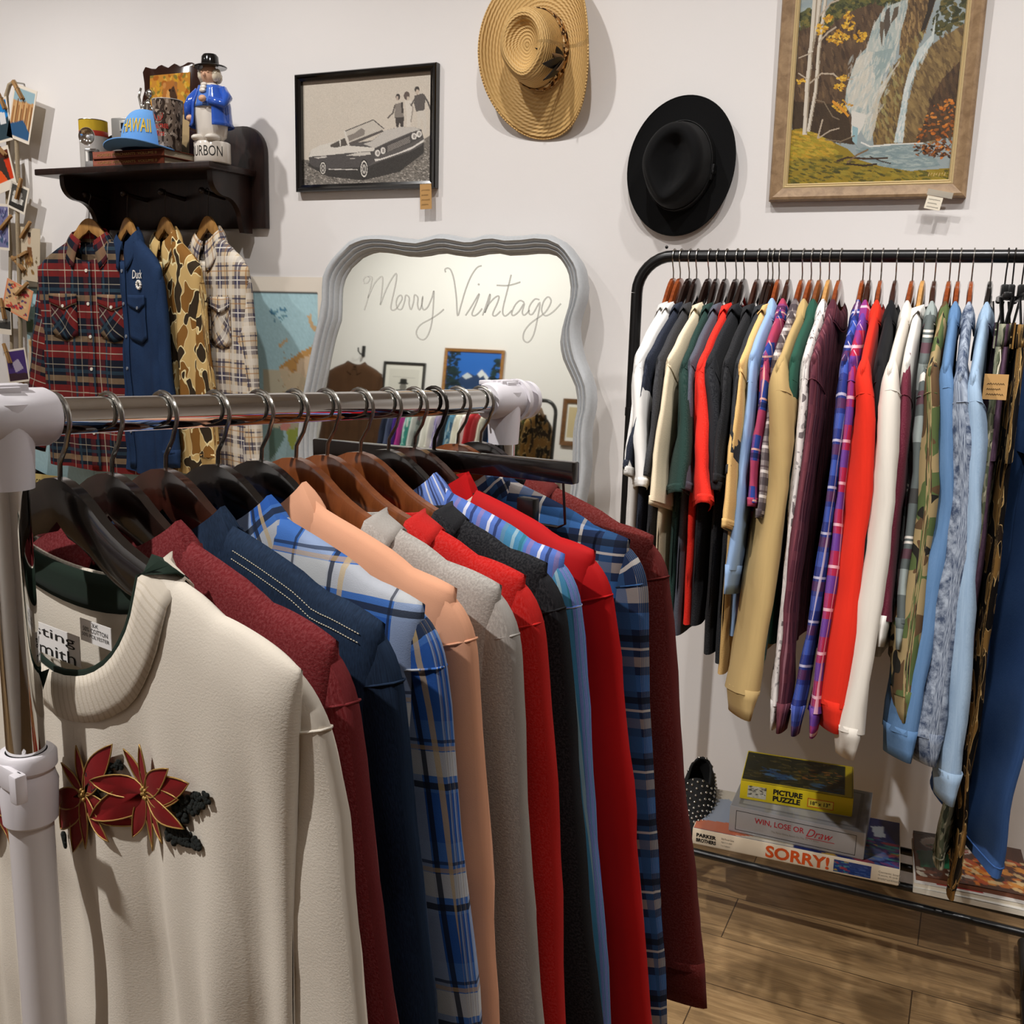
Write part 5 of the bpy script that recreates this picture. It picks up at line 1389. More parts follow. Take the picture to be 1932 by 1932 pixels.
def pc_bw2(c):
    c.poly([(.04, .04), (.96, .04), (.96, .8), (.04, .8)], (120, 118, 112)); c.poly([(.1, .2), (.5, .2), (.5, .5), (.1, .5)], (215, 212, 205)); c.poly([(.04, .6), (.96, .5), (.96, .8), (.04, .8)], (60, 60, 58))
def pc_purple(c):
    inner(c, (70, 50, 110), .06); c.poly([(.3, .4), (.6, .3), (.8, .6), (.4, .7)], (170, 160, 180)); c.poly([(.06, .7), (.94, .75), (.94, .94), (.06, .94)], (60, 40, 50))
postcard('tilted city street postcard at the top of the cord', 41, 215, 0.115, 0.185, math.radians(-18), pc_city, ((-0.25, 0.4, 0.6),))
postcard('bright blue seaside postcard cut by the left photo edge, top of the cord', 0, 228, 0.10, 0.15, math.radians(8), pc_blue, ((0.3, 0.45, 0.5),))
postcard('instant photo of a red car interior on the cord', 2, 322, 0.125, 0.15, math.radians(14), pc_red, ((0.2, 0.48, 0.9),))
postcard('small black and white group photo clipped to the cord', 34, 373, 0.095, 0.095, math.radians(-20), pc_bw, ((0.05, 0.35, -0.4),))
postcard('blue violet crowd postcard cut by the left photo edge', 2, 428, 0.085, 0.165, math.radians(-4), pc_violet, ((0.4, 0.1, -0.9),))
postcard('sepia portrait card of a seated man, half way down the cord', 55, 480, 0.11, 0.19, math.radians(-6), pc_man, ((-0.1, 0.45, -0.75), (-0.35, -0.05, -1.2), (-0.45, -0.2, 0.9)), y=GY + 0.006)
postcard('red and orange party photo card tilted on the cord', 33, 565, 0.14, 0.115, math.radians(-20), pc_party, ((0.15, 0.42, -0.95),))
postcard('black and white street photo with white border below the party card', 6, 605, 0.085, 0.10, math.radians(-3), pc_bw2, ((0.1, 0.45, 0.2),))
postcard('purple toned snapshot at the bottom end of the cord', 32, 690, 0.115, 0.125, math.radians(8), pc_purple, ((-0.3, 0.4, 0.4),))
# ------------------------------------------------------------------ framed photograph of a convertible
def frame_bars(mb, w, h, fw, d, prof=None):
    """four mitred bars around a w x h picture (outer size), local x right, z up, y out = negative"""
    prof = prof or [(0, 0), (0, -d), (fw, -d * 0.7), (fw, 0)]
    cs_ = [(-1, -1), (1, -1), (1, 1), (-1, 1)]
    rings = []
    for sx, sz in cs_:
        rings.append([(sx * (w / 2 - a), b, sz * (h / 2 - a)) for a, b in prof])
    n = len(prof)
    vs = [p for r in rings for p in r]
    fs = []
    for i in range(4):
        j = (i + 1) % 4
        for k in range(n):
            fs.append((i * n + k, j * n + k, j * n + (k + 1) % n, i * n + (k + 1) % n))
    mb.add(vs, fs); return mb
def price_card(label, p, w, h, rz, mat, txt, rot=0.0):
    t = thing('price_tag', label, 'price tag', tuple(p), (0, rot, rz))
    MB().box((0, 0, -h / 2), (w, 0.001, h)).build('card', mat, t)
    scribble(t, -w * 0.36, w * 0.36, -h * 0.25, -h * 0.82, txt, -0.0008)
    return t
FX, FZ, FW_, FH_ = -1.781, 2.041, 0.503, 0.349
pf_ = thing('framed_photograph', 'black framed black and white photograph of a convertible car and three people, on the wall', 'picture', (FX, WALLY - 0.001, FZ), (0, 0, 0))
frame_bars(MB(), FW_, FH_, 0.021, 0.024, [(0, 0), (0, -0.020), (0.003, -0.024), (0.009, -0.024), (0.013, -0.020), (0.021, -0.017), (0.021, 0)]).build('frame', plain('gloss_black_frame', '#0b0a0a', 0.15, coat=0.5), pf_, smooth=False)
c = Canvas(250, 190, (198, 188, 174), lambda x, y: ((x - 208 - (y - 470) * 0.005) / 1432, (y - (476 - (x - 205) * 0.0906)) / (1148 + (x - 205) * 0.0486)), 4)
c.noise(2)
# sky mottling, hill
c.dabs([(220, 520), (900, 450), (900, 800), (220, 1100)], 120, 60, [(192, 182, 168), (204, 196, 182), (186, 178, 166)], 0.15, 0.3)
c.poly([(205, 1330), (300, 1340), (700, 1400), (1100, 1380), (1420, 1180), (1660, 1030), (1660, 1640), (205, 1640)], (120, 114, 106))
c.dabs([(205, 1340), (700, 1420), (1100, 1400), (1420, 1200), (1660, 1050), (1660, 1640), (205, 1640)], 1600, 11, [(70, 66, 62), (160, 152, 142), (98, 93, 88), (186, 178, 168)], 0.8, 0.4)
c.poly([(260, 1400), (500, 1520), (900, 1560), (1300, 1460), (1560, 1250), (1560, 1130), (900, 1350), (300, 1300)], (62, 59, 56))
# people
def fig(cx, top, skin, parts):
    for P_, col in parts: c.poly(P_, col)
D1, D2, L1 = (72, 66, 62), (100, 92, 86), (206, 198, 186)
c.poly([(1250, 700), (1330, 690), (1345, 860), (1240, 860)], (130, 122, 114)).poly([(1255, 850), (1345, 850), (1340, 960), (1310, 960), (1300, 900), (1285, 960), (1258, 955)], D1).ell(1278, 625, 24, 36, D1).ell(1270, 640, 14, 26, (176, 160, 146)).line([(1245, 720), (1225, 800), (1170, 860)], 16, D2).line([(1320, 690), (1330, 800)], 22, D1)
c.poly([(1350, 670), (1420, 665), (1440, 760), (1410, 950), (1375, 950), (1375, 800)], L1).ell(1372, 612, 32, 46, (96, 84, 78)).ell(1385, 640, 14, 22, (190, 176, 160)).line([(1410, 700), (1440, 740), (1420, 900)], 12, (150, 140, 130))
c.poly([(1455, 610), (1540, 585), (1570, 640), (1560, 770), (1475, 790), (1450, 700)], (92, 86, 82)).poly([(1480, 785), (1560, 770), (1585, 880), (1580, 1030), (1555, 1025), (1550, 900), (1520, 860), (1520, 980), (1495, 980)], (198, 190, 178)).ell(1480, 545, 26, 36, (70, 64, 60)).ell(1484, 570, 17, 30, (186, 170, 154)).line([(1550, 600), (1600, 690), (1630, 770)], 18, (92, 86, 82)).line([(1460, 640), (1420, 720)], 16, (92, 86, 82))
# car body
c.poly([(270, 1290), (300, 1220), (400, 1170), (560, 1130), (720, 1150), (1000, 1110), (1130, 1000), (1280, 960), (1450, 955), (1530, 985), (1560, 1090), (1540, 1160), (1420, 1230), (1100, 1340), (960, 1400), (500, 1440), (330, 1410), (280, 1370)], (92, 88, 85))
c.poly([(270, 1300), (300, 1220), (400, 1170), (560, 1130), (740, 1170), (1030, 1190), (1020, 1225), (700, 1255), (400, 1290)], (206, 200, 190)).poly([(1000, 1115), (1130, 1000), (1290, 960), (1450, 955), (1520, 985), (1410, 1020), (1180, 1120), (1030, 1195), (900, 1150)], (186, 180, 172))
c.poly([(270, 1300), (700, 1260), (1020, 1230), (1040, 1330), (950, 1400), (500, 1440), (330, 1410), (285, 1370)], (82, 78, 76))
c.poly([(710, 1280), (860, 1240), (980, 1240), (985, 1265), (860, 1285)], (196, 190, 180)).poly([(330, 1305), (480, 1290), (490, 1303), (380, 1318)], (196, 190, 182)).line([(505, 1437), (835, 1437)], 10, (206, 200, 192)).line([(750, 1315), (805, 1312)], 8, (206, 200, 190))
# interior and windscreen
c.poly([(520, 1160), (690, 1080), (720, 1165), (600, 1190), (530, 1190)], (86, 80, 74)).line([(520, 1160), (690, 1078)], 9, (200, 192, 180)).line([(635, 1105), (640, 1170)], 14, (210, 204, 194))
c.poly([(690, 1010), (1010, 880), (1125, 975), (740, 1160)], (190, 182, 170)).poly([(730, 1140), (1110, 990), (1125, 1010), (760, 1165)], (90, 84, 80)).poly([(720, 1060), (800, 1030), (880, 970), (920, 1000), (910, 1050), (740, 1120)], (132, 124, 116))
c.line([(690, 1010), (1010, 880), (1125, 975)], 11, (88, 82, 78)).line([(690, 1010), (735, 1165)], 18, (208, 202, 192)).line([(1000, 985), (1035, 1010)], 8, (196, 190, 180))
# grille, lamps, bumper
c.poly([(1030, 1200), (1410, 1030), (1535, 990), (1545, 1070), (1420, 1140), (1040, 1290)], (78, 74, 72)).poly([(1170, 1170), (1410, 1060), (1415, 1130), (1170, 1240)], (128, 122, 116))
for k in range(4): c.line([(1170, 1185 + 18 * k), (1412, 1075 + 17 * k)], 4, (84, 80, 76))
for x, y in ((1060, 1250), (1120, 1222), (1455, 1060), (1508, 1035)): c.ell(x, y, 28, 38, (216, 210, 202)).ell(x + 3, y, 14, 22, (150, 144, 138))
c.poly([(1020, 1320), (1100, 1310), (1300, 1240), (1450, 1170), (1565, 1090), (1560, 1120), (1420, 1210), (1150, 1310), (1040, 1345)], (214, 208, 200))
# wheels
for x, y, rx, ry in ((437, 1425, 40, 78), (910, 1430, 46, 110)):
    c.ell(x, y, rx, ry, (40, 38, 37)).ell(x, y, rx * .85, ry * .86, (216, 210, 200)).ell(x, y, rx * .66, ry * .7, (60, 57, 55)).ell(x, y, rx * .45, ry * .5, (180, 174, 166)).ell(x, y, rx * .2, ry * .22, (70, 66, 62))
c.noise(4)
iw, ih = FW_ - 0.042, FH_ - 0.042
c.build('print', pf_, lambda s, t: (-iw / 2 + iw * s, -0.006, ih / 2 - ih * t), PRINT)
MB().box((0, -0.003, 0), (FW_ - 0.02, 0.004, FH_ - 0.02)).build('backing_board', PAPER, pf_)
price_card('small kraft price tag tucked under the lower right corner of the car photograph', PY(803, 347, WALLY - 0.028), 0.038, 0.072, 0.05, KRAFT, 4, -0.03)

# ------------------------------------------------------------------ waterfall painting
pa, pb = PY(1449, 378, WALLY - 0.03), PY(1822, 372, WALLY - 0.03)
PW = pb.x - pa.x; PHH = 0.64; pz0 = (pa.z + pb.z) / 2
pt = thing('framed_painting', 'framed oil painting of a waterfall among autumn birches, on the wall above the black rack', 'painting', ((pa.x + pb.x) / 2, WALLY - 0.003, pz0 + PHH / 2), (math.radians(1.6), 0, 0))
frame_bars(MB(), PW, PHH, 0.032, 0.034, [(0, 0), (0, -0.026), (0.004, -0.032), (0.010, -0.034), (0.026, -0.026), (0.032, -0.024), (0.032, 0)]).build('frame', wood('limed_wood_frame', '#a48765', '#84694c', (20, 20, 20), 0.5, 0.1), pt, smooth=False)
frame_bars(MB(), PW - 0.064, PHH - 0.064, 0.011, 0.02, [(0, 0), (0, -0.023), (0.003, -0.0245), (0.006, -0.021), (0.008, -0.0225), (0.011, -0.018), (0.011, 0)]).build('slip_moulding', plain('pale_gilt_slip', '#c9b284', 0.45), pt, smooth=False)
vis = 0.455 / (PHH - 0.086)
tfp = lambda x, y: ((x - (165 + (1540 - y) * 0.0552)) / ((1570 + (1520 - y) * 0.0888) - (165 + (1540 - y) * 0.0552)), 1 - (1530 - y) / 1530 * vis)
c = Canvas(330, 416, (146, 156, 156), tfp, 8)
R3 = [(165, -400), (1900, -400), (1900, 160), (200, 170)]
c.dabs([(200, -300), (1800, -300), (1800, 200), (200, 200)], 160, 70, [(150, 162, 160), (134, 150, 154), (160, 168, 162)], 0.4, 0.4)
OL = [(84, 86, 48), (66, 70, 40), (104, 100, 52), (120, 108, 54), (52, 54, 34)]
fol = [(240, 170), (330, 140), (450, 210), (520, 130), (640, 60), (760, -10), (900, 10), (1000, 60), (1090, 75), (1190, 125), (1100, 210), (700, 300), (250, 330)]
c.poly(fol, (80, 82, 48)).dabs(fol, 420, 24, OL, 0.85, 0.6)
clif = [(235, 310), (330, 285), (480, 320), (640, 225), (760, 178), (900, 155), (1000, 188), (960, 300), (880, 430), (850, 520), (760, 560), (700, 760), (690, 950), (740, 1000), (770, 1230), (560, 1190), (420, 1160), (195, 1090)]
c.poly(clif, (88, 68, 50)).dabs(clif, 420, 40, [(72, 54, 40), (104, 82, 60), (60, 46, 36), (118, 94, 66), (84, 66, 50)], 0.6, 0.3, 1.3)
c.poly([(195, 860), (560, 900), (700, 1000), (760, 1230), (560, 1200), (195, 1090)], (58, 46, 34), 0.75)
rc_ = [(1180, 150), (1300, 110), (1455, 88), (1400, 260), (1350, 400), (1280, 480), (1200, 520), (1130, 560), (1140, 400)]
c.poly(rc_, (112, 88, 58)).dabs(rc_, 200, 28, [(140, 112, 72), (88, 68, 46), (160, 130, 84), (70, 54, 38)], 0.7, 0.3, 1.4).poly([(1380, 110), (1455, 88), (1400, 250), (1340, 400), (1300, 420), (1360, 240)], (50, 42, 34))
tre = [(1450, -200), (1900, -300), (1900, 200), (1680, 360), (1450, 430), (1400, 400), (1420, 280), (1500, 180), (1460, 60)]
c.dabs(tre, 500, 26, [(66, 68, 40), (84, 80, 46), (52, 54, 34), (104, 92, 50)], 0.9, 0.6)
rk = [(1670, 360), (1560, 420), (1440, 480), (1330, 560), (1270, 640), (1250, 800), (1200, 1000), (1170, 1235), (1330, 1240), (1600, 1200), (1640, 700)]
c.poly(rk, (120, 98, 64)).dabs(rk, 420, 36, [(146, 122, 78), (104, 84, 56), (90, 72, 50), (132, 108, 70)], 0.7, 0.3, 1.0)
c.poly([(1640, 640), (1500, 760), (1420, 900), (1300, 1240), (1620, 1200)], (66, 50, 38), 0.8).dabs([(1640, 640), (1500, 760), (1420, 900), (1300, 1240), (1620, 1200)], 120, 34, [(84, 62, 46), (58, 44, 36), (98, 74, 52)], 0.6, 0.3, 1.3)
mr = [(1340, 380), (1230, 460), (1150, 570), (1050, 680), (960, 840), (900, 1000), (930, 1240), (1120, 1240), (1160, 1000), (1200, 760), (1270, 560)]
c.poly(mr, (118, 96, 62)).dabs(mr, 340, 30, [(150, 126, 80), (98, 78, 52), (134, 108, 62), (80, 66, 48), (150, 140, 90)], 0.7, 0.3, 1.2)
wt = [(1000, 188), (1200, 140), (1180, 260), (1130, 420), (1100, 560), (1000, 700), (950, 840), (880, 1000), (900, 1200), (870, 1210), (740, 1000), (670, 920), (680, 780), (760, 560), (850, 480), (900, 320)]
c.poly(wt, (168, 176, 170)).dabs(wt, 420, 34, [(194, 192, 182), (146, 160, 158), (176, 180, 172), (130, 148, 150), (204, 198, 186)], 0.6, 0.22, 1.75)
c.poly([(920, 520), (1090, 500), (1000, 680), (930, 740)], (134, 152, 150), 0.8)
c.poly([(1010, 210), (1040, 190), (1050, 330), (1010, 420), (990, 300)], (84, 74, 64)).poly([(1080, 200), (1120, 190), (1110, 260), (1050, 320)], (92, 80, 66)).poly([(960, 290), (1000, 300), (980, 480), (960, 380)], (96, 84, 70))
for P_ in ([(700, 760), (800, 680), (910, 610), (920, 700), (800, 800), (780, 930), (690, 940)], [(790, 930), (800, 820), (910, 730), (900, 820), (850, 960)], [(880, 1000), (960, 800), (1140, 600), (1060, 720), (970, 900), (940, 1100), (900, 1210)], [(760, 560), (860, 510), (910, 520), (880, 600), (760, 680), (720, 700)]):
    c.poly(P_, (196, 190, 176), 0.85)
c.dabs([(690, 560), (910, 520), (1140, 600), (940, 1100), (890, 1210), (690, 940)], 200, 30, [(206, 198, 182), (180, 184, 176), (214, 208, 196), (160, 172, 172)], 0.5, 0.25, 2.0)
c.poly([(730, 960), (860, 1000), (840, 1080), (760, 1200), (730, 1160)], (206, 202, 192)).poly([(740, 1080), (790, 1100), (780, 1230), (740, 1200)], (140, 170, 176))
c.poly([(1440, 260), (1400, 430), (1300, 520), (1225, 660), (1180, 820), (1150, 1000), (1105, 1225), (1180, 1230), (1200, 1000), (1225, 820), (1290, 640), (1420, 470)], (190, 196, 192)).dabs([(1400, 430), (1225, 660), (1150, 1000), (1105, 1225), (1180, 1230), (1225, 820), (1420, 470)], 120, 22, [(214, 212, 204), (150, 172, 176), (200, 202, 196)], 0.6, 0.3, 1.8)
pool = [(740, 1190), (800, 1260), (1000, 1245), (1350, 1240), (1500, 1420), (1200, 1450), (1000, 1410), (840, 1340)]
c.poly(pool, (130, 146, 146)).dabs(pool, 260, 34, [(150, 162, 160), (114, 132, 136), (168, 176, 170), (124, 142, 142)], 0.6, 0.18, 0.05)
c.line([(820, 1215), (900, 1250), (1100, 1240), (1350, 1240)], 12, (214, 212, 204))
gr = [(165, 1090), (280, 1080), (400, 1120), (560, 1200), (700, 1260), (800, 1350), (1000, 1410), (1250, 1455), (1600, 1440), (1600, 1560), (150, 1560)]
c.poly(gr, (140, 118, 40)).dabs([(165, 1090), (400, 1120), (560, 1200), (640, 1300), (165, 1340)], 260, 30, [(184, 142, 44), (168, 150, 52), (196, 158, 60), (150, 134, 44)], 0.7, 0.25, 0.3)
c.dabs([(165, 1340), (640, 1300), (900, 1400), (1250, 1460), (1600, 1450), (1600, 1560), (150, 1560)], 380, 30, [(110, 100, 40), (84, 84, 38), (134, 118, 48), (70, 66, 36), (150, 132, 50)], 0.75, 0.25, 0.2)
# birches
W1, W2 = (204, 194, 178), (150, 136, 116)
for P_ in ([(430, 0), (400, 250), (345, 480), (340, 600), (325, 720), (320, 900), (310, 1120)], [(395, -380), (380, 0), (365, 250), (350, 470)]):
    c.line(P_, 42, W1); c.line([(x + 15, y) for x, y in P_], 12, W2)
for P_ in ([(500, -200), (470, 100), (440, 330), (420, 480), (415, 620), (400, 800), (370, 960), (345, 1100)], [(440, 0), (470, 70), (580, -40)]):
    c.line(P_, 32, W1); c.line([(x + 11, y) for x, y in P_], 9, W2)
for P_, w in (([(345, 490), (240, 520)], 10), ([(420, 210), (520, 115), (590, 100)], 14), ([(420, 410), (500, 340), (570, 305)], 14), ([(345, 725), (450, 655), (560, 665), (620, 715), (730, 715)], 12), ([(320, 690), (240, 640)], 10), ([(400, 860), (480, 880), (560, 1000), (620, 1025)], 9), ([(430, 1165), (470, 1020)], 14), ([(440, 1165), (540, 1110), (620, 1095)], 10), ([(500, 1180), (640, 1200), (760, 1160)], 9)):
    c.line(P_, w, (176, 160, 140) if w > 9 else (120, 104, 84))
c.line([(610, 1355), (700, 1330), (860, 1345), (1050, 1345)], 16, (66, 50, 38)).line([(700, 1370), (790, 1310), (880, 1275)], 14, (120, 96, 68)).line([(700, 1380), (850, 1400), (960, 1390)], 14, (54, 42, 34)).line([(900, 1330), (1000, 1370), (1080, 1390)], 8, (60, 46, 36))
YL = [(206, 158, 46), (190, 140, 40), (222, 178, 70), (176, 124, 40)]
for cx, cy, rx, ry, n in ((300, 10, 70, 60, 40), (430, 310, 80, 45, 40), (590, 390, 110, 60, 70), (500, 235, 50, 30, 20), (680, 230, 50, 35, 22), (690, 300, 70, 40, 30), (790, 390, 70, 50, 34), (650, 700, 60, 25, 18), (620, 770, 70, 35, 26), (640, 920, 90, 55, 40), (260, 705, 45, 22, 12), (300, -150, 120, 90, 60), (600, -250, 160, 90, 60)):
    c.dabs([(cx - rx, cy), (cx, cy - ry), (cx + rx, cy), (cx, cy + ry)], n, 15, YL, 0.95, 0.5)
c.line([(560, 880), (640, 940), (700, 1000)], 20, (206, 140, 50))
ob = [(1290, 1190), (1360, 1060), (1420, 960), (1540, 900), (1620, 940), (1610, 1330), (1560, 1370), (1400, 1330), (1280, 1270)]
c.dabs(ob, 130, 17, [(196, 110, 40), (168, 92, 38), (206, 130, 56), (120, 70, 36), (150, 88, 40)], 0.9, 0.5).dabs([(1270, 1260), (1580, 1240), (1570, 1370), (1300, 1330)], 90, 17, [(48, 36, 28), (84, 54, 34), (130, 76, 40)], 0.9, 0.4)
for x in range(7): c.line([(1400 + 22 * x, 1500 - 12 * (x % 2)), (1410 + 22 * x, 1475)], 5, (200, 170, 120))
cw, chh = PW - 0.086, PHH - 0.086
c.build('canvas', pt, lambda s, t: (-cw / 2 + cw * s, -0.012, chh / 2 - chh * t), PAINT)
MB().box((0, -0.004, 0), (PW - 0.03, 0.006, PHH - 0.03)).build('backing_board', PAPER, pt)
tp = price_card('cream price tag taped to the lower right edge of the waterfall painting', PY(1765, 371, WALLY - 0.045), 0.036, 0.03, 0.05, PAPER, 3, 0.2)
MB().box((0.008, -0.001, 0.008), (0.058, 0.0008, 0.014)).build('clear_tape', plain('clear_tape', '#d8d2c4', 0.1, trans=0.5), tp)

# ------------------------------------------------------------------ hats on the wall
def straw_mat():
    t = NT('golden_straw')
    sep = t.n('SeparateXYZ'); uv = t.coord('UV'); t.setin(sep, 0, uv)
    rings = t.math('SINE', t.math('MULTIPLY', sep.outputs[1], 2 * math.pi / 0.0085))
    twist = t.math('SINE', t.math('ADD', t.math('MULTIPLY', sep.outputs[0], 420.0), t.math('MULTIPLY', sep.outputs[1], 900.0)))
    h = t.math('ADD', t.math('MULTIPLY', rings, 0.75), t.math('MULTIPLY', twist, 0.25))
    f = t.math('MULTIPLY_ADD', h, 0.3); f.node.inputs[2].default_value = 0.5
    n = t.noise(uv, 60, 3.0)
    col = t.mix(f, S('#b58a4c'), S('#e2bf82'))
    col = t.mix(t.math('MULTIPLY', n, 0.3), col, S('#c79d5e'))
    t.bump(h, 0.6, 0.002)
    return t.fin(col, 0.55, 0, 0.35)
def hat(name, label, loc, rot, mat, a, b, ca, cb, hgt, curl_side, curl_end, dent, dips, scale=1.0, pinch=0.25, bandmat=None, band_h=0.025, edge=0.003):
    """crown points along local +z, brim in the local xy plane, long axis along y"""
    t = thing(name, label, 'hat', loc, rot)
    def crown(u, v):
        th = 2 * math.pi * u; c, s = math.cos(th), math.sin(th)
        if v < 0.6:
            q = v / 0.6; k = 1 - 0.12 * q ** 1.5
            if q > 0.75: k -= 0.10 * ((q - 0.75) / 0.25) ** 2
            z = hgt * (q - 0.06 * max(0, (q - 0.75) / 0.25) ** 2)
        else:
            q = (v - 0.6) / 0.4; k = (1 - 0.22) * (1 - q); z = hgt * (0.94 + 0.06 * math.sin(min(1, q * 5) * math.pi / 2))
        x, y = ca * k * c, cb * k * s
        # front pinch (towards -y) and top crease
        fr = max(0.0, -s)
        hq = min(1.0, z / hgt)
        x *= 1 - pinch * fr ** 1.5 * hq ** 2
        if v >= 0.6:
            q = (v - 0.6) / 0.4
            rr_ = (x / (ca * 0.52)) ** 2 + ((y - cb * 0.08) / (cb * 0.74)) ** 2
            z -= dent * math.exp(-rr_ ** 1.5) * min(1, q * 3)
            if dips: z -= dips * math.exp(-((x / (ca * 0.26)) ** 2)) * min(1, q * 2.0) * (0.5 + 0.5 * max(0, min(1, 0.5 - y / cb)))
        else:
            for sx in (-1, 1):
                d = ((x - sx * ca * 0.62) / (ca * 0.4)) ** 2 + ((y + cb * 0.62) / (cb * 0.4)) ** 2
                z -= 0.012 * math.exp(-d) * hq ** 3
        return (x, y, z)
    def uvc(u, v): return (u * 0.5, (v if v > 0.6 else v) * 0.2)
    MB().grid(crown, 64, 40, True, uvc).build('crown', mat, t, angle=180)
    def brimf(u, v):
        th = 2 * math.pi * u; c, s = math.cos(th), math.sin(th)
        x = (ca + (b - ca) * v) * c; y = (cb + (a - cb) * v) * s
        z = curl_side * abs(c) ** 2.2 * v ** 2.2 - curl_end * abs(s) ** 2.0 * v ** 1.6
        x *= 1 - 0.10 * (curl_side / 0.06) * abs(c) * v ** 2
        return (x, y, z)
    br_ = MB().grid(brimf, 80, 16, True, lambda u, v: (u * 0.9, v * (b - ca))).build('brim', mat, t, angle=180, solid=edge)
    rim = [brimf(k / 80, 1.0) for k in range(80)]
    MB().tube(rim, edge * 0.8, 6, False, True).build('brim_edge', mat, br_, angle=180)
    if bandmat:
        def bd(u, v):
            p = Vector(crown(u, 0.6 * (band_h * v / hgt) + 0.004)); return tuple(p * 1.0 + Vector((p.x, p.y, 0)).normalized() * 0.0025)
        MB().grid(bd, 64, 4, True, lambda u, v: (u * 0.55, v * band_h)).build('hat_band', bandmat, t, angle=180, solid=0.002)
    return t, crown
STRAW = straw_mat()
FEATHB = blobs('feather_band', '#a87c48', [(70, 0.52, '#3b2414', None, 0, 3.0), (90, 0.6, '#e0c79a', None, 0, 6.0)])
# the crown faces the room: local z -> -y
def hat_rot(tilt, lean_x=0.0, lean_z=0.0):
    return (Matrix.Rotation(lean_z, 3, 'Z') @ Matrix.Rotation(math.radians(90) + lean_x, 3, 'X') @ Matrix.Rotation(tilt, 3, 'Z')).to_euler()
hc = PY(1014, 95, WALLY - 0.06)
h1, cr1 = hat('straw_hat', 'golden straw cowboy hat with a feather band, hung on the wall above the mirror', tuple(Vector((hc.x, WALLY - 0.035, hc.z + 0.005))), hat_rot(math.radians(4), 0.06, -0.08), STRAW, 0.228, 0.185, 0.083, 0.102, 0.115, 0.055, 0.018, 0.035, 0.0, 1.0, 0.28, FEATHB, 0.03)
FSC = 1.25
fm = plain('black_feather', '#17120f', 0.5); fbn = plain('speckled_feather', '#8a6a48', 0.7, var=0.4)
def feather(base, tip, wid, mat, nm):
    B, T_ = Vector(base), Vector(tip); d = T_ - B; L = d.length; d.normalize()
    nrm = Vector((base[0], base[1], 0)).normalized(); sd = d.cross(nrm).normalized()
    def ff(u, v):
        w = wid * math.sin(math.pi * (0.08 + 0.92 * v) ** 0.8) * (2 * u - 1)
        return tuple(B + d * (L * v) + sd * w + nrm * (0.006 + 0.006 * math.sin(v * 3) - abs(2 * u - 1) * 0.002))
    MB().grid(ff, 6, 10).build(nm, mat, h1, angle=180, solid=0.0012)
b0_ = Vector(cr1(0.93, 0.14))
for dx, dy, dz, w, m_ in ((-0.012, 0.02, 0.068, 0.010, fm), (0.004, -0.012, 0.072, 0.011, fm), (-0.004, -0.04, 0.060, 0.009, fm), (0.0, 0.034, 0.045, 0.008, fm), (0.002, 0.012, 0.04, 0.007, fbn), (0.004, -0.02, 0.03, 0.007, fbn)):
    feather(b0_ + Vector((0.002, 0, 0)), b0_ + Vector((dx * 1.4 - dz * 0.3, dy * 1.35, dz * 1.3)), w * 1.45, m_, 'feather')
FELT = plain('black_felt', '#070708', 0.85, 0, 0, 30, 0.35, 700, 0.0006, 0.22, sheen=0.05)
hc2 = PY(1284, 314, WALLY - 0.03)
h2, cr2 = hat('felt_hat', 'black felt fedora hung on the wall between the mirror and the painting', tuple(Vector((hc2.x, WALLY - 0.022, hc2.z))), hat_rot(math.radians(-11), 0.05, 0.0), FELT, 0.176, 0.146, 0.088, 0.112, 0.112, 0.012, -0.004, 0.026, 0.018, 1.0, 0.42, plain('black_grosgrain', '#09090a', 0.6), 0.032)
bw = MB(); q = Vector(cr2(0.0, 0.09))
bw.box(q + Vector((0.004, 0.0, 0)), (0.006, 0.04, 0.026)); bw.box(q + Vector((0.006, 0, 0)), (0.006, 0.01, 0.03))
bw.build('band_bow', plain('black_grosgrain', '#09090a', 0.6), h2, bevel=0.002)
for nm, q in (('straw', hc), ('felt', hc2)):
    pass
# ------------------------------------------------------------------ leaning mirror with a grey scalloped frame
MT = math.radians(4.6)
MN = Vector((0, -math.cos(MT), math.sin(MT)))            # faces the room, slightly up
MUP = Vector((0, math.sin(MT), math.cos(MT)))
MORG = Vector((-1.5, 2.695, 1.73)) - MUP * 1.70          # bottom of the mirror on the plane
pairs = [((1105, 92), (1105, 197)), ((1150, 90), (1140, 197)), ((1180, 82), (1180, 190)), ((1210, 72), (1220, 182)), ((1260, 70), (1280, 178)), ((1330, 82), (1340, 190)), ((1420, 78), (1430, 186)), ((1500, 68), (1500, 179)),
         ((1580, 75), (1560, 180)), ((1650, 110), (1605, 192)), ((1690, 148), (1628, 212)), ((1720, 190), (1645, 235)), ((1748, 230), (1662, 265)), ((1765, 270), (1675, 300)), ((1780, 370), (1685, 370)), ((1774, 430), (1682, 425)),
         ((1760, 480), (1672, 480)), ((1740, 540), (1652, 545)), ((1730, 600), (1636, 605)), ((1735, 660), (1625, 680)), ((1746, 720), (1630, 730)), ((1762, 780), (1642, 780)), ((1784, 835), (1668, 838)), ((1802, 880), (1690, 885)),
         ((1820, 935), (1712, 935)), ((1826, 1000), (1722, 1000)), ((1822, 1060), (1722, 1070)), ((1806, 1130), (1708, 1130)), ((1797, 1200), (1698, 1200)), ((1797, 1300), (1696, 1300)), ((1797, 1400), (1692, 1400)), ((1785, 1490), (1686, 1490)), ((1770, 1560), (1680, 1560))]
def on_mirror(zx, zy):
    q = PP(520 + zx / 3.019, 420 + zy / 3.019, MORG, MN) - MORG
    return q.x, q.dot(MUP)
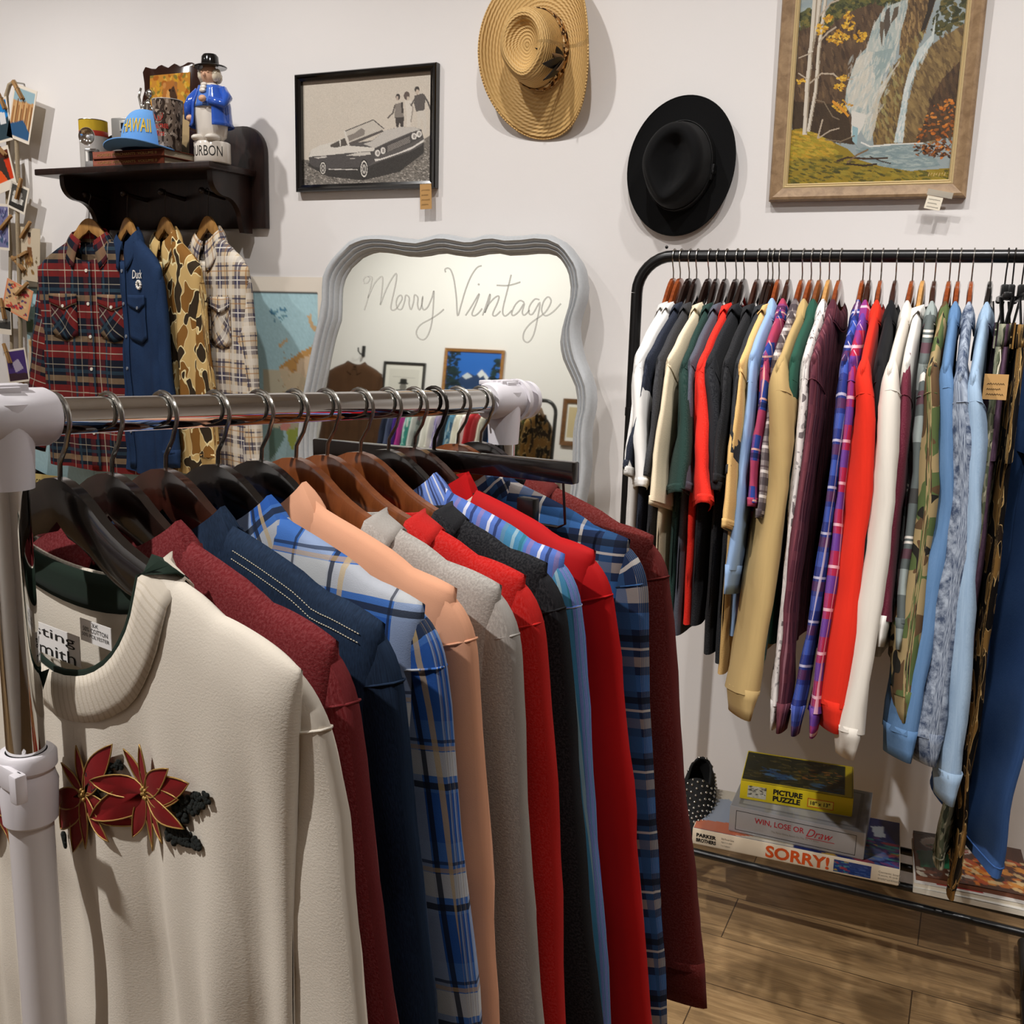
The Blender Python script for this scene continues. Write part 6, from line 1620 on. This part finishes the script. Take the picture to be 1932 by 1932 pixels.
pairs_l = [((1050, 80), (1030, 188)), ((1000, 71), (980, 178)), ((950, 68), (930, 182)), ((900, 82), (890, 191)), ((830, 100), (830, 198)), ((740, 90), (765, 195)), ((680, 80), (700, 182)), ((620, 75), (645, 174)), ((570, 76), (595, 171)), ((520, 80), (560, 178)), ((480, 92), (530, 190)), ((440, 110), (500, 205)), ((370, 180), (440, 260)), ((335, 220), (415, 298)), ((310, 260), (400, 330)),
           ((290, 310), (389, 375)), ((285, 370), (385, 430)), ((284, 440), (384, 500)), ((270, 530), (380, 560)), ((252, 610), (360, 620)), ((238, 670), (347, 665)), ((224, 740), (330, 740)), ((208, 820), (312, 830)), ((190, 920), (290, 920)), ((172, 1010), (268, 1010)), ((160, 1100), (250, 1100)), ((150, 1200), (238, 1200)), ((150, 1300), (236, 1300)), ((158, 1400), (242, 1400)), ((170, 1500), (254, 1500)), ((180, 1580), (262, 1580))]
cx0 = (on_mirror(285, 400)[0] + on_mirror(1780, 400)[0]) / 2
def cv(P_): return [((on_mirror(*o)[0] - cx0, on_mirror(*o)[1]), (on_mirror(*i)[0] - cx0, on_mirror(*i)[1])) for o, i in P_]
rgt, lft = cv(pairs), cv(pairs_l)
def down(end):
    o, i = end
    return [((o[0] * 0.985, o[1] - 0.12), (i[0] * 0.985, i[1] - 0.12)), ((o[0], 0.30), (i[0], 0.34)), ((o[0] * 1.03, 0.14), (i[0], 0.19)), ((o[0], 0.03), (i[0] * 0.95, 0.10)), ((o[0] * 0.9, 0.0), (i[0] * 0.85, 0.085)), ((o[0] * 0.35, 0.0), (i[0] * 0.35, 0.085))]
full = rgt + down(rgt[-1]) + (lft + down(lft[-1]))[::-1]
BOT = MORG + Vector((cx0, 0, 0))
mir = thing('wall_mirror', 'large leaning mirror in a scalloped grey frame with handwriting on its glass', 'mirror', tuple(BOT))
def ml(x, up, out): return Vector((x, 0, 0)) + MUP * up + MN * out
profm = [(0.0, -0.012), (0.0, 0.012), (0.06, 0.026), (0.16, 0.034), (0.30, 0.036), (0.40, 0.031), (0.43, 0.024), (0.47, 0.024), (0.52, 0.030), (0.62, 0.027), (0.66, 0.019), (0.70, 0.019), (0.75, 0.024), (0.84, 0.019), (0.88, 0.011), (0.92, 0.011), (1.0, 0.006), (1.0, -0.012)]
vs = []; n = len(profm)
for o, i in full:
    for k, out in profm:
        vs.append(tuple(ml(o[0] + (i[0] - o[0]) * k, o[1] + (i[1] - o[1]) * k, out)))
N = len(full)
fs = [(a * n + k, ((a + 1) % N) * n + k, ((a + 1) % N) * n + (k + 1) % n, a * n + (k + 1) % n) for a in range(N) for k in range(n)]
t = NT('worn_grey_paint')
wn_ = t.noise(t.coord('Object'), 14, 6.0, 0.7); wn2_ = t.noise(t.coord('Object'), 120, 4.0)
colm = t.mix(wn2_, S('#adb0b3'), S('#bfc2c4'))
colm = t.mix(t.ramp(wn_, [(0.66, (0, 0, 0)), (0.72, (0.8, 0.8, 0.8))]), colm, S('#c2bdb4'))
GREYP = t.fin(colm, 0.42, 0, 0.4)
MB().add(vs, fs).build('frame', GREYP, mir, angle=50)
gl = MB()
gl.add([tuple(ml(i[0] + 0.006 * (1 if i[0] > 0 else -1), i[1] + (0.006 if i[1] > 0.8 else -0.006), 0.004)) for o, i in full], [tuple(range(N))])
t = NT('silvered_glass')
GLASSM = t.fin((0.90, 0.935, 0.865), 0.02, 1.0)
gl.build('glass', GLASSM, mir, smooth=False, fix=False)
bk = MB(); bk.add([tuple(ml(o[0] * 0.97, 0.03 + o[1] * 0.965, -0.013)) for o, i in full], [tuple(range(N))]); bk.build('backing', PAPER, mir, smooth=False)
chalk = plain('paint_marker', '#d0d0c8', 0.7)
strokes = [
    [(510, 350), (503, 330), (512, 312), (530, 308), (540, 322), (528, 342), (515, 348)], [(530, 308), (552, 312), (548, 350), (530, 430), (508, 500)], [(530, 430), (560, 360), (585, 325), (608, 308), (614, 330), (608, 400), (600, 470)],
    [(600, 470), (630, 390), (660, 330), (690, 290), (690, 335), (672, 420), (660, 480), (668, 500), (690, 492), (708, 465), (724, 435), (718, 415), (700, 425), (690, 460), (700, 492), (722, 492), (738, 450), (745, 415), (764, 428), (764, 465), (775, 496), (790, 450), (795, 413), (814, 428), (812, 470), (822, 498), (836, 470), (842, 420), (836, 470), (848, 498), (872, 478), (895, 425), (905, 390), (902, 470), (893, 570), (872, 640), (845, 668), (815, 655), (805, 622), (830, 582), (890, 548), (935, 518), (962, 494)],
    [(972, 284), (968, 268), (985, 260), (1003, 275), (1020, 330), (1033, 430), (1040, 532), (1060, 470), (1085, 385), (1115, 310), (1150, 258), (1177, 247)],
    [(1085, 530), (1118, 480), (1163, 405), (1148, 455), (1122, 518), (1135, 532), (1160, 515), (1180, 490)],
    [(1182, 530), (1205, 465), (1224, 408), (1222, 440), (1195, 515), (1215, 470), (1250, 430), (1275, 420), (1268, 455), (1240, 520), (1255, 532), (1285, 505)],
    [(1345, 298), (1325, 380), (1300, 480), (1298, 520), (1315, 532), (1350, 500)], [(1262, 358), (1320, 360), (1360, 352), (1397, 340)],
    [(1418, 455), (1395, 445), (1368, 470), (1348, 515), (1358, 530), (1388, 508), (1420, 460), (1408, 510), (1420, 528), (1450, 500)],
    [(1505, 440), (1478, 438), (1448, 480), (1448, 520), (1470, 518), (1508, 455), (1495, 545), (1472, 640), (1442, 682), (1415, 668), (1418, 625), (1455, 575), (1530, 520), (1560, 480), (1572, 445), (1555, 424), (1530, 450), (1518, 500), (1540, 532), (1585, 508), (1628, 462)]]
def smooth_stroke(P_, k=4):
    out = []
    for i in range(len(P_) - 1):
        p0, p1, p2, p3 = P_[max(0, i - 1)], P_[i], P_[i + 1], P_[min(len(P_) - 1, i + 2)]
        for j in range(k):
            s = j / k
            out.append(tuple(0.5 * ((2 * p1[d]) + (-p0[d] + p2[d]) * s + (2 * p0[d] - 5 * p1[d] + 4 * p2[d] - p3[d]) * s * s + (-p0[d] + 3 * p1[d] - 3 * p2[d] + p3[d]) * s ** 3) for d in (0, 1)))
    return out + [P_[-1]]
wr = MB()
for P_ in strokes:
    q2 = [(on_mirror(zx, zy)[0] - cx0, on_mirror(zx, zy)[1]) for zx, zy in smooth_stroke(P_)]
    vsr = []
    for i, (a_, b_) in enumerate(q2):
        dx, dz = q2[min(i + 1, len(q2) - 1)][0] - q2[max(i - 1, 0)][0], q2[min(i + 1, len(q2) - 1)][1] - q2[max(i - 1, 0)][1]
        l = math.hypot(dx, dz) or 1; nx, nz = -dz / l * 0.0022, dx / l * 0.0022
        vsr += [tuple(ml(a_ + nx, b_ + nz, 0.0046)), tuple(ml(a_ - nx, b_ - nz, 0.0046))]
    wr.add(vsr, [(2 * i, 2 * i + 1, 2 * i + 3, 2 * i + 2) for i in range(len(q2) - 1)])
u, w = on_mirror(1160, 353); wr.add([tuple(ml(u - cx0 + 0.0035 * math.cos(k), w + 0.0035 * math.sin(k), 0.0046)) for k in (0, 1.26, 2.51, 3.77, 5.03)], [(0, 1, 2, 3, 4)])
wr.build('handwriting', chalk, mir, angle=180)

# ------------------------------------------------------------------ the room behind the camera, seen in the mirror
def mref(px, py, yb):
    """where the sight line mirrored in the glass meets the plane y = yb"""
    r = ray(px, py); p = EYE + r * ((MORG - EYE).dot(MN) / r.dot(MN)); r2 = r - MN * (2 * r.dot(MN))
    return p + r2 * ((yb - p.y) / r2.y)
FY = RY0 + 0.001
def wall_pic(name, label, x0, x1, y0, h, fcol, fw, paint, mat_border=None):
    a, b = mref(x0, y0, FY), mref(x1, y0, FY)
    xa, xb = min(a.x, b.x), max(a.x, b.x); w = xb - xa; z = a.z
    t = thing(name, label, 'picture', ((xa + xb) / 2, FY + 0.001, z - h / 2), (0, 0, math.pi))
    frame_bars(MB(), w, h, fw, 0.022).build('frame', fcol, t, smooth=False)
    c = Canvas(100, 80, (228, 224, 216), None, 9)
    paint(c)
    iw, ih = w - 2 * fw, h - 2 * fw
    c.build('print', t, lambda s, q: (-iw / 2 + iw * s, -0.008, ih / 2 - ih * q), PRINT)
    MB().box((0, -0.003, 0), (w - 0.01, 0.004, h - 0.01)).build('backing_board', PAPER, t)
    return t
def mountain(c):                       # drawn so that the mirror shows the peak a little right of centre
    c.a[:] = (44, 104, 190); c.poly([(0, 1), (0, .55), (.2, .5), (.34, .36), (.45, .48), (.6, .42), (.75, .55), (1, .6), (1, 1)], (40, 62, 100))
    c.poly([(.2, .5), (.34, .34), (.42, .44), (.36, .52), (.3, .46), (.24, .58)], (220, 224, 226)).poly([(.5, .5), (.6, .42), (.7, .5), (.62, .56)], (200, 208, 214))
    c.dabs([(0, .8), (1, .72), (1, 1), (0, 1)], 120, .06, [(24, 40, 60), (50, 80, 120), (70, 100, 140)], .9)
    c.dabs([(.8, 0), (1, 0), (1, .8), (.72, .7)], 90, .05, [(22, 36, 40), (30, 50, 50)], .9).dabs([(0, .05), (.12, .1), (.16, .7), (0, .8)], 60, .05, [(22, 36, 40), (34, 56, 52)], .9)
def portrait(c):
    c.poly([(.1, .12), (.9, .12), (.9, 1), (.1, 1)], (214, 210, 202)); c.ell(.5, .62, .09, .13, (120, 116, 110)).poly([(.36, .5), (.64, .5), (.62, .54), (.38, .54)], (26, 25, 24)).poly([(.42, .38), (.58, .38), (.6, .5), (.4, .5)], (28, 27, 26)).poly([(.3, .78), (.5, .72), (.7, .78), (.85, 1), (.15, 1)], (52, 50, 48)).ell(.5, .8, .05, .05, (200, 196, 190))
    c.line([(.2, .36), (.8, .34)], .012, (170, 166, 160))
def beige(c):
    c.poly([(.12, .1), (.88, .1), (.88, .9), (.12, .9)], (196, 178, 140))
wall_pic('framed_picture', 'wood framed picture of a snowy blue mountain, reflected in the mirror', 843, 955, 657, 0.44, wood('oak_frame', '#b07c3c', '#8a5c28'), 0.024, mountain)
wall_pic('framed_picture', 'black framed portrait of a man in a hat, reflected in the mirror', 728, 806, 682, 0.34, BLACKMETAL, 0.02, portrait)
wall_pic('framed_picture', 'brown framed picture cut by the right edge of the mirror glass', 1066, 1110, 752, 0.36, wood('walnut_frame', '#7a5024', '#5a3818'), 0.035, beige)
# rear rack
BY = -1.45
ra, rb = mref(735, 742, BY), mref(1052, 752, BY)
bxa, bxb = min(ra.x, rb.x), max(ra.x, rb.x); bz = (ra.z + rb.z) / 2
r3 = thing('clothes_rack', 'black clothes rack full of t-shirts seen reflected in the mirror', 'clothes rack', (bxa, BY, 0))
pts = []
for k in range(7):
    a = math.pi - k * math.pi / 12; pts.append((0.09 + 0.09 * math.cos(a), 0, bz - 0.09 + 0.09 * math.sin(a)))
Wr = bxb - bxa
pts2 = [(Wr - p[0], 0, p[2]) for p in pts][::-1]
MB().tube(pts + pts2, 0.014, 14).build('top_rail', BLACKMETAL, r3)
for x in (0, Wr):
    MB().tube([(x, 0, 0.02), (x, 0, bz - 0.09)], 0.014, 14).build('post', BLACKMETAL, r3)
    MB().tube([(x, -0.22, 0.02), (x, 0.22, 0.02)], 0.014, 10).build('foot', BLACKMETAL, r3)
TIE = blobs('teal_tie_dye', '#9fd0c8', [(9, 0.5, '#3f9c92', None, 0, 2.0), (12, 0.58, '#e8f0ec', None, 0, 4.0)])
LAV = blobs('lavender_tie_dye', '#c3b4d6', [(9, 0.5, '#6f64a6', None, 0, 5.0), (12, 0.58, '#ece8f0', None, 0, 6.0)])
BLT = blobs('blue_tie_dye', '#5e8fae', [(9, 0.5, '#2f5f86', None, 0, 7.0), (12, 0.58, '#b8d0da', None, 0, 8.0)])
rear = [('navy', '#20283e', None), ('slate blue', '#4a5470', None), ('purple', '#47288a', None), ('magenta', '#b0338a', None), ('teal tie-dye', None, TIE), ('pale grey', '#cfcfcc', None), ('grey striped', None, GREYSTR), ('white', '#e6e4e0', None),
        ('off white', '#dedad0', None), ('lavender tie-dye', None, LAV), ('black', '#1c1c20', None), ('blue tie-dye', None, BLT), ('ivory', '#e2ddd0', None), ('bright white', '#ecebe8', None), ('red', '#b4202a', None), ('brick red', '#97252c', None),
        ('cream', '#dcd6c6', None), ('dark navy', '#181f34', None), ('royal blue', '#1f6fb8', None), ('orange', '#dd6a22', None), ('mint white', '#dfe6df', None), ('olive', '#55603f', None), ('camouflage', None, WOODCAMO), ('dark camouflage', None, DARKCAMO)]
names_ = len(rear)
for i, (nm, hx, mt) in enumerate(rear):
    # the leftmost in the glass stands at the smallest x
    x = bxa + 0.10 + (Wr - 0.20) * (i + 0.5) / names_
    m_ = mt or JER('rear_' + nm.replace(' ', '_'), hx)
    p = (x, BY, bz + 0.014)
    hanger('hanger of the ' + nm + ' t-shirt reflected in the mirror', p, math.pi / 2, 'light' if i % 3 else 'espresso', 0.014, -0.062, 0.2, 'hangers on the reflected rack', STEEL, 0, 'clothes_hanger', 0.012, 0.0016, 1.3)
    garment('t_shirt', nm + ' t-shirt on the rack reflected in the mirror', 't-shirt', p, math.pi / 2, m_, group='t-shirts on the reflected rack', seed=300 + i, drop=-0.062, hs=1.3, sw=0.25, L=0.75, sl=0.25, sa=0.10, sae=0.095, sb=0.015, T=0.018, detail=0.4, fold=0.002, spread=0.2)
# brown coat at the left edge of the glass
q = mref(640, 672, BY - 0.05)
hk_ = thing('wall_hook', 'dark iron coat hook carrying the brown coat, reflected in the mirror', 'hook', (q.x - 0.06, RY0, q.z + 0.10))
MB().box((0, 0.006, 0), (0.03, 0.012, 0.09)).build('plate', BLACKMETAL, hk_, bevel=0.002)
MB().tube([(0, 0.01, -0.02), (0, 0.05, -0.03), (0, 0.085, -0.01), (0, 0.09, 0.02)], 0.006, 10).build('prong', BLACKMETAL, hk_)
garment('coat', 'long brown suede coat at the left edge of the mirror reflection', 'coat', (q.x - 0.06, RY0 + 0.1, q.z + 0.075), math.pi - 0.2, cloth('brown_suede', '#4d3422', 0.2, 14), sw=0.24, L=0.98, sl=0.6, sa=0.08, sae=0.06, sb=0.03, T=0.035, collar='shirt', detail=0.8, fold=0.01, drop=-0.03, hs=1.5, seed=400)
# ------------------------------------------------------------------ things on the low shelf of the black rack
SZ = 0.238 + 0.009 + 0.0005
def gamebox(name, label, fl, fr, depth, h, z, side_mat, top_paint, bottom_mat=None, lid=0.0):
    """box whose front-left and front-right bottom corners are given; local x along the front, y into the shelf"""
    d = Vector((fr.x - fl.x, fr.y - fl.y, 0)); w = d.length; rz = math.atan2(d.y, d.x)
    t = thing(name, label, 'board game', (fl.x, fl.y, z), (0, 0, rz), 'boxes on the low shelf')
    MB().box((w / 2, depth / 2, h / 2 + 0.001), (w, depth, h - 0.002)).build('lid', side_mat, t, bevel=0.0015)
    MB().box((w / 2, depth / 2, 0.0012), (w - 0.006, depth - 0.006, 0.0024)).build('tray', bottom_mat or PAPER, t)
    c = Canvas(110, 70, (200, 200, 200), None, int(w * 1000)); top_paint(c)
    c.build('lid_print', t, lambda s, q: (0.002 + (w - 0.004) * s, depth - 0.002 - (depth - 0.004) * q, h + 0.0004), GLOSSP)
    return t, w
def tx(t, s, x, z, w, h, mat, bold=0.0, shear=0.0, y=-0.0006, tilt=0.0):
    return text_part('lettering', s, mat, t, lambda a, b: (x + a, y, z + b + a * tilt), w, h, bold, shear)
def p_sorry(c):
    c.a[:] = (34, 44, 96)
    c.poly([(0, 0), (.55, 0), (.5, 1), (0, 1)], (206, 196, 178)); c.poly([(0, .3), (.12, .2), (.2, .4), (.3, .5), (.2, .75), (0, .8)], (150, 160, 176)); c.poly([(0, .8), (.3, .7), (.4, .85), (.2, 1), (0, 1)], (196, 110, 80))
    c.dabs([(.7, .5), (1, .4), (1, 1), (.66, 1)], 60, .04, [(60, 90, 150), (150, 60, 70), (190, 150, 60), (60, 130, 120), (110, 60, 110)], .9).poly([(.86, .2), (.92, .15), (.93, .4), (.88, .42)], (200, 205, 210)); c.ell(.85, .8, .1, .14, (90, 120, 170), .7)
WHITEBOX = plain('cream_box_card', '#e5d6bd', 0.6); SILV = plain('silver_box_card', '#a3a3a6', 0.35, 0.25); YELB = plain('yellow_box_card', '#dcc51c', 0.45)
ORNG = plain('orange_red_print', '#d4531c', 0.5); REDP = plain('crimson_print', '#a81f2e', 0.5); BLUEP = plain('blue_print', '#27407c', 0.5)
fl, fr_ = PZ(1305, 1592, SZ), PZ(1695, 1673, SZ)
g1, w1 = gamebox('board_game', 'long cream board game box lettered SORRY!, bottom of the stack on the low shelf', fl, fr_, 0.235, 0.042, SZ, WHITEBOX, p_sorry)
tx(g1, 'SORRY!', 0.175, 0.006, 0.145, 0.031, ORNG, 0.03, 0, -0.0007, 0.0)
tx(g1, 'PARKER', 0.010, 0.022, 0.048, 0.010, INK, 0.05); tx(g1, 'BROTHERS', 0.010, 0.009, 0.048, 0.010, INK, 0.05)
for k, s in enumerate(('Slide Pursuit Game', 'Ages 6 to adult', '2 to 4 players')): tx(g1, s, 0.070, 0.027 - 0.009 * k, 0.03 - 0.004 * k, 0.005, plain('grey_print', '#8a8478', 0.6))
c = Canvas(40, 16, (40, 62, 120), None, 3); c.dabs([(0, 0), (.4, 0), (.4, 1), (0, 1)], 22, .08, [(190, 160, 60), (150, 60, 70), (70, 140, 150)], .9).dabs([(.4, 0), (1, 0), (1, 1), (.4, 1)], 30, .09, [(60, 84, 140), (84, 110, 160), (30, 44, 90)], .7, .25, 0.1)
c.build('picture_panel', g1, lambda s, q: (0.330 + 0.082 * s, -0.0006, 0.036 - 0.03 * q), GLOSSP)
for k, s in enumerate(('Contents: board', '16 pawns, 45 cards', 'instructions')): tx(g1, s, 0.428, 0.025 - 0.008 * k, 0.048 - 0.006 * (k % 2), 0.005, plain('grey_print', '#8a8478', 0.6))
z2 = SZ + 0.043
def p_silver(c):
    c.a[:] = (150, 150, 154); c.poly([(.05, .06), (.95, .06), (.95, .94), (.05, .94)], (120, 120, 126)); c.poly([(.08, .1), (.92, .1), (.92, .9), (.08, .9)], (156, 156, 160))
a, b = PZ(1374, 1568, z2), PZ(1629, 1624, z2)
g2, w2 = gamebox('board_game', 'silver board game box lettered WIN, LOSE OR DRAW, middle of the stack', a, b, 0.225, 0.068, z2, SILV, p_silver)
bl = MB()
for (x0, z0, x1, z1) in ((0.016, 0.009, w2 - 0.02, 0.009), (w2 - 0.02, 0.009, w2 - 0.02, 0.058), (w2 - 0.02, 0.058, 0.016, 0.058), (0.016, 0.058, 0.016, 0.009)):
    bl.box(((x0 + x1) / 2, -0.0004, (z0 + z1) / 2), (abs(x1 - x0) + 0.001, 0.0004, abs(z1 - z0) + 0.001))
bl.build('border_line', INK, g2, smooth=False)
tx(g2, 'WIN, LOSE OR', 0.060, 0.033, 0.115, 0.016, REDP, 0.012); tx(g2, 'Draw', 0.180, 0.030, 0.06, 0.02, REDP, 0.0, 0.45)
MB().box((0.212, -0.0005, 0.0265), (0.065, 0.0004, 0.0012)).build('underline', REDP, g2)
tx(g2, 'The Party Game Based On The Hit TV Show', 0.10, 0.019, 0.11, 0.006, plain('grey_print', '#8a8478', 0.6))
z3_ = z2 + 0.069
def p_puz(c):
    c.a[:] = (40, 44, 30); c.dabs([(0, 0), (1, 0), (1, 1), (0, 1)], 260, .05, [(36, 40, 26), (58, 56, 30), (74, 66, 34), (28, 34, 26), (86, 76, 40)], .8)
    c.dabs([(.12, .5), (.4, .45), (.5, .75), (.2, .8)], 40, .05, [(50, 90, 130), (80, 120, 150), (40, 70, 110)], .8, .3).dabs([(.6, .75), (.95, .7), (.95, .95), (.6, .95)], 24, .05, [(50, 90, 130), (60, 80, 90)], .7)
    c.dabs([(.45, .3), (.9, .3), (.9, .7), (.45, .7)], 40, .03, [(120, 100, 40), (150, 90, 40)], .7)
    for q in ([(0, 0), (1, 0), (1, .04), (0, .04)], [(0, .95), (1, .95), (1, 1), (0, 1)], [(.93, 0), (1, 0), (1, 1), (.93, 1)]): c.poly(q, (206, 182, 40))
a, b = PZ(1395, 1507, z3_), PZ(1607, 1543, z3_)
g3, w3 = gamebox('jigsaw_puzzle_box', 'yellow jigsaw box lettered PICTURE PUZZLE, on top of the stack', a, b, 0.185, 0.048, z3_, YELB, p_puz)
g3['category'] = 'jigsaw puzzle'
tx(g3, 'PICTURE', 0.078, 0.026, 0.068, 0.014, INK, 0.045); tx(g3, 'PUZZLE', 0.078, 0.009, 0.064, 0.014, INK, 0.045)
MB().box((0.188, -0.0004, 0.021), (0.058, 0.0004, 0.02)).build('size_panel', plain('pale_yellow_print', '#e6d24a', 0.5), g3)
fr3 = MB()
for (x0, z0, x1, z1) in ((0.159, 0.011, 0.217, 0.011), (0.217, 0.011, 0.217, 0.031), (0.217, 0.031, 0.159, 0.031), (0.159, 0.031, 0.159, 0.011)):
    fr3.box(((x0 + x1) / 2, -0.0008, (z0 + z1) / 2), (abs(x1 - x0) + 0.0014, 0.0006, abs(z1 - z0) + 0.0014))
fr3.build('orange_border', ORNG, g3, smooth=False)
tx(g3, '18" x 13"', 0.165, 0.016, 0.045, 0.010, INK, 0.02, 0, -0.001)
c = Canvas(24, 18, (200, 198, 180), None, 5); c.dabs([(0, 0), (1, 0), (1, 1), (0, 1)], 40, .1, [(150, 150, 140), (90, 92, 84), (220, 218, 205), (60, 62, 56)], .8)
c.build('picture_panel', g3, lambda s, q: (0.018 + 0.044 * s, -0.0006, 0.039 - 0.03 * q), GLOSSP)

# magazines at the right end
def magazine(label, fl, fr, depth, h, z, paint, rim):
    d = Vector((fr.x - fl.x, fr.y - fl.y, 0)); w = d.length
    t = thing('magazine', label, 'magazine', (fl.x, fl.y, z), (0, 0, math.atan2(d.y, d.x)), 'magazines on the low shelf')
    MB().box((w / 2, depth / 2, h / 2), (w, depth, h)).build('pages', rim, t)
    c = Canvas(80, 60, (230, 226, 218), None, 17); paint(c)
    c.build('cover', t, lambda s, q: (w * s, depth - depth * q, h + 0.0004 + 0.002 * math.sin(3 * s)), GLOSSP)
    return t
def p_green(c):
    c.a[:] = (84, 50, 34); c.poly([(0, 0), (.6, 0), (.6, .06), (0, .06)], (60, 34, 24)); c.poly([(.02, .45), (.3, .38), (.42, .6), (.3, .75), (.05, .8)], (36, 100, 66)); c.ell(.3, .24, .24, .17, (214, 204, 190)).ell(.3, .24, .22, .14, (196, 176, 160)); c.dabs([(.12, .18), (.48, .18), (.48, .32), (.12, .32)], 20, .035, [(150, 60, 50), (90, 110, 70)], .9)
    c.dabs([(.4, .5), (1, .3), (1, .9), (.4, .95)], 90, .07, [(214, 120, 40), (230, 150, 60), (190, 80, 40), (236, 200, 140), (120, 60, 40)], .9); c.ell(.72, .75, .06, .08, (30, 24, 22)); c.dabs([(0, .8), (.5, .78), (.5, 1), (0, 1)], 20, .06, [(120, 70, 50), (70, 44, 34), (200, 190, 170)], .9)
def p_white(c): c.a[:] = (226, 222, 214); c.poly([(.2, .8), (.6, .8), (.6, .95), (.2, .95)], (170, 50, 50))
PAGEW = plain('white_page_block', '#e0dacb', 0.8)
za = SZ
A1, B1 = PZ(1722, 1683, za), PZ(1960, 1735, za)
magazine('white covered magazine at the bottom of the pile beside the game boxes', A1, B1, 0.22, 0.012, za, p_white, PAGEW)
A2, B2 = PZ(1724, 1672, za + 0.013), PZ(1945, 1716, za + 0.013)
magazine('cream edged magazine in the middle of the pile beside the game boxes', A2, B2, 0.215, 0.008, za + 0.0132, p_white, PAPER)
A3, B3 = PZ(1728, 1660, za + 0.022), PZ(1950, 1703, za + 0.022)
magazine('magazine with green and orange pumpkin cover lying on top of the pile', A3, B3, 0.22, 0.011, za + 0.0218, p_green, plain('brown_cover_edge', '#7a4a34', 0.6))

# studded black shoes at the left end
STUD = plain('silver_stud', '#c9c7c2', 0.2, 1.0); SHOEB = plain('black_suede', '#0e0e0f', 0.8)
def shoe(label, p, rz, rx):
    t = thing('shoe', label, 'shoe', tuple(p), (rx, 0, rz), 'studded shoes')
    L = 0.25
    def wid(s): return 0.030 + 0.016 * math.sin(math.pi * min(1, (s + 0.08) * 0.85)) ** 1.0
    def up(u, v):
        s = u; a = math.pi * v                     # v 0..1 over the foot, u heel to toe
        hgt = 0.078 * (1 - s) ** 0.7 + 0.036 if s < 0.55 else 0.036 + 0.078 * 0.45 ** 0.7 * max(0, 1 - (s - 0.55) / 0.35) ** 1.5
        end = math.sqrt(max(0.0, 1 - ((s - 0.5) / 0.5) ** 8))
        return (wid(s) * math.cos(a) * end, -L * s, 0.012 + hgt * math.sin(a) ** 0.7 * (0.35 + 0.65 * end))
    m = MB(); NU, NV = 30, 20
    vs_, keep = [], []
    for j in range(NV + 1):
        for i in range(NU + 1): vs_.append(up(i / NU, j / NV))
    fsx = []
    for j in range(NV):
        for i in range(NU):
            if 2 < i < 14 and 5 < j < 14: continue            # foot opening
            fsx.append((j * (NU + 1) + i, j * (NU + 1) + i + 1, (j + 1) * (NU + 1) + i + 1, (j + 1) * (NU + 1) + i))
    m.add(vs_, fsx); m.build('upper', SHOEB, t, angle=180, solid=0.003)
    so = MB()
    out = [(wid(k / 24) * math.sqrt(max(0, 1 - ((k / 24 - .5) / .5) ** 8)) * 1.08, -L * k / 24) for k in range(25)]
    so.prism(out + [(-x, y) for x, y in out[::-1]], 0.0, 0.014).build('sole', plain('black_rubber', '#101010', 0.6), t)
    op = [up(2.5 / NU + 0 * k, 0.28 + 0.44 * k / 8) for k in range(9)] + [up((3 + k) / NU, 0.72) for k in range(12)] + [up(14.5 / NU, 0.72 - 0.44 * k / 8) for k in range(9)] + [up((14 - k) / NU, 0.28) for k in range(12)]
    MB().tube(op, 0.004, 8, False, True).build('collar', SHOEB, t, angle=180)
    r = random.Random(5)
    k = 0
    for j in range(1, 12):
        for i in range(0, 15):
            s, v = (i + 0.5 * (j % 2)) / 15, j / 12
            if 0.1 < s < 0.47 and 0.24 < v < 0.76: continue
            if s < 0.02 or s > 0.97 or k >= 95: continue
            k += 1
            q = Vector(up(s, v)); q2 = Vector((q.x * 1.06, q.y - 0.002 * (s - .5), q.z + 0.0025 * math.sin(math.pi * v)))
            MB().ball(tuple(q2), 0.0040, 4).build('stud', STUD, t, angle=180)
    return t
q = PZ(1312, 1555, SZ)
shoe('black studded slip-on shoe on the left end of the low shelf, opening visible', Vector((q.x - 0.03, q.y + 0.17, SZ)), 0.15, 0.0)
shoe('second black studded shoe, mostly hidden behind the oxblood sweatshirt', Vector((q.x - 0.125, q.y + 0.18, SZ)), -0.1, 0.0)

# wooden sign glimpsed behind the chrome rack, far left
qs = PY(92, 915, 2.70)
sg_ = thing('wall_sign', 'small wooden sign with black lettering, half hidden behind the chrome rack corner', 'sign', (qs.x, 2.735, qs.z))
MB().prism([(x, y) for x, y in [(-0.11 + 0.02 * math.cos(a) + (0.18 if 0 <= k < 8 or k >= 24 else 0), 0.05 * math.sin(a)) for k, a in [(k, -math.pi / 2 + 2 * math.pi * k / 32) for k in range(32)]]], 0, 0.02, lambda x, y, z: (x, -z, y)).build('board', wood('sign_board', '#2c1a10', '#1c100a'), sg_, bevel=0.002)
MB().box((-0.02, -0.021, 0), (0.15, 0.002, 0.07)).build('plate', plain('parchment_yellow', '#d8c27c', 0.6), sg_)
text_part('lettering', 'COLLECTIONS', INK, sg_, lambda x, y: (-0.085 + x, -0.0226, -0.015 + y), 0.13, 0.03, 0.0, 0.2)
